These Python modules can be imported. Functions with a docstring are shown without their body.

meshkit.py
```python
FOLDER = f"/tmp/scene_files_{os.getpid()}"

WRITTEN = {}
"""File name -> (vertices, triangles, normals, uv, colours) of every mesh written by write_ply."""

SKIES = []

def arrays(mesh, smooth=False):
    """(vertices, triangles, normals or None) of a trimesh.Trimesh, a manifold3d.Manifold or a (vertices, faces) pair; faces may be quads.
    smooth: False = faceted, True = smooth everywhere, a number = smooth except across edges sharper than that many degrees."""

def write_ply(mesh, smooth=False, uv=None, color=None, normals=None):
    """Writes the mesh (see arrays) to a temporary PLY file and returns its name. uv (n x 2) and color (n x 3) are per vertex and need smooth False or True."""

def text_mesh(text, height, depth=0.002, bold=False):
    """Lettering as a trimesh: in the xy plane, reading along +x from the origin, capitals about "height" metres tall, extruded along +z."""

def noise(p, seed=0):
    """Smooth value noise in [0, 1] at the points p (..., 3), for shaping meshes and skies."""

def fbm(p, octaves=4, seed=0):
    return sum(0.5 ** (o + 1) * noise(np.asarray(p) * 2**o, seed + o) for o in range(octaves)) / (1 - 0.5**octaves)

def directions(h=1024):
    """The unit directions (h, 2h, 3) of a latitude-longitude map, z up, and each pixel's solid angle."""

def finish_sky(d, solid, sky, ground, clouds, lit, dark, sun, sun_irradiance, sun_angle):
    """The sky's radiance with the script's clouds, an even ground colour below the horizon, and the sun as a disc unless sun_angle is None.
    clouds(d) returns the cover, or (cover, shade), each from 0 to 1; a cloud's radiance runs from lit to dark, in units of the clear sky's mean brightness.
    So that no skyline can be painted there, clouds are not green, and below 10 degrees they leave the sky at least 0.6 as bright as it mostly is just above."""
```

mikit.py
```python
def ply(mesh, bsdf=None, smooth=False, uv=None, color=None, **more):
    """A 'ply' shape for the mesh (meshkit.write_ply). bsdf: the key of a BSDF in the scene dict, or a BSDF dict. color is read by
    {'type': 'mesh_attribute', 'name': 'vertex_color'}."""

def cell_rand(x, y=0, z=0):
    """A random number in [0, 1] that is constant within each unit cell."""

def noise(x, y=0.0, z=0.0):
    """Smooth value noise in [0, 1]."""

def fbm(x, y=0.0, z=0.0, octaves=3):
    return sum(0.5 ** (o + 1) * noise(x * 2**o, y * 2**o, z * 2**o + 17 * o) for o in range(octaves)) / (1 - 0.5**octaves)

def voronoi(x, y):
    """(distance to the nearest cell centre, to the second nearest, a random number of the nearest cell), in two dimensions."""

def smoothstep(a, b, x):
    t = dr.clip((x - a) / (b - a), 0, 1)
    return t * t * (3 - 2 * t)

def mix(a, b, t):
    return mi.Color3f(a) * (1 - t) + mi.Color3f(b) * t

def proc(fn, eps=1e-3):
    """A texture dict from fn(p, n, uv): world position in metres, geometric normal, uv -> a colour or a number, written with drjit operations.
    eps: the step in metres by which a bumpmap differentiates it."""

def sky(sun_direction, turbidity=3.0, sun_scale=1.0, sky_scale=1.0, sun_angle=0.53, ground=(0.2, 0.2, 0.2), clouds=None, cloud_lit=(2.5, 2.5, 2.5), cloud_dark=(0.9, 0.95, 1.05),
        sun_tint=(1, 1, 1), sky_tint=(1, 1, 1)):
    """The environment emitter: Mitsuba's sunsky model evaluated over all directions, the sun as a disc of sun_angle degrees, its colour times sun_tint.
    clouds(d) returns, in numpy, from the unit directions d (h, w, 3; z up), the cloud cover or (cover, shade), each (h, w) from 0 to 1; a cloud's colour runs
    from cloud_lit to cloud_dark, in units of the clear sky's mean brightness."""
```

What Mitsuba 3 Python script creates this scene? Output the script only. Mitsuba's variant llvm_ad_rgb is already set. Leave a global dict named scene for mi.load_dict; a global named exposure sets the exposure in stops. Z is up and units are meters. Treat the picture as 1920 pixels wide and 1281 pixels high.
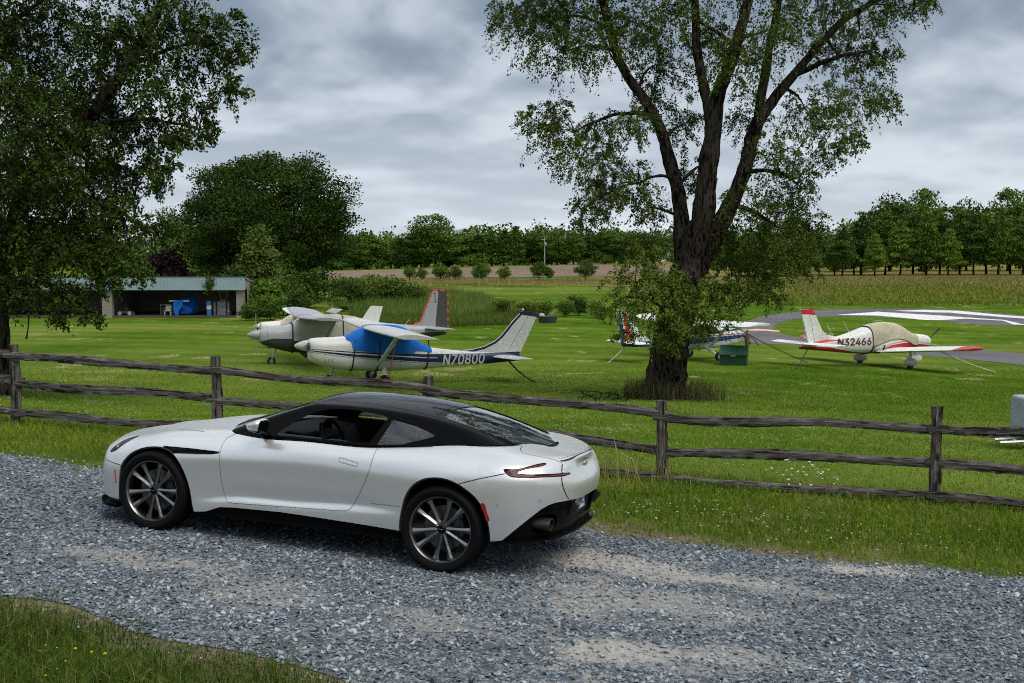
import math, random
import numpy as np, trimesh, shapely, shapely.geometry as sg, shapely.affinity as sa, shapely.ops
import manifold3d as m3
import drjit as dr, mitsuba as mi, mikit, meshkit
from scipy.interpolate import PchipInterpolator, RBFInterpolator, CubicSpline
from scipy.spatial import cKDTree
from mikit import noise, fbm, voronoi, smoothstep, mix, cell_rand

scene = {'type': 'scene'}
labels = {}
T4 = mi.ScalarTransform4f
PI = math.pi

# ------------------------------------------------------------------ camera, sky, exposure
FPX, HORIZON, CAMH = 2100.0, 490.0, 2.4            # focal length in pixels of the 1920 px wide photograph
PITCH = math.atan((640.5 - HORIZON) / FPX)
CAM = np.array([0.0, 0.0, CAMH])
FW = np.array([0, math.cos(PITCH), -math.sin(PITCH)]); UP = np.array([0, math.sin(PITCH), math.cos(PITCH)])
scene['camera'] = {'type': 'perspective', 'fov': math.degrees(2 * math.atan(960 / FPX)), 'fov_axis': 'x', 'near_clip': 0.1, 'far_clip': 6000.0,
                   'to_world': T4().look_at(origin=CAM.tolist(), target=(CAM + FW).tolist(), up=[0, 0, 1])}
exposure = 3.0

def cloud_field(d):
    """Overcast stratocumulus: layered banks that flatten towards the horizon, blue-grey undersides, brighter overhead as overcast skies are."""
    z = np.maximum(d[..., 2], 0.0)
    rho = 1 / (z + 0.12); h = np.maximum(np.hypot(d[..., 0], d[..., 1]), 1e-6); k = np.minimum(1, h / 0.35)
    p = np.stack([d[..., 0] / h * 6.5 * k + 3.1, d[..., 1] / h * 6.5 * k + 7.7, rho * 1.05], -1)
    w = meshkit.fbm(p * 0.8 + 5.0, 3, 11)
    p2 = p + 0.8 * (w[..., None] - 0.5)
    a = meshkit.fbm(p2, 6, 3)
    b = meshkit.fbm(p2 * 2.6 + 9.0, 5, 8)
    s = np.clip((a * 0.58 + b * 0.42 - 0.36) / 0.27, 0, 1)      # 0 pale bank, 1 dark blue-grey underside
    s = s * s * (3 - 2 * s)
    low = np.clip(z / 0.17, 0, 1); up = np.clip((z - 0.20) / 0.50, 0, 1); up = up * up * (3 - 2 * up)
    shade = (0.675 + 0.175 * low) + (s - 0.5) * (0.085 + 0.125 * low)
    shade = shade * (1 - up) + (0.68 + 0.22 * (s - 0.4)) * up
    return np.full(z.shape, 0.98), shade

SUN = np.array([0.38, -0.42, 0.82])
scene['sky'] = mikit.sky(SUN, turbidity=4, sun_scale=0.24, sun_angle=40, sky_scale=1.0, clouds=cloud_field, cloud_lit=(2.28, 2.36, 2.42), cloud_dark=(0.215, 0.30, 0.40), ground=(0.10, 0.13, 0.06), sun_tint=(0.90, 0.98, 1.10))

# ------------------------------------------------------------------ helpers
def lin(r, g, b):
    f = lambda c: c / 12.92 if c <= 0.04045 else ((c + 0.055) / 1.055) ** 2.4
    return [f(r / 255), f(g / 255), f(b / 255)]

def numbered(name):
    if name not in scene and name not in labels and not any(k.startswith(name + '__') for k in scene):
        return name
    i = 1
    while True:
        k = f'{name}_{i:03d}'
        if k not in scene and k not in labels and not any(q.startswith(k + '__') for q in scene):
            return k
        i += 1

_count = {}
def numkey(name):
    """fast numbering for keys that are only ever made here"""
    i = _count.get(name, -1) + 1
    _count[name] = i
    return name if i == 0 else f'{name}_{i:03d}'

def tag(key, label=None, cat=None, group=None, kind=None):
    d = {}
    if label: d['label'] = label
    if cat: d['category'] = cat
    if group: d['group'] = group
    if kind: d['kind'] = kind
    labels[key] = d
    return key

def tm(mesh):
    if isinstance(mesh, trimesh.Trimesh): return mesh
    if hasattr(mesh, 'to_mesh'):
        q = mesh.to_mesh(); return trimesh.Trimesh(np.array(q.vert_properties[:, :3]), np.array(q.tri_verts), process=False)
    v, f = np.asarray(mesh[0], float), np.asarray(mesh[1], int)
    if f.shape[1] == 4: f = np.vstack([f[:, [0, 1, 2]], f[:, [0, 2, 3]]])
    return trimesh.Trimesh(v, f, process=False)

def xf(mesh, M):
    m = tm(mesh).copy()
    if M is not None:
        m.vertices = m.vertices @ M[:3, :3].T + M[:3, 3]
        if np.linalg.det(M[:3, :3]) < 0: m.faces = m.faces[:, ::-1]
    return m

def put(key, mesh, bsdf, M=None, smooth=False, uv=None, color=None):
    scene[key] = mikit.ply(xf(mesh, M), bsdf, smooth=smooth, uv=uv, color=color)
    return key

def part(holder, name, mesh, bsdf, M=None, smooth=False, uv=None, color=None):
    return put(numkey(holder + '__' + name), mesh, bsdf, M, smooth, uv, color)

def cat(*ms):
    ms = [tm(m) for m in (ms[0] if len(ms) == 1 and isinstance(ms[0], (list, tuple)) else ms)]
    return trimesh.util.concatenate(ms)

def pose(loc=(0, 0, 0), rz=0, rx=0, ry=0, s=1):
    M = np.eye(4)
    R = trimesh.transformations.euler_matrix(rx, ry, rz, 'sxyz')[:3, :3]
    M[:3, :3] = R * np.asarray(s); M[:3, 3] = loc
    return M

def box(x0, x1, y0, y1, z0, z1):
    m = trimesh.creation.box((x1 - x0, y1 - y0, z1 - z0)); m.apply_translation(((x0 + x1) / 2, (y0 + y1) / 2, (z0 + z1) / 2)); return m

def rbox(x0, x1, y0, y1, z0, z1, r=0.02, seg=12):
    """rounded box"""
    s = m3.Manifold.sphere(r, seg)
    c = [s.translate((x, y, z)) for x in (x0 + r, x1 - r) for y in (y0 + r, y1 - r) for z in (z0 + r, z1 - r)]
    return tm(m3.Manifold.batch_hull(c))

def to_m3(mesh):
    m = tm(mesh).copy(); m.merge_vertices()
    return m3.Manifold(m3.Mesh(np.ascontiguousarray(m.vertices, np.float32), np.ascontiguousarray(m.faces, np.uint32)))

def tube(points, radii, sides=8, cap=True):
    """a closed tube along points"""
    p = np.asarray(points, float); n = len(p)
    r = np.broadcast_to(np.asarray(radii, float), (n,))
    t = np.gradient(p, axis=0); t /= np.linalg.norm(t, axis=1, keepdims=True) + 1e-12
    a = np.cross(t[0], [0, 0, 1.0] if abs(t[0][2]) < 0.9 else [1.0, 0, 0]); a /= np.linalg.norm(a)
    A = []
    for i in range(n):
        a = a - t[i] * (a @ t[i]); a /= np.linalg.norm(a) + 1e-12; A.append(a)
    A = np.array(A); B = np.cross(t, A)
    ang = np.arange(sides) * 2 * PI / sides
    v = (p[:, None] + r[:, None, None] * (np.cos(ang)[None, :, None] * A[:, None] + np.sin(ang)[None, :, None] * B[:, None])).reshape(-1, 3)
    i, j = np.meshgrid(np.arange(n - 1), np.arange(sides), indexing='ij')
    q = np.stack([i * sides + j, i * sides + (j + 1) % sides, (i + 1) * sides + (j + 1) % sides, (i + 1) * sides + j], -1).reshape(-1, 4)
    f = np.vstack([q[:, [0, 1, 2]], q[:, [0, 2, 3]]])
    if cap:
        v = np.vstack([v, p[0], p[-1]]); k = np.arange(sides); m = len(v)
        f = np.vstack([f, np.stack([(k + 1) % sides, k, np.full(sides, m - 2)], 1), np.stack([(n - 1) * sides + k, (n - 1) * sides + (k + 1) % sides, np.full(sides, m - 1)], 1)])
    return trimesh.Trimesh(v, f, process=False)

def lathe(profile, seg=48, axis='y'):
    """profile: (r, h) pairs, turned round the axis; open unless the profile closes on r = 0"""
    pr = np.asarray(profile, float); n = len(pr); a = np.arange(seg) * 2 * PI / seg
    v = np.stack([pr[:, None, 0] * np.cos(a), np.broadcast_to(pr[:, None, 1], (n, seg)), pr[:, None, 0] * np.sin(a)], -1).reshape(-1, 3)
    i, j = np.meshgrid(np.arange(n - 1), np.arange(seg), indexing='ij')
    q = np.stack([i * seg + j, i * seg + (j + 1) % seg, (i + 1) * seg + (j + 1) % seg, (i + 1) * seg + j], -1).reshape(-1, 4)
    m = tm((v, q))
    if axis == 'z': m.vertices = m.vertices[:, [0, 2, 1]]
    if axis == 'x': m.vertices = m.vertices[:, [1, 0, 2]]
    return m

def grid_faces(n, m, wrap=False):
    i, j = np.meshgrid(np.arange(n - 1), np.arange(m if wrap else m - 1), indexing='ij')
    return np.stack([i * m + j, i * m + (j + 1) % m, (i + 1) * m + (j + 1) % m, (i + 1) * m + j], -1).reshape(-1, 4)

def extrude_xz(poly, y0, y1):
    """a shapely polygon in (x, z), extruded from y0 to y1"""
    out = []
    for g in getattr(poly, 'geoms', [poly]):
        m = trimesh.creation.extrude_polygon(g, y1 - y0, engine='earcut')
        v = m.vertices.copy(); m.vertices = np.stack([v[:, 0], y0 + v[:, 2], v[:, 1]], 1); m.faces = m.faces[:, ::-1]
        out.append(m)
    return trimesh.util.concatenate(out)

def extrude_xy(poly, z0, z1):
    out = []
    for g in getattr(poly, 'geoms', [poly]):
        m = trimesh.creation.extrude_polygon(g, z1 - z0, engine='earcut'); m.apply_translation((0, 0, z0)); out.append(m)
    return trimesh.util.concatenate(out)

def spline_pts(pts, n=8, closed=False):
    """a smooth polyline through the points"""
    p = np.asarray(pts, float)
    if closed: p = np.vstack([p, p[:1]])
    t = np.concatenate([[0], np.cumsum(np.linalg.norm(np.diff(p, axis=0), axis=1) ** 0.5)])
    cs = CubicSpline(t, p, bc_type='periodic' if closed else 'not-a-knot')
    u = np.concatenate([np.linspace(a, b, n, endpoint=False) for a, b in zip(t[:-1], t[1:])] + ([] if closed else [[t[-1]]]))
    return cs(u)

def P(c, rough=0.5, metal=0.0, coat=0.0, cgloss=0.95, spec=0.5, two=True, **k):
    d = {'type': 'principled', 'base_color': c if isinstance(c, dict) else {'type': 'rgb', 'value': list(c)}, 'roughness': rough, 'metallic': metal, 'clearcoat': coat, 'clearcoat_gloss': cgloss, **k}
    if metal == 0: d['specular'] = spec
    return {'type': 'twosided', 'bsdf': d} if two else d

def D(c):
    return {'type': 'twosided', 'bsdf': {'type': 'diffuse', 'reflectance': c if isinstance(c, dict) else {'type': 'rgb', 'value': list(c)}}}

VCOL = {'type': 'mesh_attribute', 'name': 'vertex_color'}
scene['m_vcol'] = D(VCOL)
scene['m_leaf'] = {'type': 'twosided', 'bsdf': {'type': 'principled', 'base_color': VCOL, 'roughness': 0.6, 'specular': 0.10}}
scene['m_grass'] = {'type': 'twosided', 'bsdf': {'type': 'principled', 'base_color': VCOL, 'roughness': 0.65, 'specular': 0.10}}
scene['m_black'] = P((0.012, 0.012, 0.013), 0.5)
scene['m_rubber'] = P((0.005, 0.005, 0.0055), 0.65, spec=0.10)
scene['m_steel'] = P((0.5, 0.5, 0.5), 0.35, metal=1.0)
# ------------------------------------------------------------------ terrain
def near_plane(x, y):
    return -0.163 - 0.0549 * (x + 0.295) - 0.018 * (y - 9.862)
_c = [(x, y, near_plane(x, y)) for x in (-14, -9, -4, 0, 4, 9) for y in (1, 6, 11, 16)]
_c += [(-16, 23, -0.15), (-8, 24, -.85), (0, 24, -1.0), (8, 24, -1.25), (16, 24, -1.5), (-20, 33, -1.2), (-12, 32, -1.35), (-4.5, 33, -1.55), (4.4, 32, -1.53), (12, 35, -1.95), (24, 36, -2.1)]
_c += [(-24, 45, -1.8), (-12, 45, -1.95), (-4.5, 40, -1.98), (4, 42, -2.0), (12, 47, -2.15), (22, 45, -2.4), (32, 47, -2.5)]
_c += [(x, 60, -2.35 - 0.006 * x) for x in (-45, -25, -9, 5)] + [(17, 56, -2.5), (30, 58, -2.55), (45, 60, -2.6)]
_c += [(x, 85, -2.4) for x in (-60, -30, 0)] + [(x, 85, -2.58) for x in (25, 45, 70)]
_c += [(x, 118, -2.45) for x in (-90, -45, -12, 10)] + [(x, 118, -2.55) for x in (30, 55, 90)]
_c += [(x, 165, -2.1) for x in (-120, -60, -10, 25)] + [(60, 160, -1.75), (110, 165, -1.5)]
_c += [(x, 230, -1.7) for x in (-170, -80, -20, 20)] + [(75, 222, -0.9), (150, 225, -0.6)]
_c += [(-200, 300, -1.6), (-80, 290, -1.75), (-20, 300, -1.15), (30, 300, -0.7), (110, 290, -0.2), (200, 300, 0.2)]
_c += [(-260, 420, -1.7), (-90, 410, -1.6), (-20, 410, 0.1), (35, 400, 1.0), (150, 400, 1.0), (280, 420, 1.2)]
_c = np.array(_c)
_rbf = RBFInterpolator(np.stack([_c[:, 0], _c[:, 1]], 1) / np.maximum(8, _c[:, 1])[:, None] ** 0.5, _c[:, 2], kernel='thin_plate_spline', smoothing=0.0008)
def terrain(x, y):
    x, y = np.broadcast_arrays(np.asarray(x, float), np.asarray(y, float))
    yy = np.clip(y, 1, 420); xx = np.clip(x, -0.7 * yy - 12, 0.7 * yy + 12)
    z = _rbf(np.stack([xx, yy], -1).reshape(-1, 2) / np.maximum(8, yy).reshape(-1, 1) ** 0.5).reshape(x.shape)
    far = np.clip((y - 420) / 900, 0, 1)
    z = z * (1 - far) + 2.0 * far
    k = np.clip((19 - y) / 4, 0, 1); k = k * k * (3 - 2 * k)
    return z * (1 - k) + near_plane(np.clip(x, -16, 16), y) * k

# a quick look-up for the thousands of blades and stones
_tx, _ty = np.meshgrid(np.linspace(-1, 1, 161), np.linspace(0, 1, 240))
_TY = 1.0 + 450 * _ty ** 2.2; _TX = _tx * (0.6 * _TY + 10)
_TZ = terrain(_TX, _TY)
from scipy.ndimage import map_coordinates
def tz(x, y):
    x = np.asarray(x, float); y = np.asarray(y, float)
    r = (np.clip((y - 1) / 450, 0, 1)) ** (1 / 2.2) * 239
    c = (np.clip(x / (0.6 * y + 10), -1, 1) + 1) * 80
    return map_coordinates(_TZ, [np.atleast_1d(r), np.atleast_1d(c)], order=1).reshape(np.shape(r))

def pix(px, py, Y):
    d = FW + (px - 960) / FPX * np.array([1, 0, 0]) - (py - 640.5) / FPX * UP
    return CAM + d * (Y / d[1])
def ground_at(px, py, lo=3.0, hi=430.0):
    """where the view line of a pixel of the photograph meets the terrain"""
    ys = np.geomspace(lo, hi, 600); d = FW + (px - 960) / FPX * np.array([1, 0, 0]) - (py - 640.5) / FPX * UP
    q = CAM + d * (ys / d[1])[:, None]; below = q[:, 2] < tz(q[:, 0], q[:, 1])
    return q[np.argmax(below)] if below.any() else q[-1]
def spot(px, Y):
    x = (px - 960) / FPX * Y * 0.9975
    return np.array([x, Y, float(tz(x, Y))])

def lawn_colour(p, n, uv):
    x, y = p.x, p.y
    a = fbm(x * 0.22, y * 0.16, 0, 4); b = fbm(x * 1.7 + 40, y * 1.1, 3, 3); c = noise(x * 17, y * 11, 1)
    k = fbm(x * 0.03 + 9, y * 0.05, 2, 3)
    g = mix((0.042, 0.094, 0.007), (0.116, 0.184, 0.023), dr.clip(a * 1.3 - 0.2 + (b - 0.5) * 0.7 + (c - 0.5) * 0.35, 0, 1))
    g = mix(g, (0.150, 0.195, 0.040), smoothstep(0.44, 0.68, k) * 0.8)
    band = smoothstep(-0.2, 0.2, dr.sin((x * 0.25 + y * 0.97 + 1.5 * fbm(x * 0.1, y * 0.1, 5, 2)) * 1.5))     # mowing swaths
    g = g * (0.92 + 0.15 * band * smoothstep(12, 22, y))
    s = fbm(x * 0.55 + 70, y * 0.40 + 11, 4, 4)                                        # cut hay left lying in patches
    hay = smoothstep(0.685, 0.75, s) * smoothstep(0.35, 0.6, noise(x * 6, y * 9, 8)) * smoothstep(15, 22, y)
    g = mix(g, (0.36, 0.31, 0.17), hay * 0.75)
    verge = 1 - smoothstep(13.5, 17.0, y + x * 0.2)
    g = mix(g, mix((0.045, 0.07, 0.012), (0.12, 0.10, 0.05), smoothstep(0.5, 0.75, fbm(x * 2.3, y * 2.3, 7, 3))), verge * 0.8)
    fe = 11.05 - 0.30 * (x - 0.4) - 0.012 * x * x; ed = dr.minimum(dr.abs(y - fe), dr.abs(y - (5.75 - 0.54 * x)) + smoothstep(8.6, 9.0, y)) + (fbm(x * 3, y * 3, 9, 3) - 0.5) * 0.7
    g = mix(g, mix((0.12, 0.095, 0.065), (0.20, 0.165, 0.12), noise(x * 30, y * 30, 3)), smoothstep(0.55, 0.1, ed) * smoothstep(19, 15, y) * 0.9)
    meadow = smoothstep(0.0, 6.0, y - (122 + 8 * noise(x * 0.06, 0, 0) + dr.abs(x - 62) * 0.05)) * smoothstep(14, 22, x)
    tall = mix((0.120, 0.145, 0.024), (0.21, 0.175, 0.066), dr.clip(smoothstep(0.3, 0.7, fbm(x * 0.05, y * 0.09, 6, 4)) * 0.7 + smoothstep(150, 200, y) * 0.6 - 0.2, 0, 1))
    g = mix(g, tall, meadow)
    strip = smoothstep(0, 4, y - 196 - 5 * noise(x * 0.05, 3, 0)) * (1 - smoothstep(-4, 0, y - 236)) * (1 - smoothstep(14, 22, x))
    g = mix(g, mix((0.17, 0.15, 0.055), (0.30, 0.24, 0.11), fbm(x * 0.15, y * 0.3, 3, 3)), strip)
    return mi.Color3f(g)
scene['m_lawn'] = {'type': 'twosided', 'bsdf': {'type': 'diffuse', 'reflectance': mikit.proc(lawn_colour)}}
_y = np.concatenate([np.linspace(-12, 1, 8), 1 + 449 * np.linspace(0, 1, 270)[1:] ** 2.0, np.geomspace(470, 3500, 22)])
_s = np.linspace(-1, 1, 236); _s = _s * (0.55 + 0.45 * np.abs(_s))
_X = _s[None, :] * (1.15 * np.abs(_y)[:, None] + 24) * np.where(_y > 300, 1 + (_y - 300) / 900, 1)[:, None]
_Y = np.broadcast_to(_y[:, None], _X.shape)
_Z = terrain(_X, _Y) + 0.03 * (meshkit.fbm(np.stack([_X * 0.5, _Y * 0.5, 0 * _X], -1), 3, 5) - 0.5) * np.clip((_Y - 14) / 8, 0, 1)
put('ground', (np.stack([_X, _Y, _Z], -1).reshape(-1, 3), grid_faces(len(_y), 236)), 'm_lawn', smooth=True)
tag('ground', 'mown green lawn sloping down from the drive to meadows and fields', kind='structure')

def drape(poly, step, lift, grade=None):
    """a sheet over the terrain inside a polygon of the ground plan"""
    x0, y0, x1, y1 = poly.bounds
    t = trimesh.creation.triangulate_polygon(poly.segmentize(step), engine='earcut') if False else None
    xs = np.arange(x0, x1 + step, step); ys = np.arange(y0, y1 + step, step)
    pts = np.stack(np.meshgrid(xs, ys), -1).reshape(-1, 2)
    inside = shapely.contains_xy(poly.buffer(-step * 0.45), pts[:, 0], pts[:, 1])
    ring = np.vstack([np.array(g.coords)[:-1] for q in getattr(poly, 'geoms', [poly]) for g in [q.exterior.segmentize(step)] + [i.segmentize(step) for i in q.interiors]])
    v = np.vstack([pts[inside], ring])
    from scipy.spatial import Delaunay
    f = Delaunay(v).simplices
    c = v[f].mean(1); f = f[shapely.contains_xy(poly, c[:, 0], c[:, 1])]
    a = v[f]; cr = (a[:, 1, 0] - a[:, 0, 0]) * (a[:, 2, 1] - a[:, 0, 1]) - (a[:, 1, 1] - a[:, 0, 1]) * (a[:, 2, 0] - a[:, 0, 0])
    f[cr < 0] = f[cr < 0][:, ::-1]
    z = terrain(v[:, 0], v[:, 1]) + lift
    return trimesh.Trimesh(np.stack([v[:, 0], v[:, 1], z], 1), f, process=False)

# ---- the gravel drive
FAR_EDGE = [(-16, 17.2), (-11, 15.3), (-8, 14.1), (-6.16, 13.34), (-5.42, 13.1), (-4.58, 12.6), (-2.5, 11.9), (-0.8, 11.35), (0.67, 10.95), (0.9, 10.70), (1.73, 10.5), (2.66, 10.19), (3.58, 10.0), (4.56, 9.8), (6.5, 9.3), (10, 8.3)]
NEAR_EDGE = [(-14, 11.2), (-8, 9.0), (-5, 8.2), (-3.59, 7.71), (-3.09, 7.60), (-2.4, 7.06), (-1.88, 6.88), (-1.44, 6.7), (-1.01, 6.44), (-0.7, 6.15), (0.2, 5.3), (1.5, 4.2), (4, 2.5), (10, 0.6)]
_fe = spline_pts(FAR_EDGE, 6); _ne = spline_pts(NEAR_EDGE, 6)
rngd = np.random.default_rng(7)
_fe = _fe + np.stack([0 * _fe[:, 0], 0.16 * (meshkit.fbm(np.stack([_fe[:, 0] * 1.6, 0 * _fe[:, 0], 0 * _fe[:, 0]], 1), 3, 2) - 0.5) * 2], 1)
DRIVE = sg.Polygon(np.vstack([_fe, _ne[::-1]])).buffer(0)
SANDY = [(0.65, 9.65, 0.75, 0.32, .85), (1.45, 9.2, 0.8, 0.30, .8), (0.95, 8.45, 0.9, .45, .5), (0.75, 7.15, .50, .3, .85), (-2.7, 8.75, 0.55, 0.2, .5), (-3.3, 9.0, 0.4, 0.15, .45), (3.05, 9.80, .5, .16, .9), (-1.9, 8.15, .5, .3, .4), (.35, 6.3, .4, .2, .7), (1.4, 7.2, .4, .25, .5), (-.5, 7.6, .5, .3, .35), (2.2, 8.9, .5, .2, .4)]
def sand_np(x, y):
    s = np.zeros_like(x)
    w = meshkit.fbm(np.stack([x * 4.2, y * 5.2, 0 * x], -1), 4, 21) - 0.5
    for cx, cy, rx, ry, k in SANDY:
        s = np.maximum(s, k * np.clip(1.5 - 1.1 * np.sqrt(((x - cx) / rx) ** 2 + ((y - cy) / ry) ** 2) + w * 2.6, 0, 1))
    return s
def gravel_colour(p, n, uv):
    x, y = p.x, p.y
    d1, d2, r = voronoi(x * 34, y * 34); e1, e2, r2 = voronoi(x * 75 + 9, y * 75)
    st = mix((0.055, 0.068, 0.085), (0.30, 0.33, 0.36), r * r * 0.7 + 0.3 * r2)
    st = st * (0.35 + 0.65 * smoothstep(0.02, 0.16, d2 - d1))
    s = mi.Float(0); w = fbm(x * 4.2, y * 5.2, 21, 4) - 0.5
    for cx, cy, rx, ry, k in SANDY:
        s = dr.maximum(s, k * dr.clip(1.5 - 1.1 * dr.sqrt(dr.square((x - cx) / rx) + dr.square((y - cy) / ry)) + w * 2.6, 0, 1))
    sand = mix((0.31, 0.30, 0.285), (0.47, 0.455, 0.435), fbm(x * 9, y * 9, 3, 3)) * (0.75 + 0.4 * noise(x * 160, y * 160, 2))
    return mix(st, sand, s)
scene['m_gravel'] = {'type': 'twosided', 'bsdf': {'type': 'bumpmap', 'arbitrary': {'type': 'proc', **{k: v for k, v in mikit.proc(lambda p, n, uv: 0.012 * (1 - voronoi(p.x * 34, p.y * 34)[0]), 2e-3).items() if k != 'type'}}, 'bsdf': {'type': 'diffuse', 'reflectance': mikit.proc(gravel_colour)}}}
put('gravel_drive', drape(DRIVE, 0.22, 0.005), 'm_gravel', smooth=True)
tag('gravel_drive', 'blue-grey crushed stone drive with sandy bare patches', kind='structure')

def stones(n, seed, poly, smin, smax, ymax, skip_sand=True):
    """loose crushed stones as one mesh: flattened irregular pebbles lying in the drive"""
    r = np.random.default_rng(seed); x0, y0, x1, y1 = poly.buffer(.22).bounds
    shapes = []
    for k in range(14):
        q = r.normal(size=(9, 3)); q /= np.linalg.norm(q, axis=1, keepdims=True); q *= r.uniform(0.75, 1.1, (9, 1)); q *= (1.0, 0.72, 0.42)
        h = trimesh.Trimesh(q).convex_hull; shapes.append((np.array(h.vertices), np.array(h.faces)))
    m = 0; X, Y = [], []
    while m < n:
        x = r.uniform(x0, x1, 60000); y = r.uniform(y0, y1, 60000)
        ok = (shapely.contains_xy(poly, x, y) | (shapely.contains_xy(poly.buffer(.22), x, y) & (r.random(60000) < .25))) & (np.abs(x) < 0.53 * y + 0.9) & (y < ymax)
        if skip_sand: ok &= r.random(60000) > sand_np(x, y) * 0.72
        ok &= r.random(60000) < np.clip((9.5 / y) ** 1.2, 0, 1)
        X.append(x[ok]); Y.append(y[ok]); m += ok.sum()
    x = np.concatenate(X)[:n]; y = np.concatenate(Y)[:n]
    s = smin + (smax - smin) * r.random(n) ** 2.2
    V, F, C = [], [], []; off = 0
    which = r.integers(0, len(shapes), n)
    tone = r.random(n) ** 1.5
    col = (1 - tone)[:, None] * np.array([0.046, 0.070, 0.094]) + tone[:, None] * np.array([0.37, 0.44, 0.50])
    tan_ = r.random(n) < 0.035; col[tan_] = col[tan_] * 0.5 + np.array([0.24, 0.19, 0.14]) * 0.5
    col = col * (0.64 + 0.60 * meshkit.fbm(np.stack([x * .9, y * 1.3, 0 * x], -1), 4, 17))[:, None]; dust = np.clip(sand_np(x, y) * .8, 0, .7)[:, None]; col = col * (1 - dust) + np.array([.38, .375, .365]) * dust
    z = near_plane(x, y) + 0.008
    for k, (v, f) in enumerate(shapes):
        i = np.nonzero(which == k)[0]
        a = r.uniform(0, 2 * PI, len(i)); tx = r.normal(0, 0.28, len(i)); ty = r.normal(0, 0.28, len(i))
        ca, sa_ = np.cos(a), np.sin(a)
        R = np.zeros((len(i), 3, 3)); R[:, 0, 0] = ca; R[:, 0, 1] = -sa_; R[:, 1, 0] = sa_; R[:, 1, 1] = ca; R[:, 2, 2] = 1; R[:, 2, 0] = tx; R[:, 2, 1] = ty
        w = np.einsum('kij,nj->kni', R, v) * s[i][:, None, None]
        w = w + np.stack([x[i], y[i], z[i] + s[i] * 0.18], 1)[:, None]
        V.append(w.reshape(-1, 3)); F.append((f[None] + (np.arange(len(i)) * len(v))[:, None, None]).reshape(-1, 3) + off); off += len(i) * len(v)
        C.append(np.repeat(col[i], len(v), 0))
    return (np.vstack(V), np.vstack(F)), np.vstack(C)
_m, _cc = stones(50000, 5, DRIVE, 0.009, 0.031, 13.5)
scene['m_stone'] = {'type': 'twosided', 'bsdf': {'type': 'principled', 'base_color': VCOL, 'roughness': 0.75, 'specular': 0.3}}
scene['gravel'] = mikit.ply(_m, 'm_stone', color=_cc)
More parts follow.
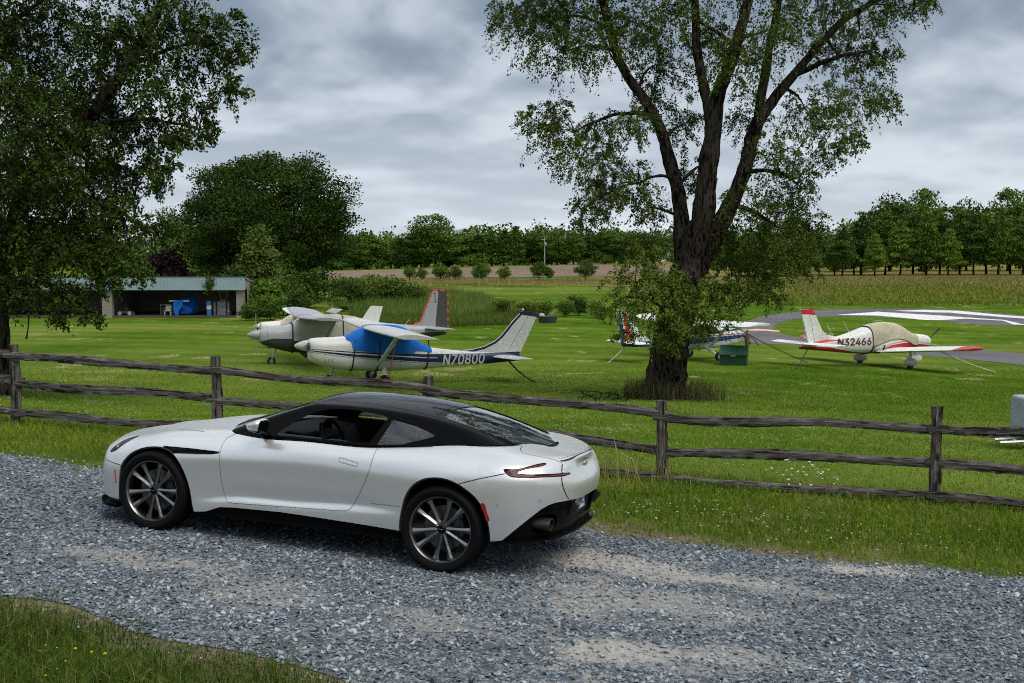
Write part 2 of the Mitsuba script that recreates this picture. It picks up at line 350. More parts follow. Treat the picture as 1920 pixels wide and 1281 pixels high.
tag('gravel', 'loose blue-grey crushed stones covering the drive', 'gravel', kind='stuff')

# ---- grass: blades in one mesh per stretch
def blades(x, y, z, h, w, col, r, lean=0.35, seg=1):
    n = len(x); a = r.uniform(0, 2 * PI, n); dx, dy = np.cos(a), np.sin(a)
    b = r.uniform(0, 2 * PI, n); l = np.abs(r.normal(0, lean, n)) * h; ex, ey = np.cos(b) * l, np.sin(b) * l
    base = np.stack([x, y, z - 0.008], 1); side = np.stack([dx, dy, 0 * dx], 1) * (w / 2)[:, None]
    if seg == 1:
        tip = base + np.stack([ex, ey, h], 1)
        V = np.stack([base - side, base + side, tip], 1).reshape(-1, 3); F = np.arange(3 * n).reshape(-1, 3)
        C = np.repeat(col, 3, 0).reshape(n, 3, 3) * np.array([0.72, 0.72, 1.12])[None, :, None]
    else:
        mid = base + np.stack([ex * 0.35, ey * 0.35, h * 0.62], 1); tip = base + np.stack([ex * 1.3, ey * 1.3, h * (1 - 0.12 * np.abs(r.normal(size=n)))], 1)
        V = np.stack([base - side, base + side, mid - side * 0.8, mid + side * 0.8, tip], 1).reshape(-1, 3)
        F = (np.array([[0, 1, 3], [0, 3, 2], [2, 3, 4]])[None] + (np.arange(n) * 5)[:, None, None]).reshape(-1, 3)
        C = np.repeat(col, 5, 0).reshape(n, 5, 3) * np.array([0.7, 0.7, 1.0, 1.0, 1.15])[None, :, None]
    return V, F, C.reshape(-1, 3)
def grass_colour(x, y, r, lush=(0.055, 0.105, 0.010), pale=(0.135, 0.165, 0.035), dry=0.04):
    n = len(x); t = np.clip(meshkit.fbm(np.stack([x * 0.8, y * 0.8, 0 * x], -1), 3, 31) * 1.4 - 0.3 + r.normal(0, 0.22, n), 0, 1)[:, None]
    c = (1 - t) * np.array(lush) + t * np.array(pale)
    d = r.random(n) < dry; c[d] = np.array([0.30, 0.25, 0.12]) * r.uniform(0.6, 1.1, (d.sum(), 1))
    return c
def scatter(n, r, x0, x1, y0, y1, keep):
    X, Y, m = [], [], 0
    while m < n:
        x = r.uniform(x0, x1, n); y = r.uniform(y0, y1, n); k = keep(x, y); X.append(x[k]); Y.append(y[k]); m += k.sum()
        if k.sum() == 0: break
    return np.concatenate(X)[:n], np.concatenate(Y)[:n]
def in_view(x, y, m=1.2): return np.abs(x) < 0.50 * y + m
def fence_y(x): return 14.43 - 0.195 * (x + 1.0)
DR_IN = DRIVE.buffer(-0.10)
def edge_prob(d, x, y, seed):
    """chance of grass at a distance d outside the drive's edge (negative: inside it)"""
    n = meshkit.fbm(np.stack([x * 2.0, y * 2.0, 0 * x], -1), 4, seed) - 0.5
    return np.clip(0.45 + (d + n * 1.25) / 0.45, 0, 1) * np.clip(1.25 + d * 1.25, 0, 1)
r = np.random.default_rng(101)
parts = []
# verge between the drive and the fence
x, y = scatter(66000, r, -11, 11, 8.5, 18, lambda x, y: in_view(x, y) & (y < fence_y(x) + 0.5) & (r.random(len(x)) < edge_prob(y - np.interp(x, _fe[:, 0], _fe[:, 1]), x, y, 71)))
h = (0.035 + 0.10 * r.random(len(x)) ** 1.7) * (0.75 + 0.6 * meshkit.fbm(np.stack([x * 1.4, y * 1.4, 0 * x], -1), 3, 12)) * (0.55 + np.clip((y - np.interp(x, _fe[:, 0], _fe[:, 1])) * 0.5, 0, 0.6))
parts.append(blades(x, y, tz(x, y), h, r.uniform(0.004, 0.009, len(x)), grass_colour(x, y, r, (0.075, 0.150, 0.007), (0.205, 0.270, 0.026), .03), r, 0.5, 2))
# bottom left corner beside the camera
x, y = scatter(42000, r, -5, 0.9, 4.6, 8.9, lambda x, y: in_view(x, y) & (r.random(len(x)) < edge_prob(np.interp(x, _ne[:, 0], _ne[:, 1]) - y, x, y, 72)))
deep = np.clip((np.interp(x, _ne[:, 0], _ne[:, 1]) - y) * 1.2, 0, 1)
h = (0.04 + 0.13 * r.random(len(x)) ** 1.5) * (0.35 + 0.95 * deep) * (.7 + .7 * meshkit.fbm(np.stack([x * 3, y * 3, 0 * x], 1), 3, 13))
parts.append(blades(x, y, tz(x, y), h, r.uniform(0.003, 0.0075, len(x)), grass_colour(x, y, r, (0.030, 0.066, 0.005), (0.100, 0.145, 0.022)), r, 0.5, 2))
V = np.vstack([p[0] for p in parts]); F = []; o = 0
for p in parts: F.append(p[1] + o); o += len(p[0])
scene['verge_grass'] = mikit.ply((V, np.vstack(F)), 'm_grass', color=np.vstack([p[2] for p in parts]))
tag('verge_grass', 'rough green grass along both edges of the gravel drive', 'grass', kind='stuff')
# the lawn beyond the fence, shorter and thinner with distance
x, y = scatter(240000, r, -30, 30, 13, 52, lambda x, y: in_view(x, y) & (y > fence_y(x) + 0.2) & (r.random(len(x)) < np.clip((17 / y) ** 1.5, 0, 1) * np.clip((52 - y) / 14, 0, 1)))
h = (0.025 + 0.035 * r.random(len(x))) * (0.8 + y / 50)
c = grass_colour(x, y, r, (0.084, 0.172, 0.008), (0.220, 0.312, 0.034), 0.02)
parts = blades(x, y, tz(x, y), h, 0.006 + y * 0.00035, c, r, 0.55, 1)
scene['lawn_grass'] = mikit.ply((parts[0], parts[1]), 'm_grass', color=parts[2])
tag('lawn_grass', 'short mown grass blades of the lawn beyond the fence', 'grass', kind='stuff')
# ------------------------------------------------------------------ the car: x back from the front axle, y away from the camera's side, z up
CAR_O = None
def _car_matrix():
    X, Y, Z, th, s, r = -.295, 9.862, -.163, .333, .046, -.035
    u = np.array([math.cos(th) * math.cos(s), -math.sin(th) * math.cos(s), -math.sin(s)])
    n0 = np.array([math.sin(th), math.cos(th), 0]); w0 = np.cross(u, n0)
    n = n0 * math.cos(r) + w0 * math.sin(r); w = np.cross(u, n)
    M = np.eye(4); M[:3, 0] = u; M[:3, 1] = n; M[:3, 2] = w; M[:3, 3] = np.array([X, Y, Z]) - 2.805 * u
    return M
CARM = _car_matrix()

# control sections of the lower body: (position, half width, [(fraction of half width, height) x 13])
SX0, SX1 = -0.30, 3.10
SECT = [
 # nose centre (fan)
 (-1.0, .62, [(0, .84), (.30, .805), (.55, .76), (.72, .712), (.84, .66), (.90, .625), (.945, .59), (.97, .55), (.985, .48), (.99, .40), (.985, .30), (.97, .22), (.92, .16)]),
 (-0.55, None, [(0, .84), (.30, .82), (.58, .788), (.74, .745), (.86, .69), (.92, .655), (.96, .61), (.985, .56), (1, .48), (.995, .40), (.985, .30), (.975, .24), (.95, .18)]),
 (-0.001, .925, [(0, .84), (.38, .838), (.66, .822), (.80, .795), (.89, .755), (.935, .725), (.965, .69), (.99, .62), (1, .52), (.99, .40), (.98, .30), (.975, .25), (.965, .20)]),
 (0.30, .955, [(0, .90), (.38, .897), (.66, .882), (.80, .858), (.89, .82), (.935, .79), (.965, .755), (.99, .69), (1, .60), (.995, .45), (.985, .32), (.98, .26), (.97, .21)]),
 (0.75, .95, [(0, .955), (.38, .95), (.66, .935), (.78, .912), (.87, .873), (.925, .835), (.962, .80), (.99, .745), (1, .66), (.98, .50), (.965, .36), (.965, .29), (.96, .21)]),
 (1.15, .938, [(0, .975), (.38, .97), (.68, .955), (.79, .935), (.87, .895), (.925, .855), (.962, .815), (.99, .765), (1, .69), (.98, .53), (.955, .40), (.972, .345), (.965, .25)]),
 (1.70, .928, [(0, .97), (.40, .97), (.78, .96), (.865, .945), (.915, .91), (.95, .878), (.975, .845), (.995, .795), (1, .71), (.978, .55), (.950, .42), (.972, .365), (.965, .27)]),
 (2.30, .938, [(0, .98), (.40, .98), (.78, .965), (.855, .95), (.905, .918), (.942, .888), (.972, .855), (.994, .80), (1, .71), (.982, .57), (.960, .46), (.978, .40), (.97, .28)]),
 (2.75, .965, [(0, 1.0), (.40, 1.0), (.72, .995), (.80, .98), (.87, .95), (.925, .912), (.965, .868), (.992, .80), (1, .71), (.992, .58), (.982, .47), (.982, .40), (.97, .29)]),
 (3.15, .985, [(0, 1.03), (.40, 1.035), (.62, 1.03), (.73, 1.012), (.82, .98), (.895, .935), (.952, .88), (.988, .81), (1, .72), (1, .58), (.99, .46), (.982, .39), (.97, .30)]),
 (3.40, .968, [(0, 1.03), (.40, 1.035), (.60, 1.03), (.71, 1.015), (.80, .988), (.88, .945), (.945, .89), (.985, .82), (1, .73), (1, .58), (.985, .46), (.975, .39), (.96, .30)]),
 (3.85, None, [(0, 1.03), (.42, 1.025), (.62, 1.01), (.74, .99), (.83, .965), (.90, .925), (.945, .885), (.985, .82), (1, .74), (1, .62), (.98, .50), (.96, .40), (.93, .30)]),
 (4.15, None, [(0, 1.03), (.45, 1.005), (.66, .985), (.80, .972), (.885, .955), (.905, .925), (.915, .89), (.95, .83), (1, .755), (1, .655), (.97, .55), (.94, .42), (.90, .30)]),
 (4.40, .74, [(0, 1.03), (.45, .995), (.66, .975), (.81, .968), (.915, .962), (.925, .935), (.895, .895), (.93, .83), (1, .755), (1, .655), (.965, .56), (.93, .42), (.88, .30)]),
]
NOSE_N, TAIL_N = 2.45, 2.5
def body_loft(off=0.0, nu=200, nk=15):
    us = np.array([s[0] for s in SECT]); fr = np.array([[c[0] for c in s[2]] for s in SECT]); hz = np.array([[c[1] for c in s[2]] for s in SECT])
    uw = np.array([s[0] for s in SECT if s[1]]); ww = np.array([s[1] for s in SECT if s[1]])
    u = np.concatenate([np.linspace(-1, 0, 60, endpoint=False), np.linspace(0, 3.4, 200, endpoint=False), np.linspace(3.4, 4.4, 90)])
    W = PchipInterpolator(uw[1:-1], ww[1:-1])(np.clip(u, 0, 3.4))
    W0, W1 = ww[1], ww[-2]
    mid = (us > -0.01) & (us < 3.41); lo = us < 0.01; hi = us > 3.39
    def three(q):                                  # the middle, and the two fans joined to it with the same slope
        c = CubicSpline(us[mid], q[mid], bc_type='natural'); out = c(np.clip(u, 0, 3.4))
        s0, s1 = c(0.0, 1) * fr[lo][-1] * W0 * PI / 2, c(3.4, 1) * fr[hi][0] * W1 * PI / 2
        if q is fr: s0, s1 = 0 * s0, 0 * s1
        z0 = np.zeros(q.shape[1])
        a = CubicSpline(us[lo], q[lo], bc_type=((1, z0), (1, s0))); b = CubicSpline(us[hi], q[hi], bc_type=((1, s1), (1, z0)))
        out[u < 0] = a(u[u < 0]); out[u > 3.4] = b(u[u > 3.4]); return out
    FR, HZ = three(fr), three(hz)
    # spine point and direction
    sx = np.clip(u - 0.0, 0, 3.4) + SX0
    phi = np.where(u < 0, PI / 2 - u * PI / 2, np.where(u > 3.4, PI / 2 - (u - 3.4) * PI / 2, PI / 2))
    dx, dy = np.cos(phi), np.sin(phi)
    def sup(a, b, n): return (np.abs(dx / a) ** n + np.abs(dy / b) ** n) ** (-1 / n)
    R = np.where(u < 0, sup(0.540, W0, NOSE_N), np.where(u > 3.4, sup(0.70, W1, TAIL_N), W))
    R = R + off
    k0 = np.arange(13.0); kk = np.concatenate([np.linspace(0, 2, 10, endpoint=False), np.linspace(2, 12, 10 * 8 + 1)])
    r = CubicSpline(k0, FR, axis=1, bc_type='natural')(kk) * R[:, None]; z = CubicSpline(k0, HZ, axis=1, bc_type='natural')(kk) + off * np.clip(1 - kk / 6, 0, 1)[None]
    r[:, 0] = 0
    V = np.stack([sx[:, None] + r * dx[:, None], -r * dy[:, None], z], -1)
    return V          # (nu, nk, 3), the camera's side; column 0 on the centre line
def body_solid(off=0.0):
    V = body_loft(off); n, m, _ = V.shape
    B = V[:, -1:].copy(); B[..., 1] *= 0.0; B[:, 0, 0] = V[:, -1, 0]
    V = np.concatenate([V, B], 1); m += 1
    V[0, :, 1] = 0; V[-1, :, 1] = 0; V[:, 0, 1] = 0
    W = V.copy(); W[..., 1] *= -1
    f = grid_faces(n, m); f2 = f[:, ::-1] + n * m
    a = trimesh.Trimesh(np.vstack([V.reshape(-1, 3), W.reshape(-1, 3)]), np.vstack([f[:, [0, 1, 2]], f[:, [0, 2, 3]], f2[:, [0, 1, 2]], f2[:, [0, 2, 3]]]), process=False)
    a.merge_vertices(digits_vertex=6); a.update_faces(a.nondegenerate_faces()); a.update_faces(a.unique_faces())
    a.remove_unreferenced_vertices()
    if a.volume < 0: a.invert()
    return a
# greenhouse: a height field over the plan
def _smin(a, b, k):
    h = np.clip(0.5 + 0.5 * (b - a) / k, 0, 1); return b * (1 - h) + a * h - k * h * (1 - h)
_roofc = CubicSpline([.9, 1.3, 1.6, 1.9, 2.2, 2.5, 2.8, 3.1, 3.3, 3.5, 3.7], [1.255, 1.285, 1.300, 1.303, 1.290, 1.255, 1.195, 1.112, 1.05, .985, .915])
_beltw = CubicSpline([.2, .6, 1.0, 1.4, 2.0, 2.4, 2.8, 3.2, 3.45, 3.7], [.66, .73, .79, .815, .815, .785, .715, .61, .53, .44])
_beltz = CubicSpline([.2, .8, 1.4, 2.0, 2.4, 2.8, 3.2, 3.7], [.92, .93, .945, .95, .975, 1.01, 1.035, 1.03])
_tumble = CubicSpline([.2, 1.0, 1.6, 2.2, 2.6, 3.0, 3.4, 3.7], [1.45, 1.5, 1.55, 1.45, 1.15, .80, .55, .45])
def greenhouse(x, y):
    a = np.abs(y)
    roof = _roofc(x) - 0.13 * a ** 2 - 0.10 * a ** 4
    d = _beltw(x) - a
    side = _beltz(x) + d * _tumble(x) - 0.25 * np.clip(d, 0, 1) ** 2
    x0 = 0.44 + 0.50 * a ** 2
    ws = 0.945 + (x - x0) * 0.41 - 0.06 * np.clip(x - x0, 0, 2) ** 2
    return _smin(_smin(roof, ws, 0.018), side, 0.03)
scene['m_paint'] = P((0.775, 0.79, 0.795), 0.31, metal=0.72, coat=1.0, cgloss=0.995)
scene['m_gloss_black'] = P((0.0035, 0.0035, 0.004), 0.05, spec=0.06)
scene['m_satin_black'] = P((0.014, 0.014, 0.015), 0.42)
scene['m_cabin'] = P((0.005, 0.0055, 0.006), 0.7, spec=.05)
scene['m_leather'] = P((0.007, 0.0075, 0.0085), 0.6, spec=.10)
scene['m_gunmetal'] = P((0.24, 0.24, 0.245), 0.28, metal=1.0)
scene['m_gunmetal_face'] = P((0.36, 0.36, 0.37), 0.24, metal=1.0)
scene['m_disc'] = P((0.13, 0.125, 0.12), 0.35, metal=1.0)
scene['m_dark_metal'] = P((0.04, 0.04, 0.042), 0.4, metal=0.6)
scene['m_chrome'] = P((0.75, 0.75, 0.76), 0.12, metal=1.0)
scene['m_tail_red'] = P((0.30, 0.008, 0.010), 0.12, coat=1.0)
scene['m_lamp_dark'] = P((0.008, 0.007, 0.008), 0.06, spec=0.25)
scene['m_amber'] = P((0.55, 0.10, 0.03), 0.15, coat=1.0)
scene['m_lamp_clear'] = P((0.55, 0.58, 0.62), 0.15, metal=0.7)
scene['m_plate'] = P((0.62, 0.63, 0.62), 0.4)
scene['m_plate_text'] = P((0.02, 0.03, 0.10), 0.5)
scene['m_glass'] = {'type': 'thindielectric', 'int_ior': 1.52, 'specular_transmittance': {'type': 'rgb', 'value': [0.72, 0.78, 0.75]}}
scene['m_glass_tint'] = {'type': 'thindielectric', 'int_ior': 1.62, 'specular_transmittance': {'type': 'rgb', 'value': [0.22, 0.27, 0.25]}}

CAR = tag('sports_car', 'silver white two-door sports coupe with black roof parked on the gravel drive', 'car')
def cpart(name, mesh, bsdf, smooth=28, holder=CAR): return part(holder, name, mesh, bsdf, CARM, smooth)
def both(poly, y0=0.30, y1=1.15):
    """the same side-view outline cut through both flanks"""
    return to_m3(extrude_xz(poly, -y1, -y0)) + to_m3(extrude_xz(poly, y0, y1))
def near_side(poly, y0=0.30, y1=1.15): return to_m3(extrude_xz(poly, -y1, -y0))
def far_side(poly, y0=0.30, y1=1.15): return to_m3(extrude_xz(poly, y0, y1))
def smooth_poly(pts, n=6): return sg.Polygon(spline_pts(pts, n, closed=True)).buffer(0)
def mirror_xy(pts): return [(x, -y) for x, y in pts[::-1]]

S = to_m3(body_solid(0.0))
_ins = {}
def inset(d):
    if d not in _ins: _ins[d] = to_m3(body_solid(-d))
    return _ins[d]

ARCH_F = sg.Polygon(np.vstack([[(-.374, -.1)], spline_pts([(-.374, .228), (-.362, .46), (-.331, .574), (-.249, .664), (-.129, .725), (.05, .757), (.198, .728), (.296, .640), (.376, .478), (.418, .295), (.441, .213)], 6), [(.445, -.1)]])).buffer(0)
ARCH_R = sg.Polygon(np.vstack([[(2.434, -.1)], spline_pts([(2.434, .300), (2.440, .42), (2.481, .592), (2.553, .699), (2.642, .757), (2.745, .782), (2.877, .775), (3.009, .722), (3.125, .636), (3.199, .515), (3.234, .308)], 6), [(3.24, -.1)]])).buffer(0)
LOW = sg.Polygon([(-1.2, -.2), (-1.2, .245), (-.55, .235), (-.3, .222), (.44, .213), (.56, .229), (.64, .262), (.70, .285), (.85, .297), (1.3, .310), (2.1, .302), (2.43, .297), (3.23, .305), (3.324, .321), (3.595, .583), (3.64, .613), (3.68, .628), (3.75, .628), (3.80, .612), (4.0, .60), (4.0, -.2)])
DOOR = sg.Polygon(np.vstack([[(.80, 1.06)], spline_pts([(.775, .935), (.715, .902), (.688, .872), (.690, .815), (.697, .736), (.706, .612), (.726, .452), (.752, .372)], 4), [(.772, .340)], spline_pts([(.80, .337), (1.263, .359), (1.85, .392), (1.925, .401), (1.964, .423), (2.046, .553), (2.132, .746), (2.150, .85), (2.150, .95)], 4), [(2.15, 1.06)]])).buffer(0)
POCKET = sg.Polygon(spline_pts([(.72, 0), (.76, -.45), (.95, -.66), (1.3, -.715), (2.0, -.715), (2.5, -.62), (2.95, -.48), (3.1, -.2), (3.12, 0), (3.1, .2), (2.95, .48), (2.5, .62), (2.0, .715), (1.3, .715), (.95, .66), (.76, .45)], 6, closed=True)).buffer(0)

pocket = to_m3(extrude_xy(POCKET, .34, 1.3))
white = S - both(ARCH_F, .52) - both(ARCH_R, .50) - to_m3(extrude_xz(LOW, -1.2, 1.2)) - pocket
def skin(pr, d, t=0.012):
    """the piece of the body's surface inside a prism, sunk by d and t thick"""
    return (pr ^ inset(d)) - inset(d + t)
def groove(pr, d):
    """what is cut away to sink the surface inside a prism by d"""
    return pr - inset(d)

_bx = np.linspace(.98, 2.74, 30); BELT = sg.Polygon([(x, float(_beltw(x)) - .010) for x in _bx] + [(x, -float(_beltw(x)) + .010) for x in _bx[::-1]])
_bp = to_m3(extrude_xy(BELT, .80, 1.3)); belt_top = white ^ _bp; white = white - _bp
# openings, lamps, seams
VENT = sg.Polygon([(.10, .768), (.155, .770), (.40, .776), (.690, .775), (.676, .757), (.60, .742), (.45, .728), (.213, .712), (.15, .72), (.10, .735)])
HEAD = smooth_poly([(-.300, .797), (-.38, .775), (-.452, .738), (-.520, .665), (-.528, .640), (-.49, .643), (-.43, .672), (-.36, .742)], 5)
TAIL = smooth_poly([(3.302, .892), (3.36, .899), (3.46, .917), (3.572, .940), (3.580, .927), (3.52, .910), (3.445, .892), (3.415, .876), (3.45, .868), (3.55, .866), (3.66, .860), (3.727, .847), (3.727, .832), (3.64, .836), (3.53, .836), (3.40, .838), (3.345, .852)], 4)
TAIL_LINE = sg.LineString(spline_pts([(3.56, .929), (3.46, .907), (3.37, .890), (3.335, .876), (3.36, .857), (3.42, .849), (3.53, .846), (3.64, .846), (3.72, .840)], 5)).buffer(.0030)
REFL = smooth_poly([(3.150, .612), (3.180, .614), (3.205, .55), (3.225, .482), (3.205, .470), (3.180, .535)], 4)
MARK = sg.Polygon([(-.425, .50), (-.402, .50), (-.392, .37), (-.412, .37)])
HANDLE = sg.LineString([(1.862, .824), (2.010, .802)]).buffer(.0145)
def seam(pts, w=.0040): return sg.LineString(spline_pts(pts, 6)).buffer(w)
white = white - groove(both(VENT), .05) - groove(both(HEAD), .006) - groove(both(TAIL), .006) - groove(both(REFL), .004) - groove(both(MARK), .004)
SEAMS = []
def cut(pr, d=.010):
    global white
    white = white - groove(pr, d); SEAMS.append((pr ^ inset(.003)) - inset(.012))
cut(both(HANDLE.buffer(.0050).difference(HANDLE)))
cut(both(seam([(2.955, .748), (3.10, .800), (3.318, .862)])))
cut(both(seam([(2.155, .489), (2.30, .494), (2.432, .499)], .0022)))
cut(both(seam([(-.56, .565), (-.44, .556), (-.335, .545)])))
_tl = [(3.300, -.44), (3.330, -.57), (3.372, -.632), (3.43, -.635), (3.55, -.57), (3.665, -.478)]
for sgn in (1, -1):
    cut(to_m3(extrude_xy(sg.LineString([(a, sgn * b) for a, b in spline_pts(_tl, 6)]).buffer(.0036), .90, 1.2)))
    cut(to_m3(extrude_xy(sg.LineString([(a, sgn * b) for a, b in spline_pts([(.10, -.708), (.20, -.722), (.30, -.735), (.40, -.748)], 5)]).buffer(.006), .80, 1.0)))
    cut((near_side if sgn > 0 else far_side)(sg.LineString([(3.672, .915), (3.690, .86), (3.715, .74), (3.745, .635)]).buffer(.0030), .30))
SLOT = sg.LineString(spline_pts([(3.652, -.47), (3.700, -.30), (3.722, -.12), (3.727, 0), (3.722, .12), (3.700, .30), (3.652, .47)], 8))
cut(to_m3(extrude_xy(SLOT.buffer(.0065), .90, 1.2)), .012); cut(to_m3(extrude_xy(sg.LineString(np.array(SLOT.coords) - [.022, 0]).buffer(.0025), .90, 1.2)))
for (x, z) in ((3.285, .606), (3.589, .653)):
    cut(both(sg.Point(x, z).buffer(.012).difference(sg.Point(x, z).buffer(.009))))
door_gap = DOOR.buffer(.0052)
left_door = white ^ near_side(DOOR, .60); right_door = white ^ far_side(DOOR, .60)
white = white - near_side(door_gap, .60) - far_side(door_gap, .60)
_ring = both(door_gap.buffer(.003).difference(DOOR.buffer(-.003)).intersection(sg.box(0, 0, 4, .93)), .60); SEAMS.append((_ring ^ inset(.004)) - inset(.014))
# the bonnet is its own panel, parted from the wings behind the lamps
HOOD = sg.Polygon(spline_pts([(-.62, 0), (-.58, -.30), (-.47, -.55), (-.20, -.640), (.20, -.665), (.55, -.668), (.66, -.66), (.70, -.4), (.70, 0), (.70, .4), (.66, .66), (.55, .668), (.20, .665), (-.20, .640), (-.47, .55), (-.58, .30)], 6, closed=True)).buffer(0)
bonnet = white ^ to_m3(extrude_xy(HOOD, .70, 1.3)) 
white = white - to_m3(extrude_xy(HOOD.buffer(.0015), .70, 1.3))
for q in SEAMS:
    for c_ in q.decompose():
        if c_.volume() > 2e-8: cpart('panel_gap', c_, 'm_black', False)  # black filler added in the seam grooves, standing for the shade inside them
cpart('body', white, 'm_paint'); cpart('bonnet', bonnet, 'm_paint')
cpart('window_surround', belt_top, 'm_gloss_black')
_d = cpart('door', left_door, 'm_paint'); cpart('door', right_door, 'm_paint')
put(_d + '__door_handle', skin(near_side(HANDLE.buffer(-.002)), -.0015, .006), 'm_paint', CARM, 28)

# dark liners, sills, underbody, diffuser
for poly, y0 in ((ARCH_F, .52), (ARCH_R, .50)):
    ring = poly.difference(sa.translate(poly.buffer(-.012), 0, 0).union(sg.box(-1, -1, 4, .12)))
    for side in (near_side, far_side):
        cpart('wheel_arch_liner', (side(poly.buffer(-.001), y0 - .02) ^ inset(.012)) - (side(poly.buffer(-.014), y0 + .01, 1.3)), 'm_black', False)
_V = body_loft(-.07); _ol = _V[:, :, 0:2][np.arange(len(_V)), np.argmax(np.abs(_V[..., 1]) + 0 * _V[..., 0], 1)]
plan = sg.Polygon([(x, y) for x, y in _V[:, 50, :2]] + [(x, -y) for x, y in _V[::-1, 50, :2]]).buffer(0).buffer(-.01)
under = to_m3(extrude_xy(plan.buffer(-.16).intersection(sg.box(-1, -2, 2.42, 2)), .20, .34)) - both(ARCH_F.buffer(.01), .48) - both(ARCH_R.buffer(.01), .48)
cpart('underbody', under, 'm_black', False)
SILL = sg.Polygon([(.452, .205), (.56, .222), (.66, .262), (.72, .280), (.86, .292), (1.3, .305), (2.1, .297), (2.425, .291), (2.425, .232), (2.1, .225), (1.3, .220), (.8, .212)])
for side in (near_side, far_side):
    sill = side(SILL, .80, .872) + side(sg.Polygon([(.452, .203), (.8, .205), (1.3, .210), (2.1, .217), (2.43, .222), (2.43, .236), (2.1, .231), (1.3, .224), (.8, .219), (.452, .215)]), .80, .918)
    cpart('side_sill', sill, 'm_gloss_black', 30)
RD = sg.Polygon([(3.225, .302), (3.330, .318), (3.600, .580), (3.645, .611), (3.685, .625), (3.75, .625), (3.80, .609), (4.0, .597), (4.0, .20), (3.225, .20)])
diff = (to_m3(extrude_xz(RD, -1.2, 1.2)) ^ inset(.022)) - to_m3(extrude_xz(sg.box(3.0, 0, 3.35, .8), -.80, .80))
notch = to_m3(rbox(3.55, 4.2, -.30, .30, .43, .70, .03)) 
cpart('rear_diffuser', diff - notch - to_m3(rbox(3.50, 4.2, -.80, -.56, .375, .525, .06)) - to_m3(rbox(3.50, 4.2, .56, .80, .375, .525, .06)) - to_m3(box(3, 4.2, -1.2, 1.2, 0, .292)), 'm_gloss_black', 28)
def tilt(m):
    t = tm(m).copy(); k = np.clip((t.vertices[:, 0] - 3.25) / .55, 0, 1) * np.clip((.60 - t.vertices[:, 2]) / .30, 0, 1); t.vertices[:, 2] += .045 * k; return t
lipz = to_m3(extrude_xy(sg.Polygon([(x, y) for x, y in body_loft(-.005)[:, 78, :2]] + [(x, -y) for x, y in body_loft(-.005)[::-1, 78, :2]]).buffer(0), .288, .306)) ^ to_m3(box(3.236, 4.2, -1.2, 1.2, .2, .5))
cpart('diffuser_lip', tilt(lipz), 'm_gloss_black', 28)
cpart('splitter', to_m3(extrude_xy(sg.Polygon([(x, y) for x, y in body_loft(.004)[:70, 60, :2]] + [(x, -y) for x, y in body_loft(.004)[:70, 60, :2][::-1]]).buffer(0), .155, .185)) ^ to_m3(box(-1.3, -.375, -1.2, 1.2, 0, .5)), 'm_gloss_black', 28)
cpart('front_air_dam', to_m3(extrude_xz(sg.box(-1.3, .15, -.376, .30), -1.2, 1.2)) ^ inset(.03), 'm_black', 28)
cpart('plate_recess', to_m3(rbox(3.60, 3.70, -.31, .31, .42, .71, .02)), 'm_satin_black', False)
for s in (-1, 1):
    pipe = lathe([(.052, .0), (.060, .0), (.062, .004), (.062, .16), (.052, .16), (.050, .10), (.0, .10)], 40, 'x')
    pipe.vertices *= (-1, .80, 1.22); pipe.vertices = pipe.vertices[:, [0, 2, 1]]; pipe.apply_translation((3.668, s * .690, .452))
    cpart('exhaust_tip', pipe, 'm_dark_metal', 35)
    fin = to_m3(extrude_xz(sg.Polygon([(3.66, .43), (3.785, .515), (3.80, .570), (3.765, .585), (3.66, .58)]), s * .355 - .03, s * .355 + .03))
    cpart('diffuser_fin', fin, 'm_satin_black', 28)
    fl = to_m3(extrude_xz(sg.Polygon([(3.50, .525), (3.76, .555), (3.765, .570), (3.50, .545)]), min(s * .36, s * .80), max(s * .36, s * .80))) ^ inset(.006)
    cpart('bumper_strake', fl, 'm_gloss_black', 28)
pl = cpart('licence_plate', rbox(3.705, 3.712, -.152, .152, .470, .625, .003, 8), 'm_plate', False)
PT = pose((3.7135, -.125, .512)); PT[:3, 0] = (0, 1, 0); PT[:3, 1] = (0, 0, 1); PT[:3, 2] = (1, 0, 0); PT[:3, 3] = (3.7125, -.128, .505)
put(pl + '__plate_number', xf(meshkit.text_mesh('9BW2776', .075, .001, True), PT @ np.diag([.78, 1, 1, 1])), 'm_plate_text', CARM)

# lamps and trim in the recesses
for side in (near_side, far_side):
    v = cpart('side_vent', skin(side(VENT), .048, .01), 'm_black', 30)
    st = sg.LineString([(.16, .732), (.40, .750), (.665, .762)]).buffer(.0075)
    put(v + '__strake', skin(side(st), .016, .03), 'm_gloss_black', CARM, 30)
    h = cpart('headlight', skin(side(HEAD), .0045, .012), 'm_lamp_dark', 30)
    put(h + '__lamp_lens', skin(side(sg.Point(-.455, .700).buffer(.011)), .0035, .01), 'm_lamp_clear', CARM, 30)
    t = cpart('tail_light', skin(side(TAIL.buffer(-.0015)), .004, .012), 'm_lamp_dark', 30)
    put(t + '__light_strip', skin(side(TAIL_LINE), .0025, .008), 'm_tail_red', CARM, 30)
    cpart('rear_reflector', skin(side(REFL), -.001, .01), 'm_tail_red', 30)
    cpart('side_marker', skin(side(MARK), .002, .01), 'm_amber', 30)
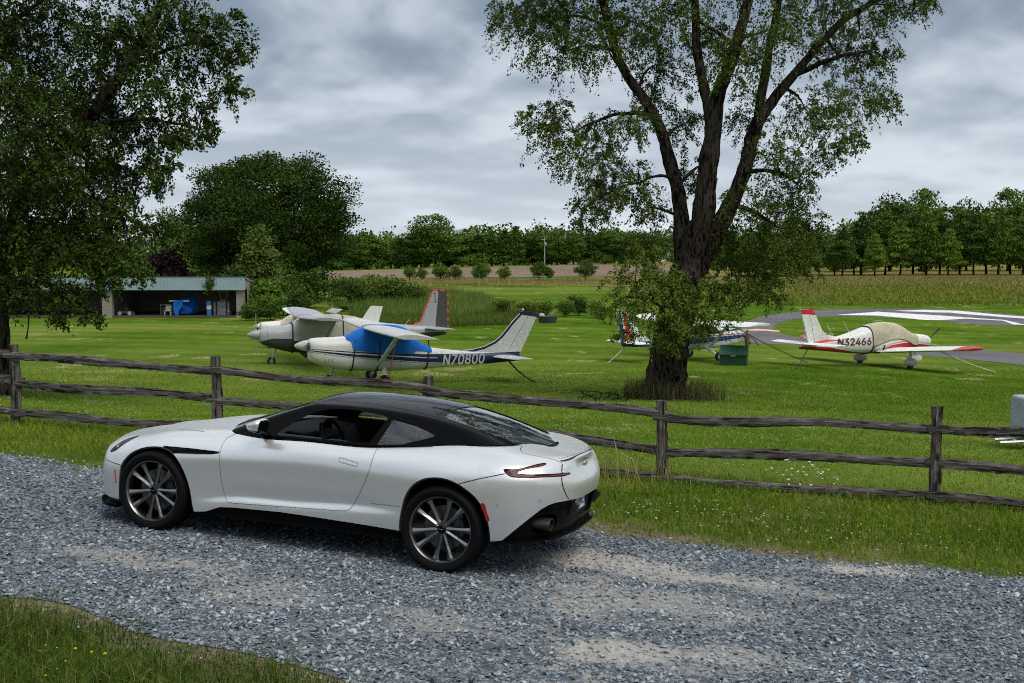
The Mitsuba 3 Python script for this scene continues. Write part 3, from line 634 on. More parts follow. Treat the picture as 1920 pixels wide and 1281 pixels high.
# tail emblem and wing badge, raised on the lid
def wings(w, t=.002):
    a = sg.Polygon([(0, .06), (.12, .075), (.30, .10), (.50, .095), (.47, .045), (.36, .02), (.26, -.01), (.14, -.035), (0, -.05)])
    a = a.union(sa.scale(a, -1, 1, origin=(0, 0))).union(sg.box(-.10, -.06, .10, .06))
    m = trimesh.creation.extrude_polygon(sa.scale(a, w, w, origin=(0, 0)), t, engine='earcut'); return m
E2 = np.eye(4); E2[:3, 0] = (0, 1, 0); E2[:3, 1] = (-.3, 0, .954); E2[:3, 2] = (.954, 0, .3); E2[:3, 3] = (3.738, 0, .862)
cpart('wing_badge', xf(wings(.15, .006), E2), 'm_chrome', False)

# greenhouse: a shell over the cabin
gx = np.linspace(.26, 3.56, 300); gy = np.linspace(-.86, .86, 170); GX, GY = np.meshgrid(gx, gy, indexing='ij')
def shell(top, bottom):
    n, m = GX.shape; f = grid_faces(n, m)
    A = np.stack([GX, GY, top], -1).reshape(-1, 3); B = np.stack([GX, GY, bottom], -1).reshape(-1, 3); k = n * m
    f1 = np.vstack([f[:, [0, 1, 2]], f[:, [0, 2, 3]]]); f2 = f1[:, ::-1] + k
    idx = np.arange(k).reshape(n, m); ring = np.concatenate([idx[:-1, 0], idx[-1, :-1], idx[::-1, -1][:-1], idx[0, ::-1][:-1]]); nx = np.roll(ring, -1)
    w = np.vstack([np.stack([ring, nx + 0, nx + k], 1), np.stack([ring, nx + k, ring + k], 1)])
    return m3.Manifold(m3.Mesh(np.ascontiguousarray(np.vstack([A, B]), np.float32), np.ascontiguousarray(np.vstack([f1, f2, w])[:, ::-1], np.uint32)))
GZ = greenhouse(GX, GY)
gpoly = sg.Polygon(spline_pts([(.30, 0), (.40, -.40), (.56, -.62), (.80, -.80), (1.2, -.85), (2.0, -.85), (2.5, -.80), (2.9, -.72), (3.16, -.585), (3.30, -.465), (3.39, -.35), (3.45, -.17), (3.465, 0), (3.45, .17), (3.39, .35), (3.30, .465), (3.16, .585), (2.9, .72), (2.5, .80), (2.0, .85), (1.2, .85), (.80, .80), (.56, .62), (.40, .40)], 5, closed=True)).buffer(0)
house = (shell(GZ + .0015, GZ - .030) ^ to_m3(extrude_xy(gpoly, .8, 1.5))) - S
OPEN = smooth_poly([(1.150, .958), (1.283, 1.060), (1.40, 1.132), (1.52, 1.185), (1.66, 1.211), (1.85, 1.215), (2.02, 1.203), (2.155, 1.185), (2.135, 1.12), (2.075, .99), (2.05, .968), (1.8, .965), (1.4, .960)], 5)
OPEN = sg.Polygon([(1.135, .955), (1.283, 1.066), (1.40, 1.138), (1.471, 1.172), (1.56, 1.199), (1.70, 1.2145), (1.85, 1.2165), (2.00, 1.207), (2.160, 1.186), (2.055, .966), (1.6, .961)]).buffer(-.012).buffer(.012)
QUART = sg.Polygon([(2.200, 1.172), (2.30, 1.160), (2.418, 1.139), (2.53, 1.108), (2.610, 1.078), (2.595, 1.064), (2.50, 1.032), (2.35, .988), (2.125, .966)]).buffer(-.008).buffer(.008)
WS = sg.Polygon(spline_pts([(.520, 0), (.545, -.25), (.640, -.47), (.80, -.615), (.90, -.628), (1.10, -.570), (1.33, -.480), (1.345, -.40), (1.325, -.2), (1.318, 0), (1.325, .2), (1.345, .40), (1.33, .480), (1.10, .570), (.90, .628), (.80, .615), (.640, .47), (.545, .25)], 5, closed=True)).buffer(0)
RW = sg.Polygon(spline_pts([(2.560, 0), (2.568, -.25), (2.600, -.455), (2.70, -.478), (2.90, -.472), (3.15, -.452), (3.285, -.425), (3.375, -.32), (3.425, -.16), (3.438, 0), (3.425, .16), (3.375, .32), (3.285, .425), (3.15, .452), (2.90, .472), (2.70, .478), (2.600, .455), (2.568, .25)], 5, closed=True)).buffer(0)
house = house - both(OPEN, .35) - both(QUART, .35) - to_m3(extrude_xy(WS, .85, 1.5)) - to_m3(extrude_xy(RW, .85, 1.5))
line = sg.LineString(spline_pts([(1.02, -.655), (1.20, -.585), (1.42, -.520), (1.65, -.497), (1.85, -.495), (2.10, -.508), (2.35, -.520), (2.60, -.507)], 8))
for s in (1, -1):
    house = house - (to_m3(extrude_xy(sa.scale(line.buffer(.004), 1, s, origin=(0, 0)), .9, 1.5)) - shell(GZ - .006, GZ - .5))
house = house - (to_m3(extrude_xy(sg.LineString([(2.535, -.50), (2.515, 0), (2.535, .50)]).buffer(.003), 1.0, 1.5)) - shell(GZ - .006, GZ - .5))
cpart('roof', house, 'm_gloss_black', 28)
def pane(poly, step=.02, drop=.006, proj='xy', side=-1):
    x0, a0, x1, a1 = poly.bounds
    pts = np.stack(np.meshgrid(np.arange(x0, x1, step), np.arange(a0, a1, step)), -1).reshape(-1, 2)
    pts = pts[shapely.contains_xy(poly.buffer(-step * .4), pts[:, 0], pts[:, 1])]
    v = np.vstack([pts, np.array(poly.exterior.segmentize(step).coords)[:-1]])
    from scipy.spatial import Delaunay
    f = Delaunay(v).simplices; c = v[f].mean(1); f = f[shapely.contains_xy(poly, c[:, 0], c[:, 1])]
    if proj == 'xy': return trimesh.Trimesh(np.stack([v[:, 0], v[:, 1], greenhouse(v[:, 0], v[:, 1]) - drop], 1), f, process=False)
    y = np.linspace(.40, .86, 160); q = greenhouse(v[:, 0][:, None], np.broadcast_to(y, (len(v), 160)))
    yy = np.array([np.interp(-z, -qq, y) for z, qq in zip(v[:, 1], q)]) - drop
    return trimesh.Trimesh(np.stack([v[:, 0], side * yy, v[:, 1]], 1), f, process=False)
cpart('windscreen', pane(WS), 'm_glass', True); cpart('rear_window', pane(RW), 'm_glass_tint', True)
for s in (-1, 1): cpart('quarter_window', pane(QUART.buffer(.01), .02, .008, 'xz', s), 'm_glass_tint', True)
for s in (-1, 1):   # window sill trim along the belt
    t = [(x, s * (float(_beltw(x)) + .004), float(_beltz(x)) + .004) for x in np.linspace(1.08, 2.62, 40)]
    cpart('window_trim', tube(t, .0065, 8), 'm_gloss_black', True)

# cabin
lining = (to_m3(extrude_xy(POCKET.buffer(-.002), .338, .945)) - to_m3(extrude_xy(POCKET.buffer(-.022), .37, 1.4)))
cpart('cabin_lining', lining, 'm_cabin', 30)
dash = m3.Manifold.batch_hull([m3.Manifold.sphere(.05, 16).translate(p) for p in ((.86, -.58, .90), (.86, .58, .90), (1.18, -.60, .87), (1.18, .60, .87), (1.30, -.60, .68), (1.30, .60, .68), (.9, -.55, .6), (.9, .55, .6))])
db = cpart('dashboard', dash, 'm_leather', 30)
put(db + '__instrument_hood', m3.Manifold.batch_hull([m3.Manifold.sphere(.03, 12).translate(p) for p in ((1.12, -.52, .93), (1.12, -.22, .93), (1.26, -.50, .92), (1.26, -.24, .92), (1.2, -.5, .8), (1.2, -.24, .8))]), 'm_leather', CARM, 30)
put(db + '__screen', rbox(1.21, 1.225, -.12, .12, .92, 1.0, .006, 8), 'm_lamp_dark', CARM, 30)
W = trimesh.creation.torus(.178, .015, 48, 12); W.apply_transform(pose(ry=math.radians(68))); W.apply_translation((1.50, -.37, .90))
sw = cpart('steering_wheel', W, 'm_leather', True)
hub = trimesh.creation.cylinder(.055, .04, sections=24); hub.apply_transform(pose(ry=math.radians(68))); hub.apply_translation((1.485, -.37, .895))
put(sw + '__hub', hub, 'm_leather', CARM, 30)
put(sw + '__emblem', xf(wings(.05, .003), np.array([[.37, 0, .93, 1.51], [0, 1, 0, -.37], [.93, 0, -.37, .903], [0, 0, 0, 1]]) @ np.diag([1, 1, 1, 1.0])), 'm_chrome', CARM, False)
for a in (-90, 20, 160):
    q = math.radians(a); e = np.array([math.sin(q) * .37, math.cos(q), math.sin(q) * .93])
    put(numkey(sw + '__wheel_spoke'), tube([(1.487, -.37, .895) + e * .04, (1.50, -.37, .90) + e * .17], [.018, .012], 8), 'm_leather', CARM, 30)
for s in (-1, 1):
    seat = m3.Manifold.batch_hull([m3.Manifold.sphere(.05, 14).translate((x, s * .37 + y, z)) for x, y, z in ((1.50, -.20, .47), (1.50, .20, .47), (1.98, -.21, .44), (1.98, .21, .44), (1.5, -.2, .38), (1.98, .2, .36))])
    back = m3.Manifold.batch_hull([m3.Manifold.sphere(.045, 14).translate((x, s * .37 + y, z)) for x, y, z in ((1.98, -.20, .45), (1.98, .20, .45), (2.30, -.16, .94), (2.30, .16, .94), (2.08, .2, .45), (2.36, 0, .98))])
    st = cpart('seat', seat + back, 'm_leather', 40)
    put(st + '__headrest', rbox(2.32, 2.41, s * .37 - .12, s * .37 + .12, .92, 1.11, .04), 'm_leather', CARM, 40)
cpart('centre_console', rbox(1.25, 2.35, -.13, .13, .36, .66, .05), 'm_leather', 40)
cpart('rear_shelf', to_m3(extrude_xy(POCKET.buffer(-.024).intersection(sg.box(2.42, -1, 3.2, 1)), .80, .84)), 'm_cabin', 30)
for z, x0, x1 in ((.80, 1.45, 1.75), (.72, 1.5, 1.9)):
    cpart('door_trim', tube([(x0, .688, z), ((x0 + x1) / 2, .682, z + .012), (x1, .688, z)], .006, 8), 'm_chrome', True)

# mirrors
for s in (-1, 1):
    cap = m3.Manifold.batch_hull([m3.Manifold.sphere(r, 20).scale((1, 1.2, 1)).translate((x, s * y, z)) for r, x, y, z in ((.022, .985, .960, 1.035), (.024, .995, .945, 1.010), (.040, 1.10, .895, 1.062), (.040, 1.10, 1.000, 1.060), (.034, 1.10, .905, 1.010), (.030, 1.10, 1.00, 1.012))])
    cap = cap.trim_by_plane((-1, 0, 0), -1.128)
    mi_ = cpart('door_mirror', cap.trim_by_plane((0, 0, 1), 1.006), 'm_paint', 40)
    put(mi_ + '__mirror_base', cap.trim_by_plane((0, 0, -1), -1.005) + m3.Manifold.batch_hull([m3.Manifold.sphere(.014, 12).translate((x, s * y, z)) for x, y, z in ((1.04, .80, .945), (1.11, .81, .945), (1.05, .90, .995), (1.10, .91, .995))]), 'm_gloss_black', CARM, 40)
    put(mi_ + '__mirror_glass', cap.scale((.6, .93, .93)).translate((1.128 * .4 + .003, s * .955 * .07, 1.035 * .07)) ^ to_m3(box(1.10, 1.14, -1.2, 1.2, .9, 1.2)), 'm_gloss_black', CARM, 40)

# wheels: axis along y, outer face towards -y, hub at the origin
def wheel_parts(width, ro=.356):
    h = width / 2
    tyre = [(.268, -h + .028), (.282, -h + .012), (.300, -h + .003), (.322, -h), (.338, -h + .008), (.349, -h + .022)]
    for g in (-.30, -.10, .10, .30):
        c = g * width; tyre += [(ro, c - .006), (ro - .007, c - .005), (ro - .007, c + .005), (ro, c + .006)]
    tyre += [(.349, h - .022), (.322, h), (.268, h - .02), (.262, 0), (.268, -h + .028)]
    t = lathe(tyre, 96)
    rim = lathe([(.273, -h + .024), (.2715, -h + .018), (.266, -h + .018), (.257, -h + .030), (.250, -h + .050), (.246, -h + .12), (.246, h - .03), (.268, h - .02)], 96)
    f = -h + .040                                  # the spokes' outer face plane
    spokes = []
    for k in range(10):
        a = k * PI / 5 + (0.055 if k % 2 else -0.055) + .12
        ca, s_ = math.cos(a), math.sin(a)
        sec = []
        for rr, wd, yo, dep in ((.040, .020, f + .016, .035), (.075, .016, f + .014, .035), (.15, .0165, f + .008, .030), (.22, .021, f - .001, .028), (.252, .027, f - .006, .028)):
            tw = 0.25 * wd
            sec.append([(rr, -wd, yo + .012), (rr, -wd * .15 + tw, yo - .003), (rr, wd, yo + .009), (rr, wd * .8, yo + dep), (rr, -wd * .8, yo + dep)])
        q = np.array(sec); v = np.stack([q[..., 0] * ca - q[..., 1] * s_, q[..., 2], q[..., 0] * s_ + q[..., 1] * ca], -1)
        n, m, _ = v.shape; fc = grid_faces(n, m, True); fc = np.vstack([fc[:, [0, 1, 2]], fc[:, [0, 2, 3]]])
        spokes.append(trimesh.Trimesh(v.reshape(-1, 3), fc, process=False))
    hub = lathe([(0, f + .004), (.030, f + .005), (.034, f + .010), (.036, f + .020), (.058, f + .022), (.066, f + .034), (.07, f + .07)], 48)
    cap = lathe([(0, f + .0005), (.027, f + .0012), (.030, f + .004), (.030, f + .01)], 40)
    bolts = [(.052 * math.cos(b), f + .024, .052 * math.sin(b)) for b in np.arange(5) * 2 * PI / 5]
    disc = lathe([(.08, .0), (.185, .0), (.185, .02), (.08, .02)], 64); disc.apply_translation((0, f + .085, 0))
    return t, rim, spokes, hub, cap, bolts, disc, f
for x, w, track in ((0.0, .255, .955), (2.805, .285, .972)):
    t, rim, spokes, hub, cap, bolts, disc, f = wheel_parts(w)
    for s in (-1, 1):
        M = CARM @ pose((x, s * (track - w / 2), .352)) @ np.diag([1, -s, 1, 1.0])
        wk = part(CAR, 'wheel', t, 'm_rubber', M, 30); 
        put(wk + '__rim', rim, 'm_gunmetal', M, 30)
        for q in spokes: put(numkey(wk + '__spoke'), q, 'm_gunmetal', M, False)
        put(wk + '__hub', hub, 'm_dark_metal', M, 30); put(wk + '__centre_cap', cap, 'm_gloss_black', M, 30)
        wg = xf(wings(.046, .0012), np.array([[1, 0, 0, 0], [0, 0, -1, f - .0012], [0, 1, 0, 0], [0, 0, 0, 1.0]])); put(wk + '__cap_emblem', wg, 'm_chrome', M)
        for b in bolts: put(numkey(wk + '__wheel_bolt'), trimesh.creation.icosphere(1, .009).apply_translation(b), 'm_dark_metal', M)
        put(wk + '__brake_disc', disc, 'm_disc', M, 30)
        cal = m3.Manifold.batch_hull([m3.Manifold.sphere(.02, 10).translate((.165 * math.cos(a), f + .08 + d, .165 * math.sin(a))) for a in (-.5, -.2, .2, .5) for d in (0, .05)])
        put(wk + '__brake_caliper', cal, 'm_dark_metal', M, 30)
# ------------------------------------------------------------------ aeroplanes: x back from the main axle, y to the aircraft's right, z up from the ground
def plin(x, pts):
    """piecewise-linear function in drjit"""
    out = mi.Float(pts[0][1])
    for (a, va), (b, vb) in zip(pts[:-1], pts[1:]):
        out = out + dr.clip((x - a) / (b - a), 0, 1) * (vb - va)
    return out
def between(v, a, b, e=0.004): return smoothstep(-e, e, v - a) * smoothstep(-e, e, b - v)
WHITE_AC = (0.62, 0.63, 0.61); NAVY = (0.010, 0.022, 0.085); SILVER_AC = (0.33, 0.35, 0.375); RED_AC = (0.45, 0.018, 0.035); BLUE_AC = (0.012, 0.045, 0.20)
scene['m_ac_worn'] = P((0.47, 0.48, 0.47), 0.4); scene['m_ac_white'] = P(WHITE_AC, 0.35, spec=0.5); scene['m_ac_silver'] = P(SILVER_AC, 0.42, metal=0.2)
scene['m_ac_navy'] = P(NAVY, 0.35); scene['m_ac_red'] = P(RED_AC, 0.35); scene['m_ac_blue'] = P(BLUE_AC, 0.35)
scene['m_ac_grey'] = P((0.045, 0.048, 0.052), 0.5); scene['m_maroon'] = P((0.085, 0.012, 0.018), 0.5); scene['m_letter_white'] = P((0.55, 0.58, 0.56), 0.45)
scene['m_strap'] = P((0.012, 0.012, 0.016), 0.7); scene['m_pink_strap'] = P((0.62, 0.12, 0.12), 0.6); scene['m_tyre_ac'] = P((0.016, 0.016, 0.016), 0.75)
scene['m_alloy'] = P((0.42, 0.42, 0.41), 0.4, metal=0.6)
def cloth_bump(base, amp=0.02):
    def col(p, n, uv): return mi.Color3f(base) * (0.80 + 0.4 * fbm(p.x * 3, p.y * 3, p.z * 4, 3))
    return {'type': 'twosided', 'bsdf': {'type': 'principled', 'base_color': mikit.proc(col), 'roughness': 0.8, 'specular': 0.2}}
scene['m_tarp_blue'] = cloth_bump((0.010, 0.13, 0.52)); scene['m_tarp_tan'] = cloth_bump((0.40, 0.38, 0.28)); scene['m_tarp_grey'] = cloth_bump((0.36, 0.345, 0.315)); scene['m_tarp_pale'] = cloth_bump((0.44, 0.41, 0.36))

def panel(c, x, z, xs, zs, k=0.35):
    """thin dark joints between skin panels"""
    q = mi.Float(0)
    for a in xs: q = dr.maximum(q, between(x, a - .006, a + .006, .003))
    for a in zs: q = dr.maximum(q, between(z, a - .005, a + .005, .003))
    return c * (1 - k * q)
def paint_n70800(p, n, uv):
    x, z = uv.x, uv.y
    zt = plin(x, [(-2.5, 1.345), (-.9, 1.21), (1.65, 1.055), (2.6, 1.03), (4.1, 1.005), (6.5, .995)])
    zb = plin(x, [(-2.5, 1.265), (-.9, 1.03), (1.65, .765), (4.1, .62), (4.9, .40), (6.5, .2)])
    zm = plin(x, [(-2.5, 1.31), (-.9, 1.145), (1.65, .93), (2.15, .905)])
    w = plin(x, [(-2.5, .012), (-.9, .022), (1.65, .016), (2.1, .010), (2.12, -.02)])
    band = between(z, zb, zt); band = band * (1 - between(z, zm - w, zm + w))
    thin = between(z, zb - .045, zb - .028) * smoothstep(4.0, 3.9, x)
    c = mix(WHITE_AC, NAVY, dr.maximum(band, thin))
    return panel(c, x, z, (-1.08, -.1, .72, 1.55, 2.3, 3.1, 3.9, 4.7), (1.40, .84)) * (0.90 + 0.15 * fbm(p.x * 2, p.y * 2, p.z * 6, 3))
def paint_silver(p, n, uv):
    x, z = uv.x, uv.y
    zl = plin(x, [(-2.9, 1.00), (-2.1, 1.22), (-1.0, 1.18), (0, 1.10), (2.2, 1.12), (3.2, 1.18), (4.2, 1.32), (6, 1.36)])
    saw = dr.abs(2 * ((x * 3.2 + z * 2.0) - dr.floor(x * 3.2 + z * 2.0)) - 1) * smoothstep(1.9, 2.1, x) * smoothstep(3.6, 3.2, x) * 0.22
    c = mix(SILVER_AC, (0.035, 0.037, 0.04), smoothstep(-.006, .006, zl + saw - z))
    seam = dr.maximum(between(x, -1.26, -1.235), between(x, -2.30, -2.285))
    c = panel(c, x, z, (-.4, .6, 1.5, 2.6, 3.5, 4.4, 5.1), (1.45,))
    return mix(c, (0.02, 0.02, 0.02), seam * 0.8) * (0.88 + 0.2 * fbm(p.x * 2, p.y * 2, p.z * 6, 3))
def paint_c150(p, n, uv):
    x, z = uv.x, uv.y
    zt = plin(x, [(-2.4, 1.18), (-.5, 1.10), (1.5, 1.02), (5.5, .98)]); zb = plin(x, [(-2.4, 1.06), (-.5, .86), (1.5, .74), (4, .70), (5.5, .3)])
    c = mix(WHITE_AC, BLUE_AC, between(z, zb, zt)); c = mix(c, RED_AC, between(z, zt + .035, zt + .075)); c = mix(c, BLUE_AC, between(z, zt + .20, zt + .28) * smoothstep(-.3, -.6, x))
    return panel(mix(c, BLUE_AC, between(z, zb - .055, zb - .035)), x, z, (-.9, .1, 1.0, 1.9, 2.8), (1.3,), .25)
def paint_cherokee(p, n, uv):
    x, z = uv.x, uv.y            # red flank rising under the wing, sweeping down behind it and up again at the tail
    zr = plin(x, [(-2.6, .90), (-1.6, 1.02), (-.7, 1.10), (0.1, 1.02), (.8, .78), (1.4, .70), (2.2, .76), (3.0, .90), (3.6, 1.02), (5.5, 1.12)])
    c = mix(WHITE_AC, RED_AC, smoothstep(-.006, .006, zr - z))
    c = mix(c, RED_AC, between(z, zr + .045, zr + .065) * smoothstep(1.2, 1.1, x)); c = mix(c, (.02, .02, .03), between(z, zr + .085, zr + .097) * smoothstep(3.2, 3.0, x))
    c = mix(c, RED_AC, between(z, plin(x, [(2.9, 1.32), (4.6, 1.16)]), plin(x, [(2.9, 1.325), (3.6, 1.37), (5.0, 1.34)])) * smoothstep(2.85, 2.9, x))
    k = plin(x, [(-1.6, .84), (0, .80), (.55, .62)]); c = mix(c, (.10, .10, .14), between(z, k - .05, k + .02) * smoothstep(.6, .55, x) * smoothstep(-1.5, -1.4, x))
    return panel(c, x, z, (-1.75, -.2, 1.5, 2.4, 3.3, 4.1), (1.02,), .25) * (0.92 + 0.12 * fbm(p.x * 2, p.y * 2, p.z * 6, 3))
for nm, fn in (('m_paint_navy_band', paint_n70800), ('m_paint_silver_grey', paint_silver), ('m_paint_blue_red', paint_c150), ('m_paint_red_flank', paint_cherokee)):
    scene[nm] = {'type': 'twosided', 'bsdf': {'type': 'principled', 'base_color': mikit.proc(fn), 'roughness': 0.36, 'specular': 0.5}}

def fuse(st, off=0.0, nx=90, na=48, wrinkle=0.0, seed=0):
    """fuselage loft from stations (x, bottom, top, half width, exponent)"""
    s = np.array(st, float); x = np.linspace(s[0, 0], s[-1, 0], nx)
    q = PchipInterpolator(s[:, 0], s[:, 1:])(x); zb, zt, w, e = q.T
    a = np.linspace(0, 2 * PI, na, endpoint=False); c, sn = np.cos(a), np.sin(a)
    ee = 2 / e[:, None]
    y = (w + off)[:, None] * np.sign(c) * np.abs(c) ** ee; z = ((zt + zb) / 2)[:, None] + ((zt - zb) / 2 + off)[:, None] * np.sign(sn) * np.abs(sn) ** ee
    V = np.stack([np.broadcast_to(x[:, None], y.shape), y, z], -1)
    if wrinkle:
        n = meshkit.fbm(V * (2.2, 3, 1.6) + seed, 3, 4) - 0.5; d = np.stack([0 * y, c[None] + 0 * y, sn[None] + 0 * y], -1); V = V + d * (n * wrinkle)[..., None]
    v = np.vstack([V.reshape(-1, 3), V[0].mean(0), V[-1].mean(0)]); f = grid_faces(nx, na, True); k = np.arange(na); m = nx * na
    f = np.vstack([f[:, [0, 1, 2]], f[:, [0, 2, 3]], np.stack([(k + 1) % na, k, 0 * k + m], 1), np.stack([(nx - 1) * na + k, (nx - 1) * na + (k + 1) % na, 0 * k + m + 1], 1)])
    t = trimesh.Trimesh(v, f, process=False)
    if t.volume < 0: t.invert()
    return t
def airfoil(c, t, n=14):
    s = (1 - np.cos(np.linspace(0, PI, n))) / 2; y = 5 * t * (0.2969 * np.sqrt(s) - 0.126 * s - 0.3516 * s ** 2 + 0.2843 * s ** 3 - 0.1036 * s ** 4)
    up = np.stack([s, y + 0.02 * (1 - (2 * s - 1) ** 2)], 1); lo = np.stack([s, -y + 0.02 * (1 - (2 * s - 1) ** 2)], 1)[::-1][1:-1]
    return np.vstack([up, lo]) * c
def flying_surface(secs, inc=0.0):
    """secs: (span position, leading edge x, chord, height, thickness ratio)"""
    R = []
    for y, x, c, z, t in secs:
        p = airfoil(c, t); p[:, 1] -= p[:, 0] * inc; R.append(np.stack([x + p[:, 0], np.full(len(p), y), z + p[:, 1]], 1))
    R = np.array(R); n, m, _ = R.shape; v = R.reshape(-1, 3); f = grid_faces(n, m, True)
    v = np.vstack([v, R[0].mean(0), R[-1].mean(0)]); k = np.arange(m)
    f = np.vstack([f[:, [0, 1, 2]], f[:, [0, 2, 3]], np.stack([(k + 1) % m, k, 0 * k + n * m], 1), np.stack([(n - 1) * m + k, (n - 1) * m + (k + 1) % m, 0 * k + n * m + 1], 1)])
    t = trimesh.Trimesh(v, f, process=False)
    if t.volume < 0: t.invert()
    return t
def fin_mesh(pts, t=0.045):
    p = sg.Polygon(pts).buffer(-.02).buffer(.02); core = to_m3(extrude_xz(p, -t, t)); return core
def ac_wheel(r=.22, w=.15):
    return lathe([(r * .42, -w * .30), (r * .55, -w * .42), (r * .80, -w * .5), (r * .95, -w * .30), (r, 0), (r * .95, w * .30), (r * .80, w * .5), (r * .55, w * .42), (r * .42, w * .30), (r * .42, -w * .30)], 28)
def ac_hub(r=.22, w=.15): return lathe([(0, -w * .42), (r * .16, -w * .42), (r * .2, -w * .30), (r * .43, -w * .28), (r * .43, w * .28), (r * .2, w * .3), (0, w * .4)], 24)
def blade(L, w=.10, ang=0.0, x=0.0, z=0.0):
    """a propeller blade from the hub at (x, 0, z), pointing up and turned by ang about the x axis"""
    n = 9; s = np.linspace(0, 1, n); ch = w * (0.55 + 0.9 * s - 0.95 * s ** 2.5); tw = np.radians(55 - 40 * s); R = []
    for k in range(n):
        p = np.array([(-.5, 0), (-.2, .12), (.2, .12), (.5, 0), (.2, -.05), (-.2, -.05)]) * ch[k]
        c, q = math.cos(tw[k]), math.sin(tw[k]); R.append(np.stack([p[:, 0] * q + p[:, 1] * c, p[:, 0] * c - p[:, 1] * q, np.full(6, s[k] * L)], 1))
    R = np.array(R); v = R.reshape(-1, 3); f = grid_faces(n, 6, True); v = np.vstack([v, R[-1].mean(0)]); k = np.arange(6)
    f = np.vstack([f[:, [0, 1, 2]], f[:, [0, 2, 3]], np.stack([(n - 1) * 6 + k, (n - 1) * 6 + (k + 1) % 6, 0 * k + n * 6], 1)])
    m = trimesh.Trimesh(v, f, process=False)
    m.apply_transform(pose((x, 0, z), rx=ang)); return m
def uvside(m):
    m = tm(m); return m, np.stack([m.vertices[:, 0], m.vertices[:, 2]], 1)
def plane_matrix(px, Y, ang, right_facing, dz=0.0):
    """ang: how far the nose swings from square across the view; left-facing noses swing towards the camera, right-facing ones away"""
    o = spot(px, Y); M = np.eye(4); a = math.radians(ang)
    if not right_facing: u = np.array([math.cos(a), math.sin(a), 0]); r_ = np.array([-math.sin(a), math.cos(a), 0])
    else: u = np.array([-math.cos(a), -math.sin(a), 0]); r_ = np.array([math.sin(a), -math.cos(a), 0])
    M[:3, 0] = u; M[:3, 1] = r_; M[:3, 3] = o + [0, 0, dz]; return M
def text_side(txt, h, x, z, side, y, yaw=0.0, slant=0.0, sx=1.0, bold=True):
    """lettering on a flank; side -1: read from the left of the aircraft, +1: from its right"""
    m = meshkit.text_mesh(txt, h, 0.006, bold); v = m.vertices.copy(); v[:, 0] = v[:, 0] * sx + v[:, 1] * slant
    if side < 0: w = np.stack([x + v[:, 0], y(x + v[:, 0]) * -1 - v[:, 2], z + v[:, 1]], 1)
    else: w = np.stack([x - v[:, 0], y(x - v[:, 0]) + v[:, 2], z + v[:, 1]], 1)
    return trimesh.Trimesh(w, m.faces, process=False)

def high_wing(name, label, M, st, paint, wing_m, cover=None, stripes=(), prop_ang=0.3, prop_m='m_dark_metal', spin=(-2.45, -2.95, 1.42, .17), wing=None, fin=None, fin_m='m_ac_white', stab=None, gear=True, strut_m='m_ac_white', nose_x=-1.72, scale=1.0, group='light aeroplanes parked on the lawn'):
    k = tag(numbered(name), label, 'airplane', group); M = M @ np.diag([scale, scale, scale, 1.0])
    f, uv = uvside(fuse(st)); _b = part(k, 'fuselage', f, paint, M, True, uv)
    fm = to_m3(fuse(st))
    for s in (-1, 1):
        wm = flying_surface([(s * y, x, c, z, t) for y, x, c, z, t in wing], .075); part(k, 'wing', wm, wing_m, M, 40)
        part(k, 'tailplane', flying_surface([(s * y, x, c, z, t) for y, x, c, z, t in stab]), wing_m, M, 40)
        q = tube([(.02, s * .56, .72), (.28, s * 2.55, wing[0][3] + .02)], .055, 10); q.vertices[:, 0] = (q.vertices[:, 0] - .15) * 1.6 + .15
        part(k, 'wing_strut', q, strut_m, M, 30)
        leg = tube([(.12, s * .35, .60), (.08, s * .80, .47), (.02, s * 1.16, .25)], [.07, .055, .045], 8); leg.vertices[:, 0] = leg.vertices[:, 0] * 1.3
        part(k, 'main_leg', leg, strut_m, M, 30)
        wh = part(k, 'wheel', ac_wheel().apply_translation((0, s * 1.27, .22)), 'm_tyre_ac', M, 30); put(wh + '__hub', ac_hub().apply_translation((0, s * 1.27, .22)), 'm_alloy', M, 30)
    part(k, 'nose_leg', cat(tube([(nose_x + .22, 0, .75), (nose_x + .03, 0, .36)], [.045, .030], 10), tube([(nose_x + .04, .09, .40), (nose_x, .09, .19)], .018, 8), tube([(nose_x + .04, -.09, .40), (nose_x, -.09, .19)], .018, 8), tube([(nose_x + .05, .09, .40), (nose_x + .05, -.09, .40)], .018, 8), tube([(nose_x + .3, 0, .52), (nose_x + .12, 0, .45), (nose_x + .08, 0, .36)], .014, 6)), 'm_alloy', M, 30)
    wh = part(k, 'wheel', ac_wheel(.19, .13).apply_translation((nose_x, 0, .19)), 'm_tyre_ac', M, 30); put(wh + '__hub', ac_hub(.19, .13).apply_translation((nose_x, 0, .19)), 'm_alloy', M, 30)
    xb, xt, zc, rr = spin
    sp = lathe([(0, xt), (rr * .30, xt + .04), (rr * .62, xt + .16), (rr * .86, xt + .30), (rr, xb + .06), (rr * .95, xb + .08), (0, xb + .08)], 28, 'x'); sp.apply_translation((0, 0, zc))
    part(k, 'spinner', sp, wing_m, M, 30)
    for a in (prop_ang, prop_ang + PI): part(k, 'propeller_blade', blade(.96, .13, a, xb - .10, zc), prop_m, M, 40)
    part(k, 'tail_fin', fin_mesh(fin), fin_m, M, 30)
    return k, M, fm

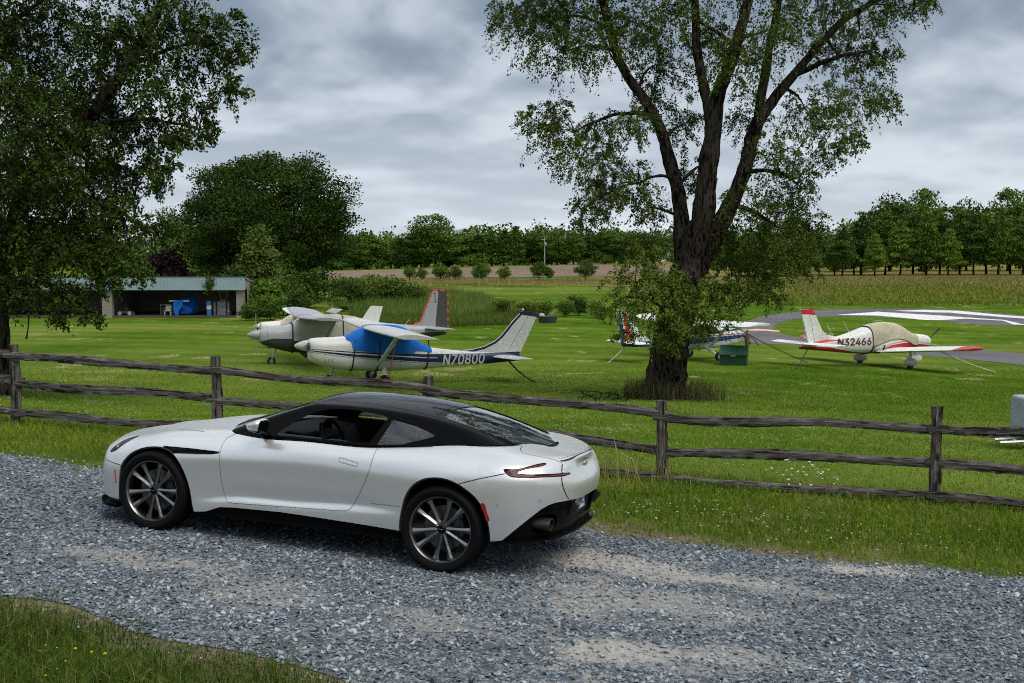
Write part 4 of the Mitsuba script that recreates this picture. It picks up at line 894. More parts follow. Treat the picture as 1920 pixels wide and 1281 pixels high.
ST182 = [(-2.45, .96, 1.60, .34, 2.6), (-2.36, .88, 1.66, .43, 2.7), (-2.0, .71, 1.69, .52, 2.9), (-1.5, .58, 1.70, .56, 3.0), (-1.1, .52, 1.73, .585, 3.2), (-.72, .50, 1.90, .60, 3.4), (-.30, .48, 2.04, .60, 3.6), (.3, .465, 2.08, .595, 3.6), (.95, .47, 1.98, .57, 3.4), (1.30, .48, 1.62, .53, 3.0), (1.75, .50, 1.31, .46, 2.7), (2.4, .53, 1.19, .37, 2.5), (3.2, .57, 1.10, .28, 2.4), (4.2, .62, 1.02, .17, 2.3), (5.0, .67, .97, .08, 2.2), (5.35, .70, .94, .035, 2.0)]
W182 = [(.30, -.56, 1.63, 2.02, .13), (2.6, -.53, 1.60, 2.02, .13), (5.25, -.42, 1.40, 2.02, .13), (5.42, -.38, 1.30, 2.02, .12)]
F182 = [(2.95, 1.08), (3.5, 1.14), (3.95, 1.24), (4.35, 1.42), (4.62, 1.64), (5.02, 2.12), (5.36, 2.46), (5.48, 2.50), (6.05, 2.39), (5.98, 2.31), (5.36, 1.02), (5.22, .78), (4.6, .80), (3.6, .95)]
S182 = [(.05, 4.22, 1.05, .86, .09), (1.55, 4.55, .78, .88, .09), (1.78, 4.72, .52, .885, .07)]

M1 = plane_matrix(706, 39.8, 17.5, False)
k, M, fm = high_wing('light_airplane', 'white high-wing airplane with navy stripe and blue cabin cover, lettered N70800', M1, ST182, 'm_paint_navy_band', 'm_ac_worn', prop_ang=1.45, spin=(-2.47, -2.93, 1.42, .20), wing=W182, fin=F182, stab=S182)
# its blue cabin cover, straps, fin trim and letters
def cover(k, M, st, x0, x1, lowline, mat, off=.03, wr=.05, seed=0, name='cabin_cover'):
    c = to_m3(fuse(st, off, 120, 64, wr, seed)) ^ to_m3(extrude_xz(sg.Polygon(lowline + [(x1, 3.0), (x0, 3.0)]), -1, 1))
    return part(k, name, c, mat, M, 50)
cover(k, M, ST182, -1.18, 1.90, [(-1.18, 1.66), (-1.02, 1.58), (-.95, 1.28), (-.2, 1.16), (.6, 1.10), (1.24, 1.10), (1.27, 1.20), (1.90, 1.13)], 'm_tarp_blue', seed=3)
for x in (-.92, -.02, 1.78):
    st_ = to_m3(fuse(ST182, .035, 160, 48)) ^ to_m3(extrude_xz(sg.LineString([(x + .02, 1.6), (x, 1.2), (x - .10, .42)]).buffer(.022), -1, 1)); part(k, 'strap', st_, 'm_strap', M, 30)
yw = lambda x: np.interp(x, [2.2, 2.4, 3.2, 4.2], [.40, .372, .288, .182]) + .004
part(k, 'registration', text_side('N70800', .345, 2.26, .655, -1, yw, slant=.16, sx=.87), 'm_letter_white', M)
part(k, 'registration', text_side('N70800', .345, 3.75, .655, 1, yw, slant=.16, sx=.87), 'm_letter_white', M)
trim = sg.Polygon(F182).buffer(-.02).buffer(.02)
le = sg.LineString([(2.95, 1.08), (3.5, 1.14), (3.95, 1.24), (4.35, 1.42), (4.62, 1.64), (5.02, 2.12), (5.36, 2.46), (5.48, 2.50), (6.05, 2.39)]).buffer(.085).intersection(trim)
part(k, 'fin_trim', cat(extrude_xz(le, -.048, -.0455), extrude_xz(le, .0455, .048), to_m3(extrude_xz(sg.Polygon([(5.32, 2.50), (5.34, 2.42), (5.5, 2.38), (6.06, 2.30), (6.07, 2.40), (5.5, 2.52)]), -.058, .058))), 'm_ac_navy', M)
rb = sg.Polygon([(4.0, 1.0), (5.35, 1.03), (5.22, .78), (4.6, .80)]).intersection(trim)
part(k, 'fin_band', cat(extrude_xz(rb, -.048, -.0455), extrude_xz(rb, .0455, .048)), 'm_ac_navy', M)
part(k, 'hinge_line', cat(extrude_xz(sg.LineString([(5.66, 2.36), (4.85, 1.04)]).buffer(.006), -.048, -.0455), extrude_xz(sg.LineString([(5.66, 2.36), (4.85, 1.04)]).buffer(.006), .0455, .048)), 'm_ac_grey', M)
part(k, 'beacon', trimesh.creation.icosphere(2, .05).apply_translation((5.46, 0, 2.57)), 'm_ac_white', M, True)
part(k, 'nose_intake', lathe([(0, 0), (.13, 0), (.15, .06), (.15, .12), (0, .12)], 20, 'x').apply_translation((-2.50, -.22, 1.40)), 'm_ac_grey', M, 30)
for x in (-1.95, -1.82, -1.69): part(k, 'louvre', cat(tube([(x + .04, -.55, .98), (x, -.555, .92)], .008, 6), tube([(x, -.555, .92), (x + .04, -.55, .86)], .008, 6)), 'm_ac_grey', M)
for (x, y) in ((.95, .10), (1.12, -.12), (1.5, .0)): part(k, 'antenna', tube([(x, y, 2.0 if x < 1 else 1.75), (x + .25, y, 2.28 if x < 1 else 2.1)], .008, 6), 'm_ac_white', M)
# wing lashing: a pink strap from the near wing to the ground
def rope(label, pts, rad, mat, n=10, sag=0.06, name='tie_down_rope', grp=None):
    a, b = np.array(pts[0]), np.array(pts[-1]); t = np.linspace(0, 1, n)[:, None]; q = a + (b - a) * t; q[:, 2] -= sag * 4 * (t[:, 0] * (1 - t[:, 0]))
    key = numbered(name); put(key, tube(q, rad, 6), mat, None, True); tag(key, label, 'rope', grp); return key
def on(M, p): return (M @ np.array([*p, 1.0]))[:3]
def onground(p): return np.array([p[0], p[1], float(tz(p[0], p[1])) + .01])
rope('pink lashing strap hanging from the near wing of the airplane lettered N70800', [on(M, (.25, -2.6, 2.02)), onground(on(M, (-.05, -1.75, 0)))], .020, 'm_pink_strap', sag=0, name='lashing_strap')
rope('tail rope running from the airplane lettered N70800 down to the grass', [on(M, (4.9, 0, .70)), onground(on(M, (5.5, -1.3, 0)))], .028, 'm_strap', sag=.10)

# the silver and grey one behind it
ST206 = [(-2.62, 1.02, 1.52, .32, 2.4), (-2.5, .93, 1.60, .42, 2.6), (-2.1, .78, 1.69, .54, 2.8), (-1.6, .64, 1.74, .60, 3.0), (-1.3, .58, 1.80, .62, 3.2), (-.95, .55, 2.0, .64, 3.4), (-.55, .52, 2.13, .64, 3.6), (.6, .50, 2.16, .64, 3.6), (1.4, .53, 2.08, .62, 3.4), (2.1, .62, 1.92, .55, 3.0), (3.0, .76, 1.78, .42, 2.6), (4.0, .94, 1.68, .28, 2.4), (5.0, 1.10, 1.60, .16, 2.2), (5.75, 1.22, 1.54, .07, 2.0)]
W206 = [(.30, -1.05, 1.68, 2.12, .12), (2.6, -1.03, 1.66, 2.18, .12), (5.3, -.90, 1.40, 2.27, .12), (5.5, -.86, 1.28, 2.28, .10)]
F206 = [(3.95, 1.60), (4.35, 1.72), (4.55, 1.80), (4.86, 2.56), (5.08, 3.10), (5.2, 3.26), (5.75, 3.22), (5.80, 1.40), (5.2, 1.30), (4.2, 1.40)]
S206 = [(.05, 4.70, 1.05, 1.52, .09), (1.75, 4.98, .80, 1.55, .09), (1.95, 5.14, .55, 1.555, .07)]
M2 = plane_matrix(598, 49.5, 17, False)
k, M, fm = high_wing('light_airplane', 'silver and grey high-wing airplane with beige cabin cover and red-taped tail', M2, ST206, 'm_paint_silver_grey', 'm_ac_silver', prop_ang=.02, prop_m='m_steel', spin=(-2.66, -3.15, 1.36, .22), wing=W206, fin=F206, fin_m='m_ac_silver', stab=S206, strut_m='m_ac_silver', nose_x=-2.12)
cover(k, M, ST206, -1.22, 2.05, [(-1.22, 1.10), (.2, 1.14), (.9, 1.12), (2.05, 1.16)], 'm_tarp_grey', .035, .08, 7)
for x in (-1.24, .95): part(k, 'strap', to_m3(fuse(ST206, .045, 160, 48, .05, 7)) ^ to_m3(extrude_xz(sg.box(x - .03, .4, x + .03, 2.3), -1, 1)), 'm_strap', M, 30)
trim = sg.Polygon(F206).buffer(-.02).buffer(.02); rud = sg.Polygon([(5.20, 1.28), (5.38, 3.12), (5.30, 3.30), (5.84, 3.26), (5.86, 1.36)]).intersection(trim.buffer(.02))
part(k, 'rudder_cover', to_m3(extrude_xz(rud, -.052, .052)), 'm_ac_grey', M, 30)
ln = sg.LineString([(3.95, 1.62), (4.55, 1.80), (4.86, 2.56), (5.08, 3.10), (5.2, 3.26), (5.78, 3.22)])
for i in range(9):
    s0 = i / 9 + .01; seg = shapely.ops.substring(ln, s0, s0 + .055, normalized=True).buffer(.032)
    part(k, 'red_tape', to_m3(extrude_xz(seg, -.056, .056)), 'm_orange_tape', M)
for i in range(5): part(k, 'red_tape', to_m3(extrude_xz(sg.box(5.79, 1.50 + i * .36, 5.85, 1.66 + i * .36), -.056, .056)), 'm_orange_tape', M)
scene['m_orange_tape'] = P((0.62, 0.07, 0.035), 0.6)
tx = meshkit.text_mesh('N6479D', .10, .004, True); v = tx.vertices.copy(); tx = trimesh.Trimesh(np.stack([5.28 - v[:, 1], -.047 - v[:, 2], 2.66 + v[:, 0] * .9], 1), tx.faces, process=False)
part(k, 'registration', tx, 'm_ac_grey', M)
part(k, 'belly_pod', fuse([(-.9, .52, .60, .2, 2.5), (-.6, .30, .62, .36, 3), (.6, .28, .62, .38, 3), (1.3, .45, .64, .25, 2.5)], 0, 30, 24), 'm_ac_grey', M, 40)
part(k, 'drooped_aileron', flying_surface([(2.9, 1.10, .42, 2.08, .10), (5.0, .95, .36, 2.18, .10)]).apply_transform(trimesh.transformations.rotation_matrix(-.55, (0, 1, 0), (1.1, 0, 2.12))), 'm_ac_silver', M, 40)
rope('tail rope under the silver and grey airplane', [on(M, (4.9, 0, 1.05)), onground(on(M, (5.0, -.2, 0)))], .026, 'm_strap', sag=0)

# a white one hidden behind those two
ST152 = [(-2.0, .84, 1.36, .30, 2.6), (-1.9, .76, 1.42, .38, 2.7), (-1.4, .62, 1.45, .46, 2.9), (-.9, .55, 1.48, .49, 3.2), (-.5, .52, 1.68, .50, 3.4), (0, .50, 1.84, .50, 3.6), (.7, .50, 1.84, .49, 3.4), (1.15, .52, 1.50, .44, 2.9), (1.7, .56, 1.22, .36, 2.6), (2.6, .62, 1.10, .26, 2.4), (3.6, .68, 1.02, .15, 2.3), (4.5, .74, .96, .05, 2.0)]
W152 = [(.25, -.30, 1.60, 1.80, .12), (2.2, -.28, 1.57, 1.85, .12), (4.85, -.1, 1.22, 1.92, .12), (5.05, -.06, 1.10, 1.93, .10)]
F152 = [(2.5, 1.08), (3.1, 1.16), (3.45, 1.34), (3.98, 2.12), (4.10, 2.22), (4.72, 2.18), (4.40, 1.06), (4.30, .78), (3.6, .84)]
F152R = [(2.6, 1.06), (3.2, 1.14), (3.6, 1.38), (4.10, 2.26), (4.20, 2.34), (4.80, 2.30), (4.55, 1.0), (4.45, .80), (3.6, .84)]
S152 = [(.05, 3.55, .95, .92, .09), (1.45, 3.80, .70, .93, .09), (1.60, 3.95, .5, .935, .07)]
M4 = plane_matrix(556, 60.5, 20, False)
k, M, fm = high_wing('light_airplane', 'small white high-wing airplane mostly hidden behind the silver and grey one', M4, ST152, 'm_ac_white', 'm_ac_white', prop_ang=.4, spin=(-2.02, -2.34, 1.22, .15), wing=W152, fin=F152, stab=S152, nose_x=-1.45)
cover(k, M, ST152, -.95, 1.45, [(-.95, 1.25), (1.45, 1.08)], 'm_tarp_pale', .03, .05, 9)
# white, blue and red behind the big tree
M3 = plane_matrix(1322, 53.5, 24, True)
k, M, fm = high_wing('light_airplane', 'white high-wing airplane with blue and red trim standing behind the big tree', M3, ST152, 'm_paint_blue_red', 'm_ac_white', prop_ang=1.0, prop_m='m_black', spin=(-2.02, -2.34, 1.22, .15), wing=W152, fin=F152R, stab=S152, nose_x=-1.45)
trim = sg.Polygon(F152R).buffer(-.02).buffer(.02)
for nm, pg, mt in (('rudder_blue', [(4.30, .7), (4.62, 2.5), (5, 2.5), (4.7, .7)], 'm_ac_blue'), ('rudder_red', [(3.98, 1.02), (4.40, 2.5), (4.57, 2.5), (4.25, 1.02)], 'm_ac_red')):
    q = sg.Polygon(pg).intersection(trim); part(k, nm, cat(extrude_xz(q, -.048, -.0455), extrude_xz(q, .0455, .048)), mt, M)
for s in (-1, 1):
    wn = to_m3(fuse(ST152, .006)) ^ to_m3(extrude_xz(sg.Polygon([(-.62, 1.24), (-.25, 1.68), (.25, 1.72), (.25, 1.24)]).union(sg.Polygon([(.33, 1.24), (.33, 1.72), (.72, 1.70), (.9, 1.26)])), min(s * .3, s), max(s * .3, s)))
    part(k, 'side_window', wn, 'm_lamp_dark', M, 30)
rope('tail rope of the white, blue and red airplane behind the big tree', [on(M, (4.3, 0, .78)), onground(on(M, (5.6, .6, 0)))], .022, 'm_alloy', sag=.05)
rope('wing rope of the white, blue and red airplane crossing above the green bin', [on(M, (.25, 2.5, 1.8)), onground(on(M, (-3.6, 3.2, 0)))], .020, 'm_strap', sag=.08)

# the low-wing one on the right
def _sx(l, k=1.085): return [(a[0] * k, *a[1:]) for a in l]
STPA = _sx([(-2.42, .86, 1.28, .30, 2.5), (-2.30, .80, 1.36, .42, 2.7), (-1.9, .72, 1.43, .52, 3.0), (-1.35, .68, 1.48, .55, 3.0), (-1.0, .67, 1.64, .56, 3.0), (-.45, .66, 1.93, .57, 2.9), (.10, .65, 2.02, .57, 2.8), (.7, .64, 1.97, .55, 2.7), (1.4, .64, 1.80, .49, 2.6), (2.2, .70, 1.58, .38, 2.5), (3.1, .80, 1.40, .25, 2.4), (4.0, .90, 1.28, .14, 2.3), (4.75, .98, 1.20, .05, 2.0)])
FPA = _sx([(2.7, 1.42), (3.25, 1.50), (3.6, 1.78), (3.98, 2.50), (4.16, 2.72), (4.78, 2.72), (4.72, 2.55), (4.28, 1.12), (3.6, 1.20)])
M5 = plane_matrix(1663, 51.5, 28, True)
k = tag(numbered('light_airplane'), 'white low-wing airplane with red flank and tan canopy cover, lettered N32466', 'airplane', 'light aeroplanes parked on the lawn'); M = M5
f, uv = uvside(fuse(STPA)); part(k, 'fuselage', f, 'm_paint_red_flank', M, True, uv)
for s in (-1, 1):
    part(k, 'wing', flying_surface([(s * y, x, c, z, t) for y, x, c, z, t in ((.30, -.95, 1.95, .72, .15), (.55, -.86, 1.72, .74, .15), (3.0, -.78, 1.62, .96, .15), (4.45, -.74, 1.56, 1.08, .145))]), 'm_ac_white', M, 40)
    part(k, 'wing_tip', flying_surface([(s * y, x, c, z, t) for y, x, c, z, t in ((4.448, -.745, 1.57, 1.08, .147), (4.75, -.72, 1.50, 1.11, .13), (4.92, -.60, 1.25, 1.13, .11), (5.0, -.40, .8, 1.14, .08))]), 'm_ac_red', M, 40)
    part(k, 'tailplane', flying_surface([(s * y, x, c, z, t) for y, x, c, z, t in ((.03, 4.28, .84, 1.20, .09), (1.95, 4.33, .78, 1.22, .09))]), 'm_ac_white', M, 40)
    part(k, 'tailplane_tip', flying_surface([(s * y, x, c, z, t) for y, x, c, z, t in ((1.949, 4.325, .79, 1.22, .09), (2.02, 4.41, .6, 1.222, .07))]), 'm_ac_red' if s < 0 else 'm_ac_white', M, 40)
def gear_pa(x, y, pants_m='m_ac_white'):
    wh = part(k, 'wheel', ac_wheel(.20, .14).apply_translation((x, y, .20)), 'm_tyre_ac', M, 30)
    part(k, 'wheel_fairing', fuse([(x - .42, .22, .34, .05, 2.2), (x - .34, .15, .42, .10, 2.4), (x - .10, .12, .48, .125, 2.6), (x + .15, .13, .46, .12, 2.5), (x + .45, .22, .38, .05, 2.2)], 0, 24, 20).apply_translation((0, y, 0)), pants_m, M, 40)
    part(k, 'gear_leg', tube([(x, y, .40), (x, y, .85)], [.05, .07], 10), 'm_ac_white' if y >= 0 else 'm_ac_grey', M, 30)
gear_pa(0, 1.52); gear_pa(0, -1.52); gear_pa(-1.95, 0)
# noses of the fairings point forward
sp = lathe([(0, -2.78), (.06, -2.74), (.12, -2.62), (.15, -2.50), (.15, -2.40), (0, -2.40)], 24, 'x'); sp.apply_translation((-.20, 0, 1.10)); part(k, 'spinner', sp, 'm_ac_white', M, 30)
for a in (-.85, -.85 + PI): part(k, 'propeller_blade', blade(.94, .15, a, -2.76, 1.10), 'm_black', M, 40)
part(k, 'tail_fin', fin_mesh(FPA), 'm_ac_white', M, 30)
trim = sg.Polygon(FPA).buffer(-.02).buffer(.02); q = sg.Polygon([(4.0, 2.32), (4.34, 2.46), (4.77, 2.50), (5.3, 2.50), (5.3, 2.8), (4.2, 2.8)]).intersection(trim)
part(k, 'fin_tip', cat(extrude_xz(q, -.048, -.0455), extrude_xz(q, .0455, .048), extrude_xz(sg.Polygon([(4.43, 2.70), (4.56, 2.86), (4.64, 2.70)]), -.03, .03)), 'm_ac_red', M)
hl = sg.LineString([(4.73, 2.68), (4.32, 1.22)]).buffer(.008); part(k, 'hinge_line', cat(extrude_xz(hl, -.048, -.0455), extrude_xz(hl, .0455, .0485)), 'm_ac_grey', M)
for i in range(9):
    z = 1.40 + i * .12; g_ = sg.box(3.2, z - .003, 5.4, z + .003).intersection(trim.buffer(-.03)); part(k, 'fin_rib', extrude_xz(g_, .0455, .0475), 'm_rib_line', M)
scene['m_rib_line'] = P((0.40, 0.41, 0.41), 0.5)
cover(k, M, STPA, -1.55, 1.30, [(-1.55, .98), (-1.20, .98), (-.92, 1.12), (-.38, 1.27), (.25, 1.24), (.85, 1.08), (1.22, .93), (1.30, 1.2)], 'm_tarp_tan', .03, .05, 5, 'canopy_cover')
edge = [(-1.55, .99), (-1.20, .985), (-.92, 1.125), (-.38, 1.275), (.25, 1.245), (.85, 1.085), (1.22, .935), (1.28, 1.3), (1.30, 1.75)]
part(k, 'cover_hem', to_m3(fuse(STPA, .035, 120, 64, .05, 5)) ^ to_m3(extrude_xz(sg.LineString(spline_pts(edge[:7], 5)).buffer(.014).union(sg.LineString([(1.22, .93), (1.29, 1.3), (1.31, 1.9)]).buffer(.014)), -1, 1)), 'm_strap', M, 30)
for x in (1.24, .58): part(k, 'strap', to_m3(fuse(STPA, .03, 160, 48)) ^ to_m3(extrude_xz(sg.LineString([(x, 1.0), (x + .03, .6)]).buffer(.03), -1, 1)), 'm_strap', M, 30)
yw = lambda x: np.interp(x, [1.085, 1.52, 2.39, 3.36], [.535, .495, .387, .258]) + .008
part(k, 'registration', text_side('N32466', .31, 3.22, 1.08, 1, yw, sx=1.10, bold=True), 'm_maroon', M)
part(k, 'registration', text_side('N32466', .31, 1.40, 1.08, -1, yw, sx=1.30, bold=True), 'm_maroon', M)
part(k, 'wing_step', tube([(.85, .56, .70), (.72, .66, .42)], .03, 8), 'm_ac_white', M, 30)
for x, z in ((2.2, 1.60), (3.15, 1.45)): part(k, 'antenna', tube([(x, 0, z - .03), (x + .42, 0, z + .55)], .010, 6), 'm_ac_white', M)
rope('tail rope of the airplane lettered N32466 stretched to the grass', [on(M, (4.7, 0, .98)), onground(on(M, (6.8, 1.6, 0)))], .022, 'm_strap', sag=.05)
rope('wing rope of the airplane lettered N32466 stretched to the grass', [on(M, (-.2, 3.0, .9)), onground(on(M, (-2.2, 4.3, 0)))], .020, 'm_alloy', sag=.06)
# ------------------------------------------------------------------ trees
def bark(base, dark, fx=17.0, fz=1.1):
    def col(p, n, uv):
        a = fbm(p.x * fx, p.y * fx, p.z * fz * 2, 3); b = noise(p.x * fx * 2.4, p.y * fx * 2.4, p.z * fz * 7); g = fbm(p.x * 2, p.y * 2, p.z * 1.4, 3)
        return mix(dark, base, smoothstep(0.36, 0.60, a * 0.62 + b * 0.38)) * (0.6 + 0.9 * g)
    def bump(p, n, uv): return 0.022 * fbm(p.x * fx, p.y * fx, p.z * fz, 3)
    d = {'type': 'diffuse', 'reflectance': mikit.proc(col)}
    t = mikit.proc(bump, 4e-3)
    return {'type': 'twosided', 'bsdf': {'type': 'bumpmap', 'arbitrary': t, 'bsdf': d}}
scene['m_bark'] = bark((0.052, 0.042, 0.035), (0.006, 0.005, 0.0045))
scene['m_bark_far'] = D((0.024, 0.019, 0.015))
def leaves(c, d, size, col, r, fold=0.35, wid=(0.26, 0.36), flat=0.0):
    """c: positions, d: the way each leaf points; a leaf is two triangles folded along its rib"""
    n = len(c); d = d / (np.linalg.norm(d, axis=1, keepdims=True) + 1e-9)
    s = np.cross(d, r.normal(size=(n, 3)) * (1 - flat * .75) + np.array([0, 0, 1.6 * flat])); s /= np.linalg.norm(s, axis=1, keepdims=True) + 1e-9
    u = np.cross(d, s); L = (size * r.uniform(0.5, 1.4, n))[:, None]; w = L * r.uniform(*wid, n)[:, None]
    a = c; b = c + d * L * 0.45 + s * w + u * w * fold; e = c + d * L; g = c + d * L * 0.45 - s * w + u * w * fold
    V = np.stack([a, b, e, g], 1).reshape(-1, 3); F = (np.array([[0, 1, 2], [0, 2, 3]])[None] + (np.arange(n) * 4)[:, None, None]).reshape(-1, 3)
    return V, F, np.repeat(col, 4, 0)
def leaf_tones(n, r, dark, light, k=None, spread=0.25):
    t = np.clip((0.5 if k is None else k) + r.normal(0, spread, n), 0, 1)[:, None]
    return (1 - t) * np.array(dark) + t * np.array(light)
def put_leaves(key, sets, bsdf='m_leaf'):
    V, F, C, o = [], [], [], 0
    for v, f, c in sets: V.append(v); F.append(f + o); C.append(c); o += len(v)
    scene[key] = mikit.ply((np.vstack(V), np.vstack(F)), bsdf, color=np.clip(np.vstack(C), 0, 1)); return key
def wobble(p, r, amp):
    q = spline_pts(p, 5); n = len(q); w = np.cumsum(r.normal(0, 1, (n, 3)), 0); w -= np.linspace(0, 1, n)[:, None] * w[-1]; return q + w * amp
def spray(c, rad, nt, per, size, r, dark, light, droop=0.6, tone=0.5):
    """a clump of hanging twigs set with leaves inside an ellipsoid"""
    q = r.normal(size=(nt, 3)); q /= np.linalg.norm(q, axis=1, keepdims=True); q *= (r.random(nt) ** 0.45)[:, None]
    a = c + q * rad; out = q.copy(); out[:, 2] *= 0.4; out += r.normal(0, 0.45, (nt, 3)); out /= np.linalg.norm(out, axis=1, keepdims=True) + 1e-9
    L = r.uniform(0.5, 1.15, nt) * np.mean(rad) * 0.75
    t = r.random((nt, per)) ** 0.8
    p = a[:, None] + out[:, None] * (t * L[:, None])[..., None]; p[..., 2] -= droop * (t ** 2) * L[:, None]
    p = p + r.normal(0, size * 0.55, p.shape)
    d = out[:, None] * 0.6 + r.normal(0, 0.6, p.shape); d[..., 2] -= 0.55
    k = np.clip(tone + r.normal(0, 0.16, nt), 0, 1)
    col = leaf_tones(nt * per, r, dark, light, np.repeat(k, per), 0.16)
    tw = [(a[i], a[i] + out[i] * L[i] * 0.5 - [0, 0, droop * .25 * L[i]], a[i] + out[i] * L[i] - [0, 0, droop * L[i]]) for i in range(nt)]
    return leaves(p.reshape(-1, 3), d.reshape(-1, 3), size, col, r, flat=.45), tw
def big_tree(name, label, Y, limbs, blobs, seed, size=.078, nt=64, per=30, dark=(.020, .036, .006), light=(.085, .125, .022), base_flare=None):
    """limbs: rows of (px, py, depth offset, width px); blobs: (px, py, rx, ry, depth offset, tone)"""
    r = np.random.default_rng(seed); key = tag(numbered(name), label, 'tree'); s = Y / FPX
    wp = lambda px, py, dy: np.array([(px - 960) * (Y + dy) / FPX, Y + dy, pix(px, py, Y + dy)[2]])
    axis = []
    for i, l in enumerate(limbs):
        p = np.array([wp(a, b, c) for a, b, c, w in l]); w = np.array([q[3] for q in l]) * s / 2 * (.93 if i == 0 else .80)
        q = wobble(p, r, 0.012 if i else 0.004); rr = np.interp(np.linspace(0, 1, len(q)), np.linspace(0, 1, len(w)), w) * (1 + 0.05 * r.normal(size=len(q)))
        sides = 28 if i == 0 else 14
        m = tube(q, rr, sides)
        if i == 0:                      # furrowed butt with root flare
            v = m.vertices; n = len(q) * sides; h = np.clip((v[:n, 2] - q[0, 2]) / 1.6, 0, 1); a = np.tile(np.arange(sides) / sides * 2 * PI, len(q))
            ctr = np.repeat(q, sides, 0); k = 1 + 0.30 * (1 - h) ** 3 * (0.6 + 0.6 * np.cos(a * 5 + 1)) + 0.035 * np.cos(a * 9 + v[:n, 2] * .5) + 0.02 * np.cos(a * 14 + 1)
            v[:n] = ctr + (v[:n] - ctr) * k[:, None]; m.vertices = v
        part(key, 'trunk' if i == 0 else 'limb', m, 'm_bark', None, 55)
        axis.append(np.c_[q, rr])
    ax = np.vstack(axis); kd = cKDTree(ax[:, :3]); sets, br, twigs = [], [], []
    for (px, py, rx, ry, dy, tone) in blobs:
        c = wp(px, py, dy); rad = np.array([rx * s, min(rx, ry) * s * 1.05, ry * s]) * (Y + dy) / Y
        vol = (rx * ry) / (55 * 55.0) * (Y / 32) ** 2
        hid = py < -110                     # above the frame: seen only in reflections and as shade
        lv, tw = spray(c, rad, max(10, int(nt * vol ** .9 * (.22 if hid else 1))), per, size * (1.9 if hid else 1), r, dark, light, 0.7, tone); sets.append(lv)
        j = kd.query(c + [0, 0, -.6 * rad[2]])[1]; a = ax[j, :3]; ra = min(ax[j, 3] * .55, .06); mid = (a + c) / 2 + [0, 0, .25 * np.linalg.norm(c - a) * .5] + r.normal(0, .15, 3)
        br.append(tube(spline_pts([a, mid, c], 6), np.linspace(max(ra, .018), .008, 13), 6))
        for i in r.choice(len(tw), min(len(tw), 14), False):
            t = tw[i]; st = c + (t[0] - c) * r.uniform(.1, .4); twigs.append(tube(spline_pts([st, t[0], t[1], t[2]], 3), np.linspace(.008, .003, 10), 4, False))
    part(key, 'branches', cat(br), 'm_bark', None, 50); part(key, 'twigs', cat(twigs), 'm_bark_far', None, True)
    labels[key + '__branches'] = {'kind': 'stuff'}; labels[key + '__twigs'] = {'kind': 'stuff'}
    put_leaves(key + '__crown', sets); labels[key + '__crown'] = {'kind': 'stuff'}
    return key

L_R = [[(1248, 762, 0, 92), (1252, 700, 0, 80), (1258, 650, 0, 76), (1264, 610, 0, 72), (1278, 560, 0, 68), (1292, 500, 0, 70), (1300, 460, -.1, 54), (1308, 420, -.3, 36), (1313, 395, -.4, 14)],
       [(1283, 560, 0, 30), (1283, 520, .1, 46), (1277, 440, .2, 40), (1268, 360, .4, 32), (1252, 300, .5, 30), (1232, 235, .6, 27), (1205, 185, .8, 25), (1172, 135, .9, 22), (1148, 80, 1.0, 20), (1128, 10, 1.1, 18), (1105, -90, 1.2, 12), (1085, -170, 1.3, 6)],
       [(1290, 545, 0, 34), (1296, 505, -.1, 52), (1303, 470, -.2, 58), (1318, 400, -.4, 52), (1327, 330, -.5, 46), (1337, 260, -.5, 40), (1347, 180, -.6, 33), (1368, 120, -.7, 28), (1388, 40, -.8, 24), (1405, -60, -.9, 16), (1415, -180, -1, 7)],
       [(1335, 262, -.3, 26), (1322, 190, .2, 24), (1308, 120, .5, 22), (1299, 50, .8, 20), (1296, -40, 1.1, 14), (1290, -150, 1.2, 6)],
       [(1294, 550, .1, 30), (1308, 500, .3, 48), (1345, 430, .6, 44), (1372, 380, .9, 40), (1396, 320, 1.1, 36), (1414, 250, 1.3, 33), (1445, 190, 1.5, 27), (1490, 130, 1.7, 22), (1530, 80, 1.9, 19), (1580, 30, 2.1, 16), (1650, -10, 2.3, 11), (1720, -40, 2.4, 6)],
       [(1414, 255, 1.2, 24), (1422, 170, .8, 22), (1440, 70, .4, 20), (1456, -30, .2, 15), (1470, -150, 0, 7)],
       [(1478, 145, 1.7, 14), (1530, 118, 1.3, 12), (1575, 104, 1.1, 9), (1620, 96, 1.0, 5)],
       [(1222, 218, .7, 11), (1195, 214, .5, 10), (1160, 214, .3, 8), (1115, 228, .1, 6), (1075, 250, 0, 4)],
       [(1262, 335, .4, 9), (1235, 330, .2, 7), (1195, 345, 0, 5)], [(1390, 330, 1, 12), (1440, 320, .4, 9), (1490, 345, .1, 5)], [(1372, 385, .9, 12), (1420, 400, .2, 9), (1470, 440, -.3, 5)],
       [(1262, 600, -.4, 8), (1215, 560, -.8, 6), (1165, 560, -1.1, 4)], [(1290, 590, -.5, 8), (1330, 575, -.9, 6), (1390, 580, -1.2, 4)]]
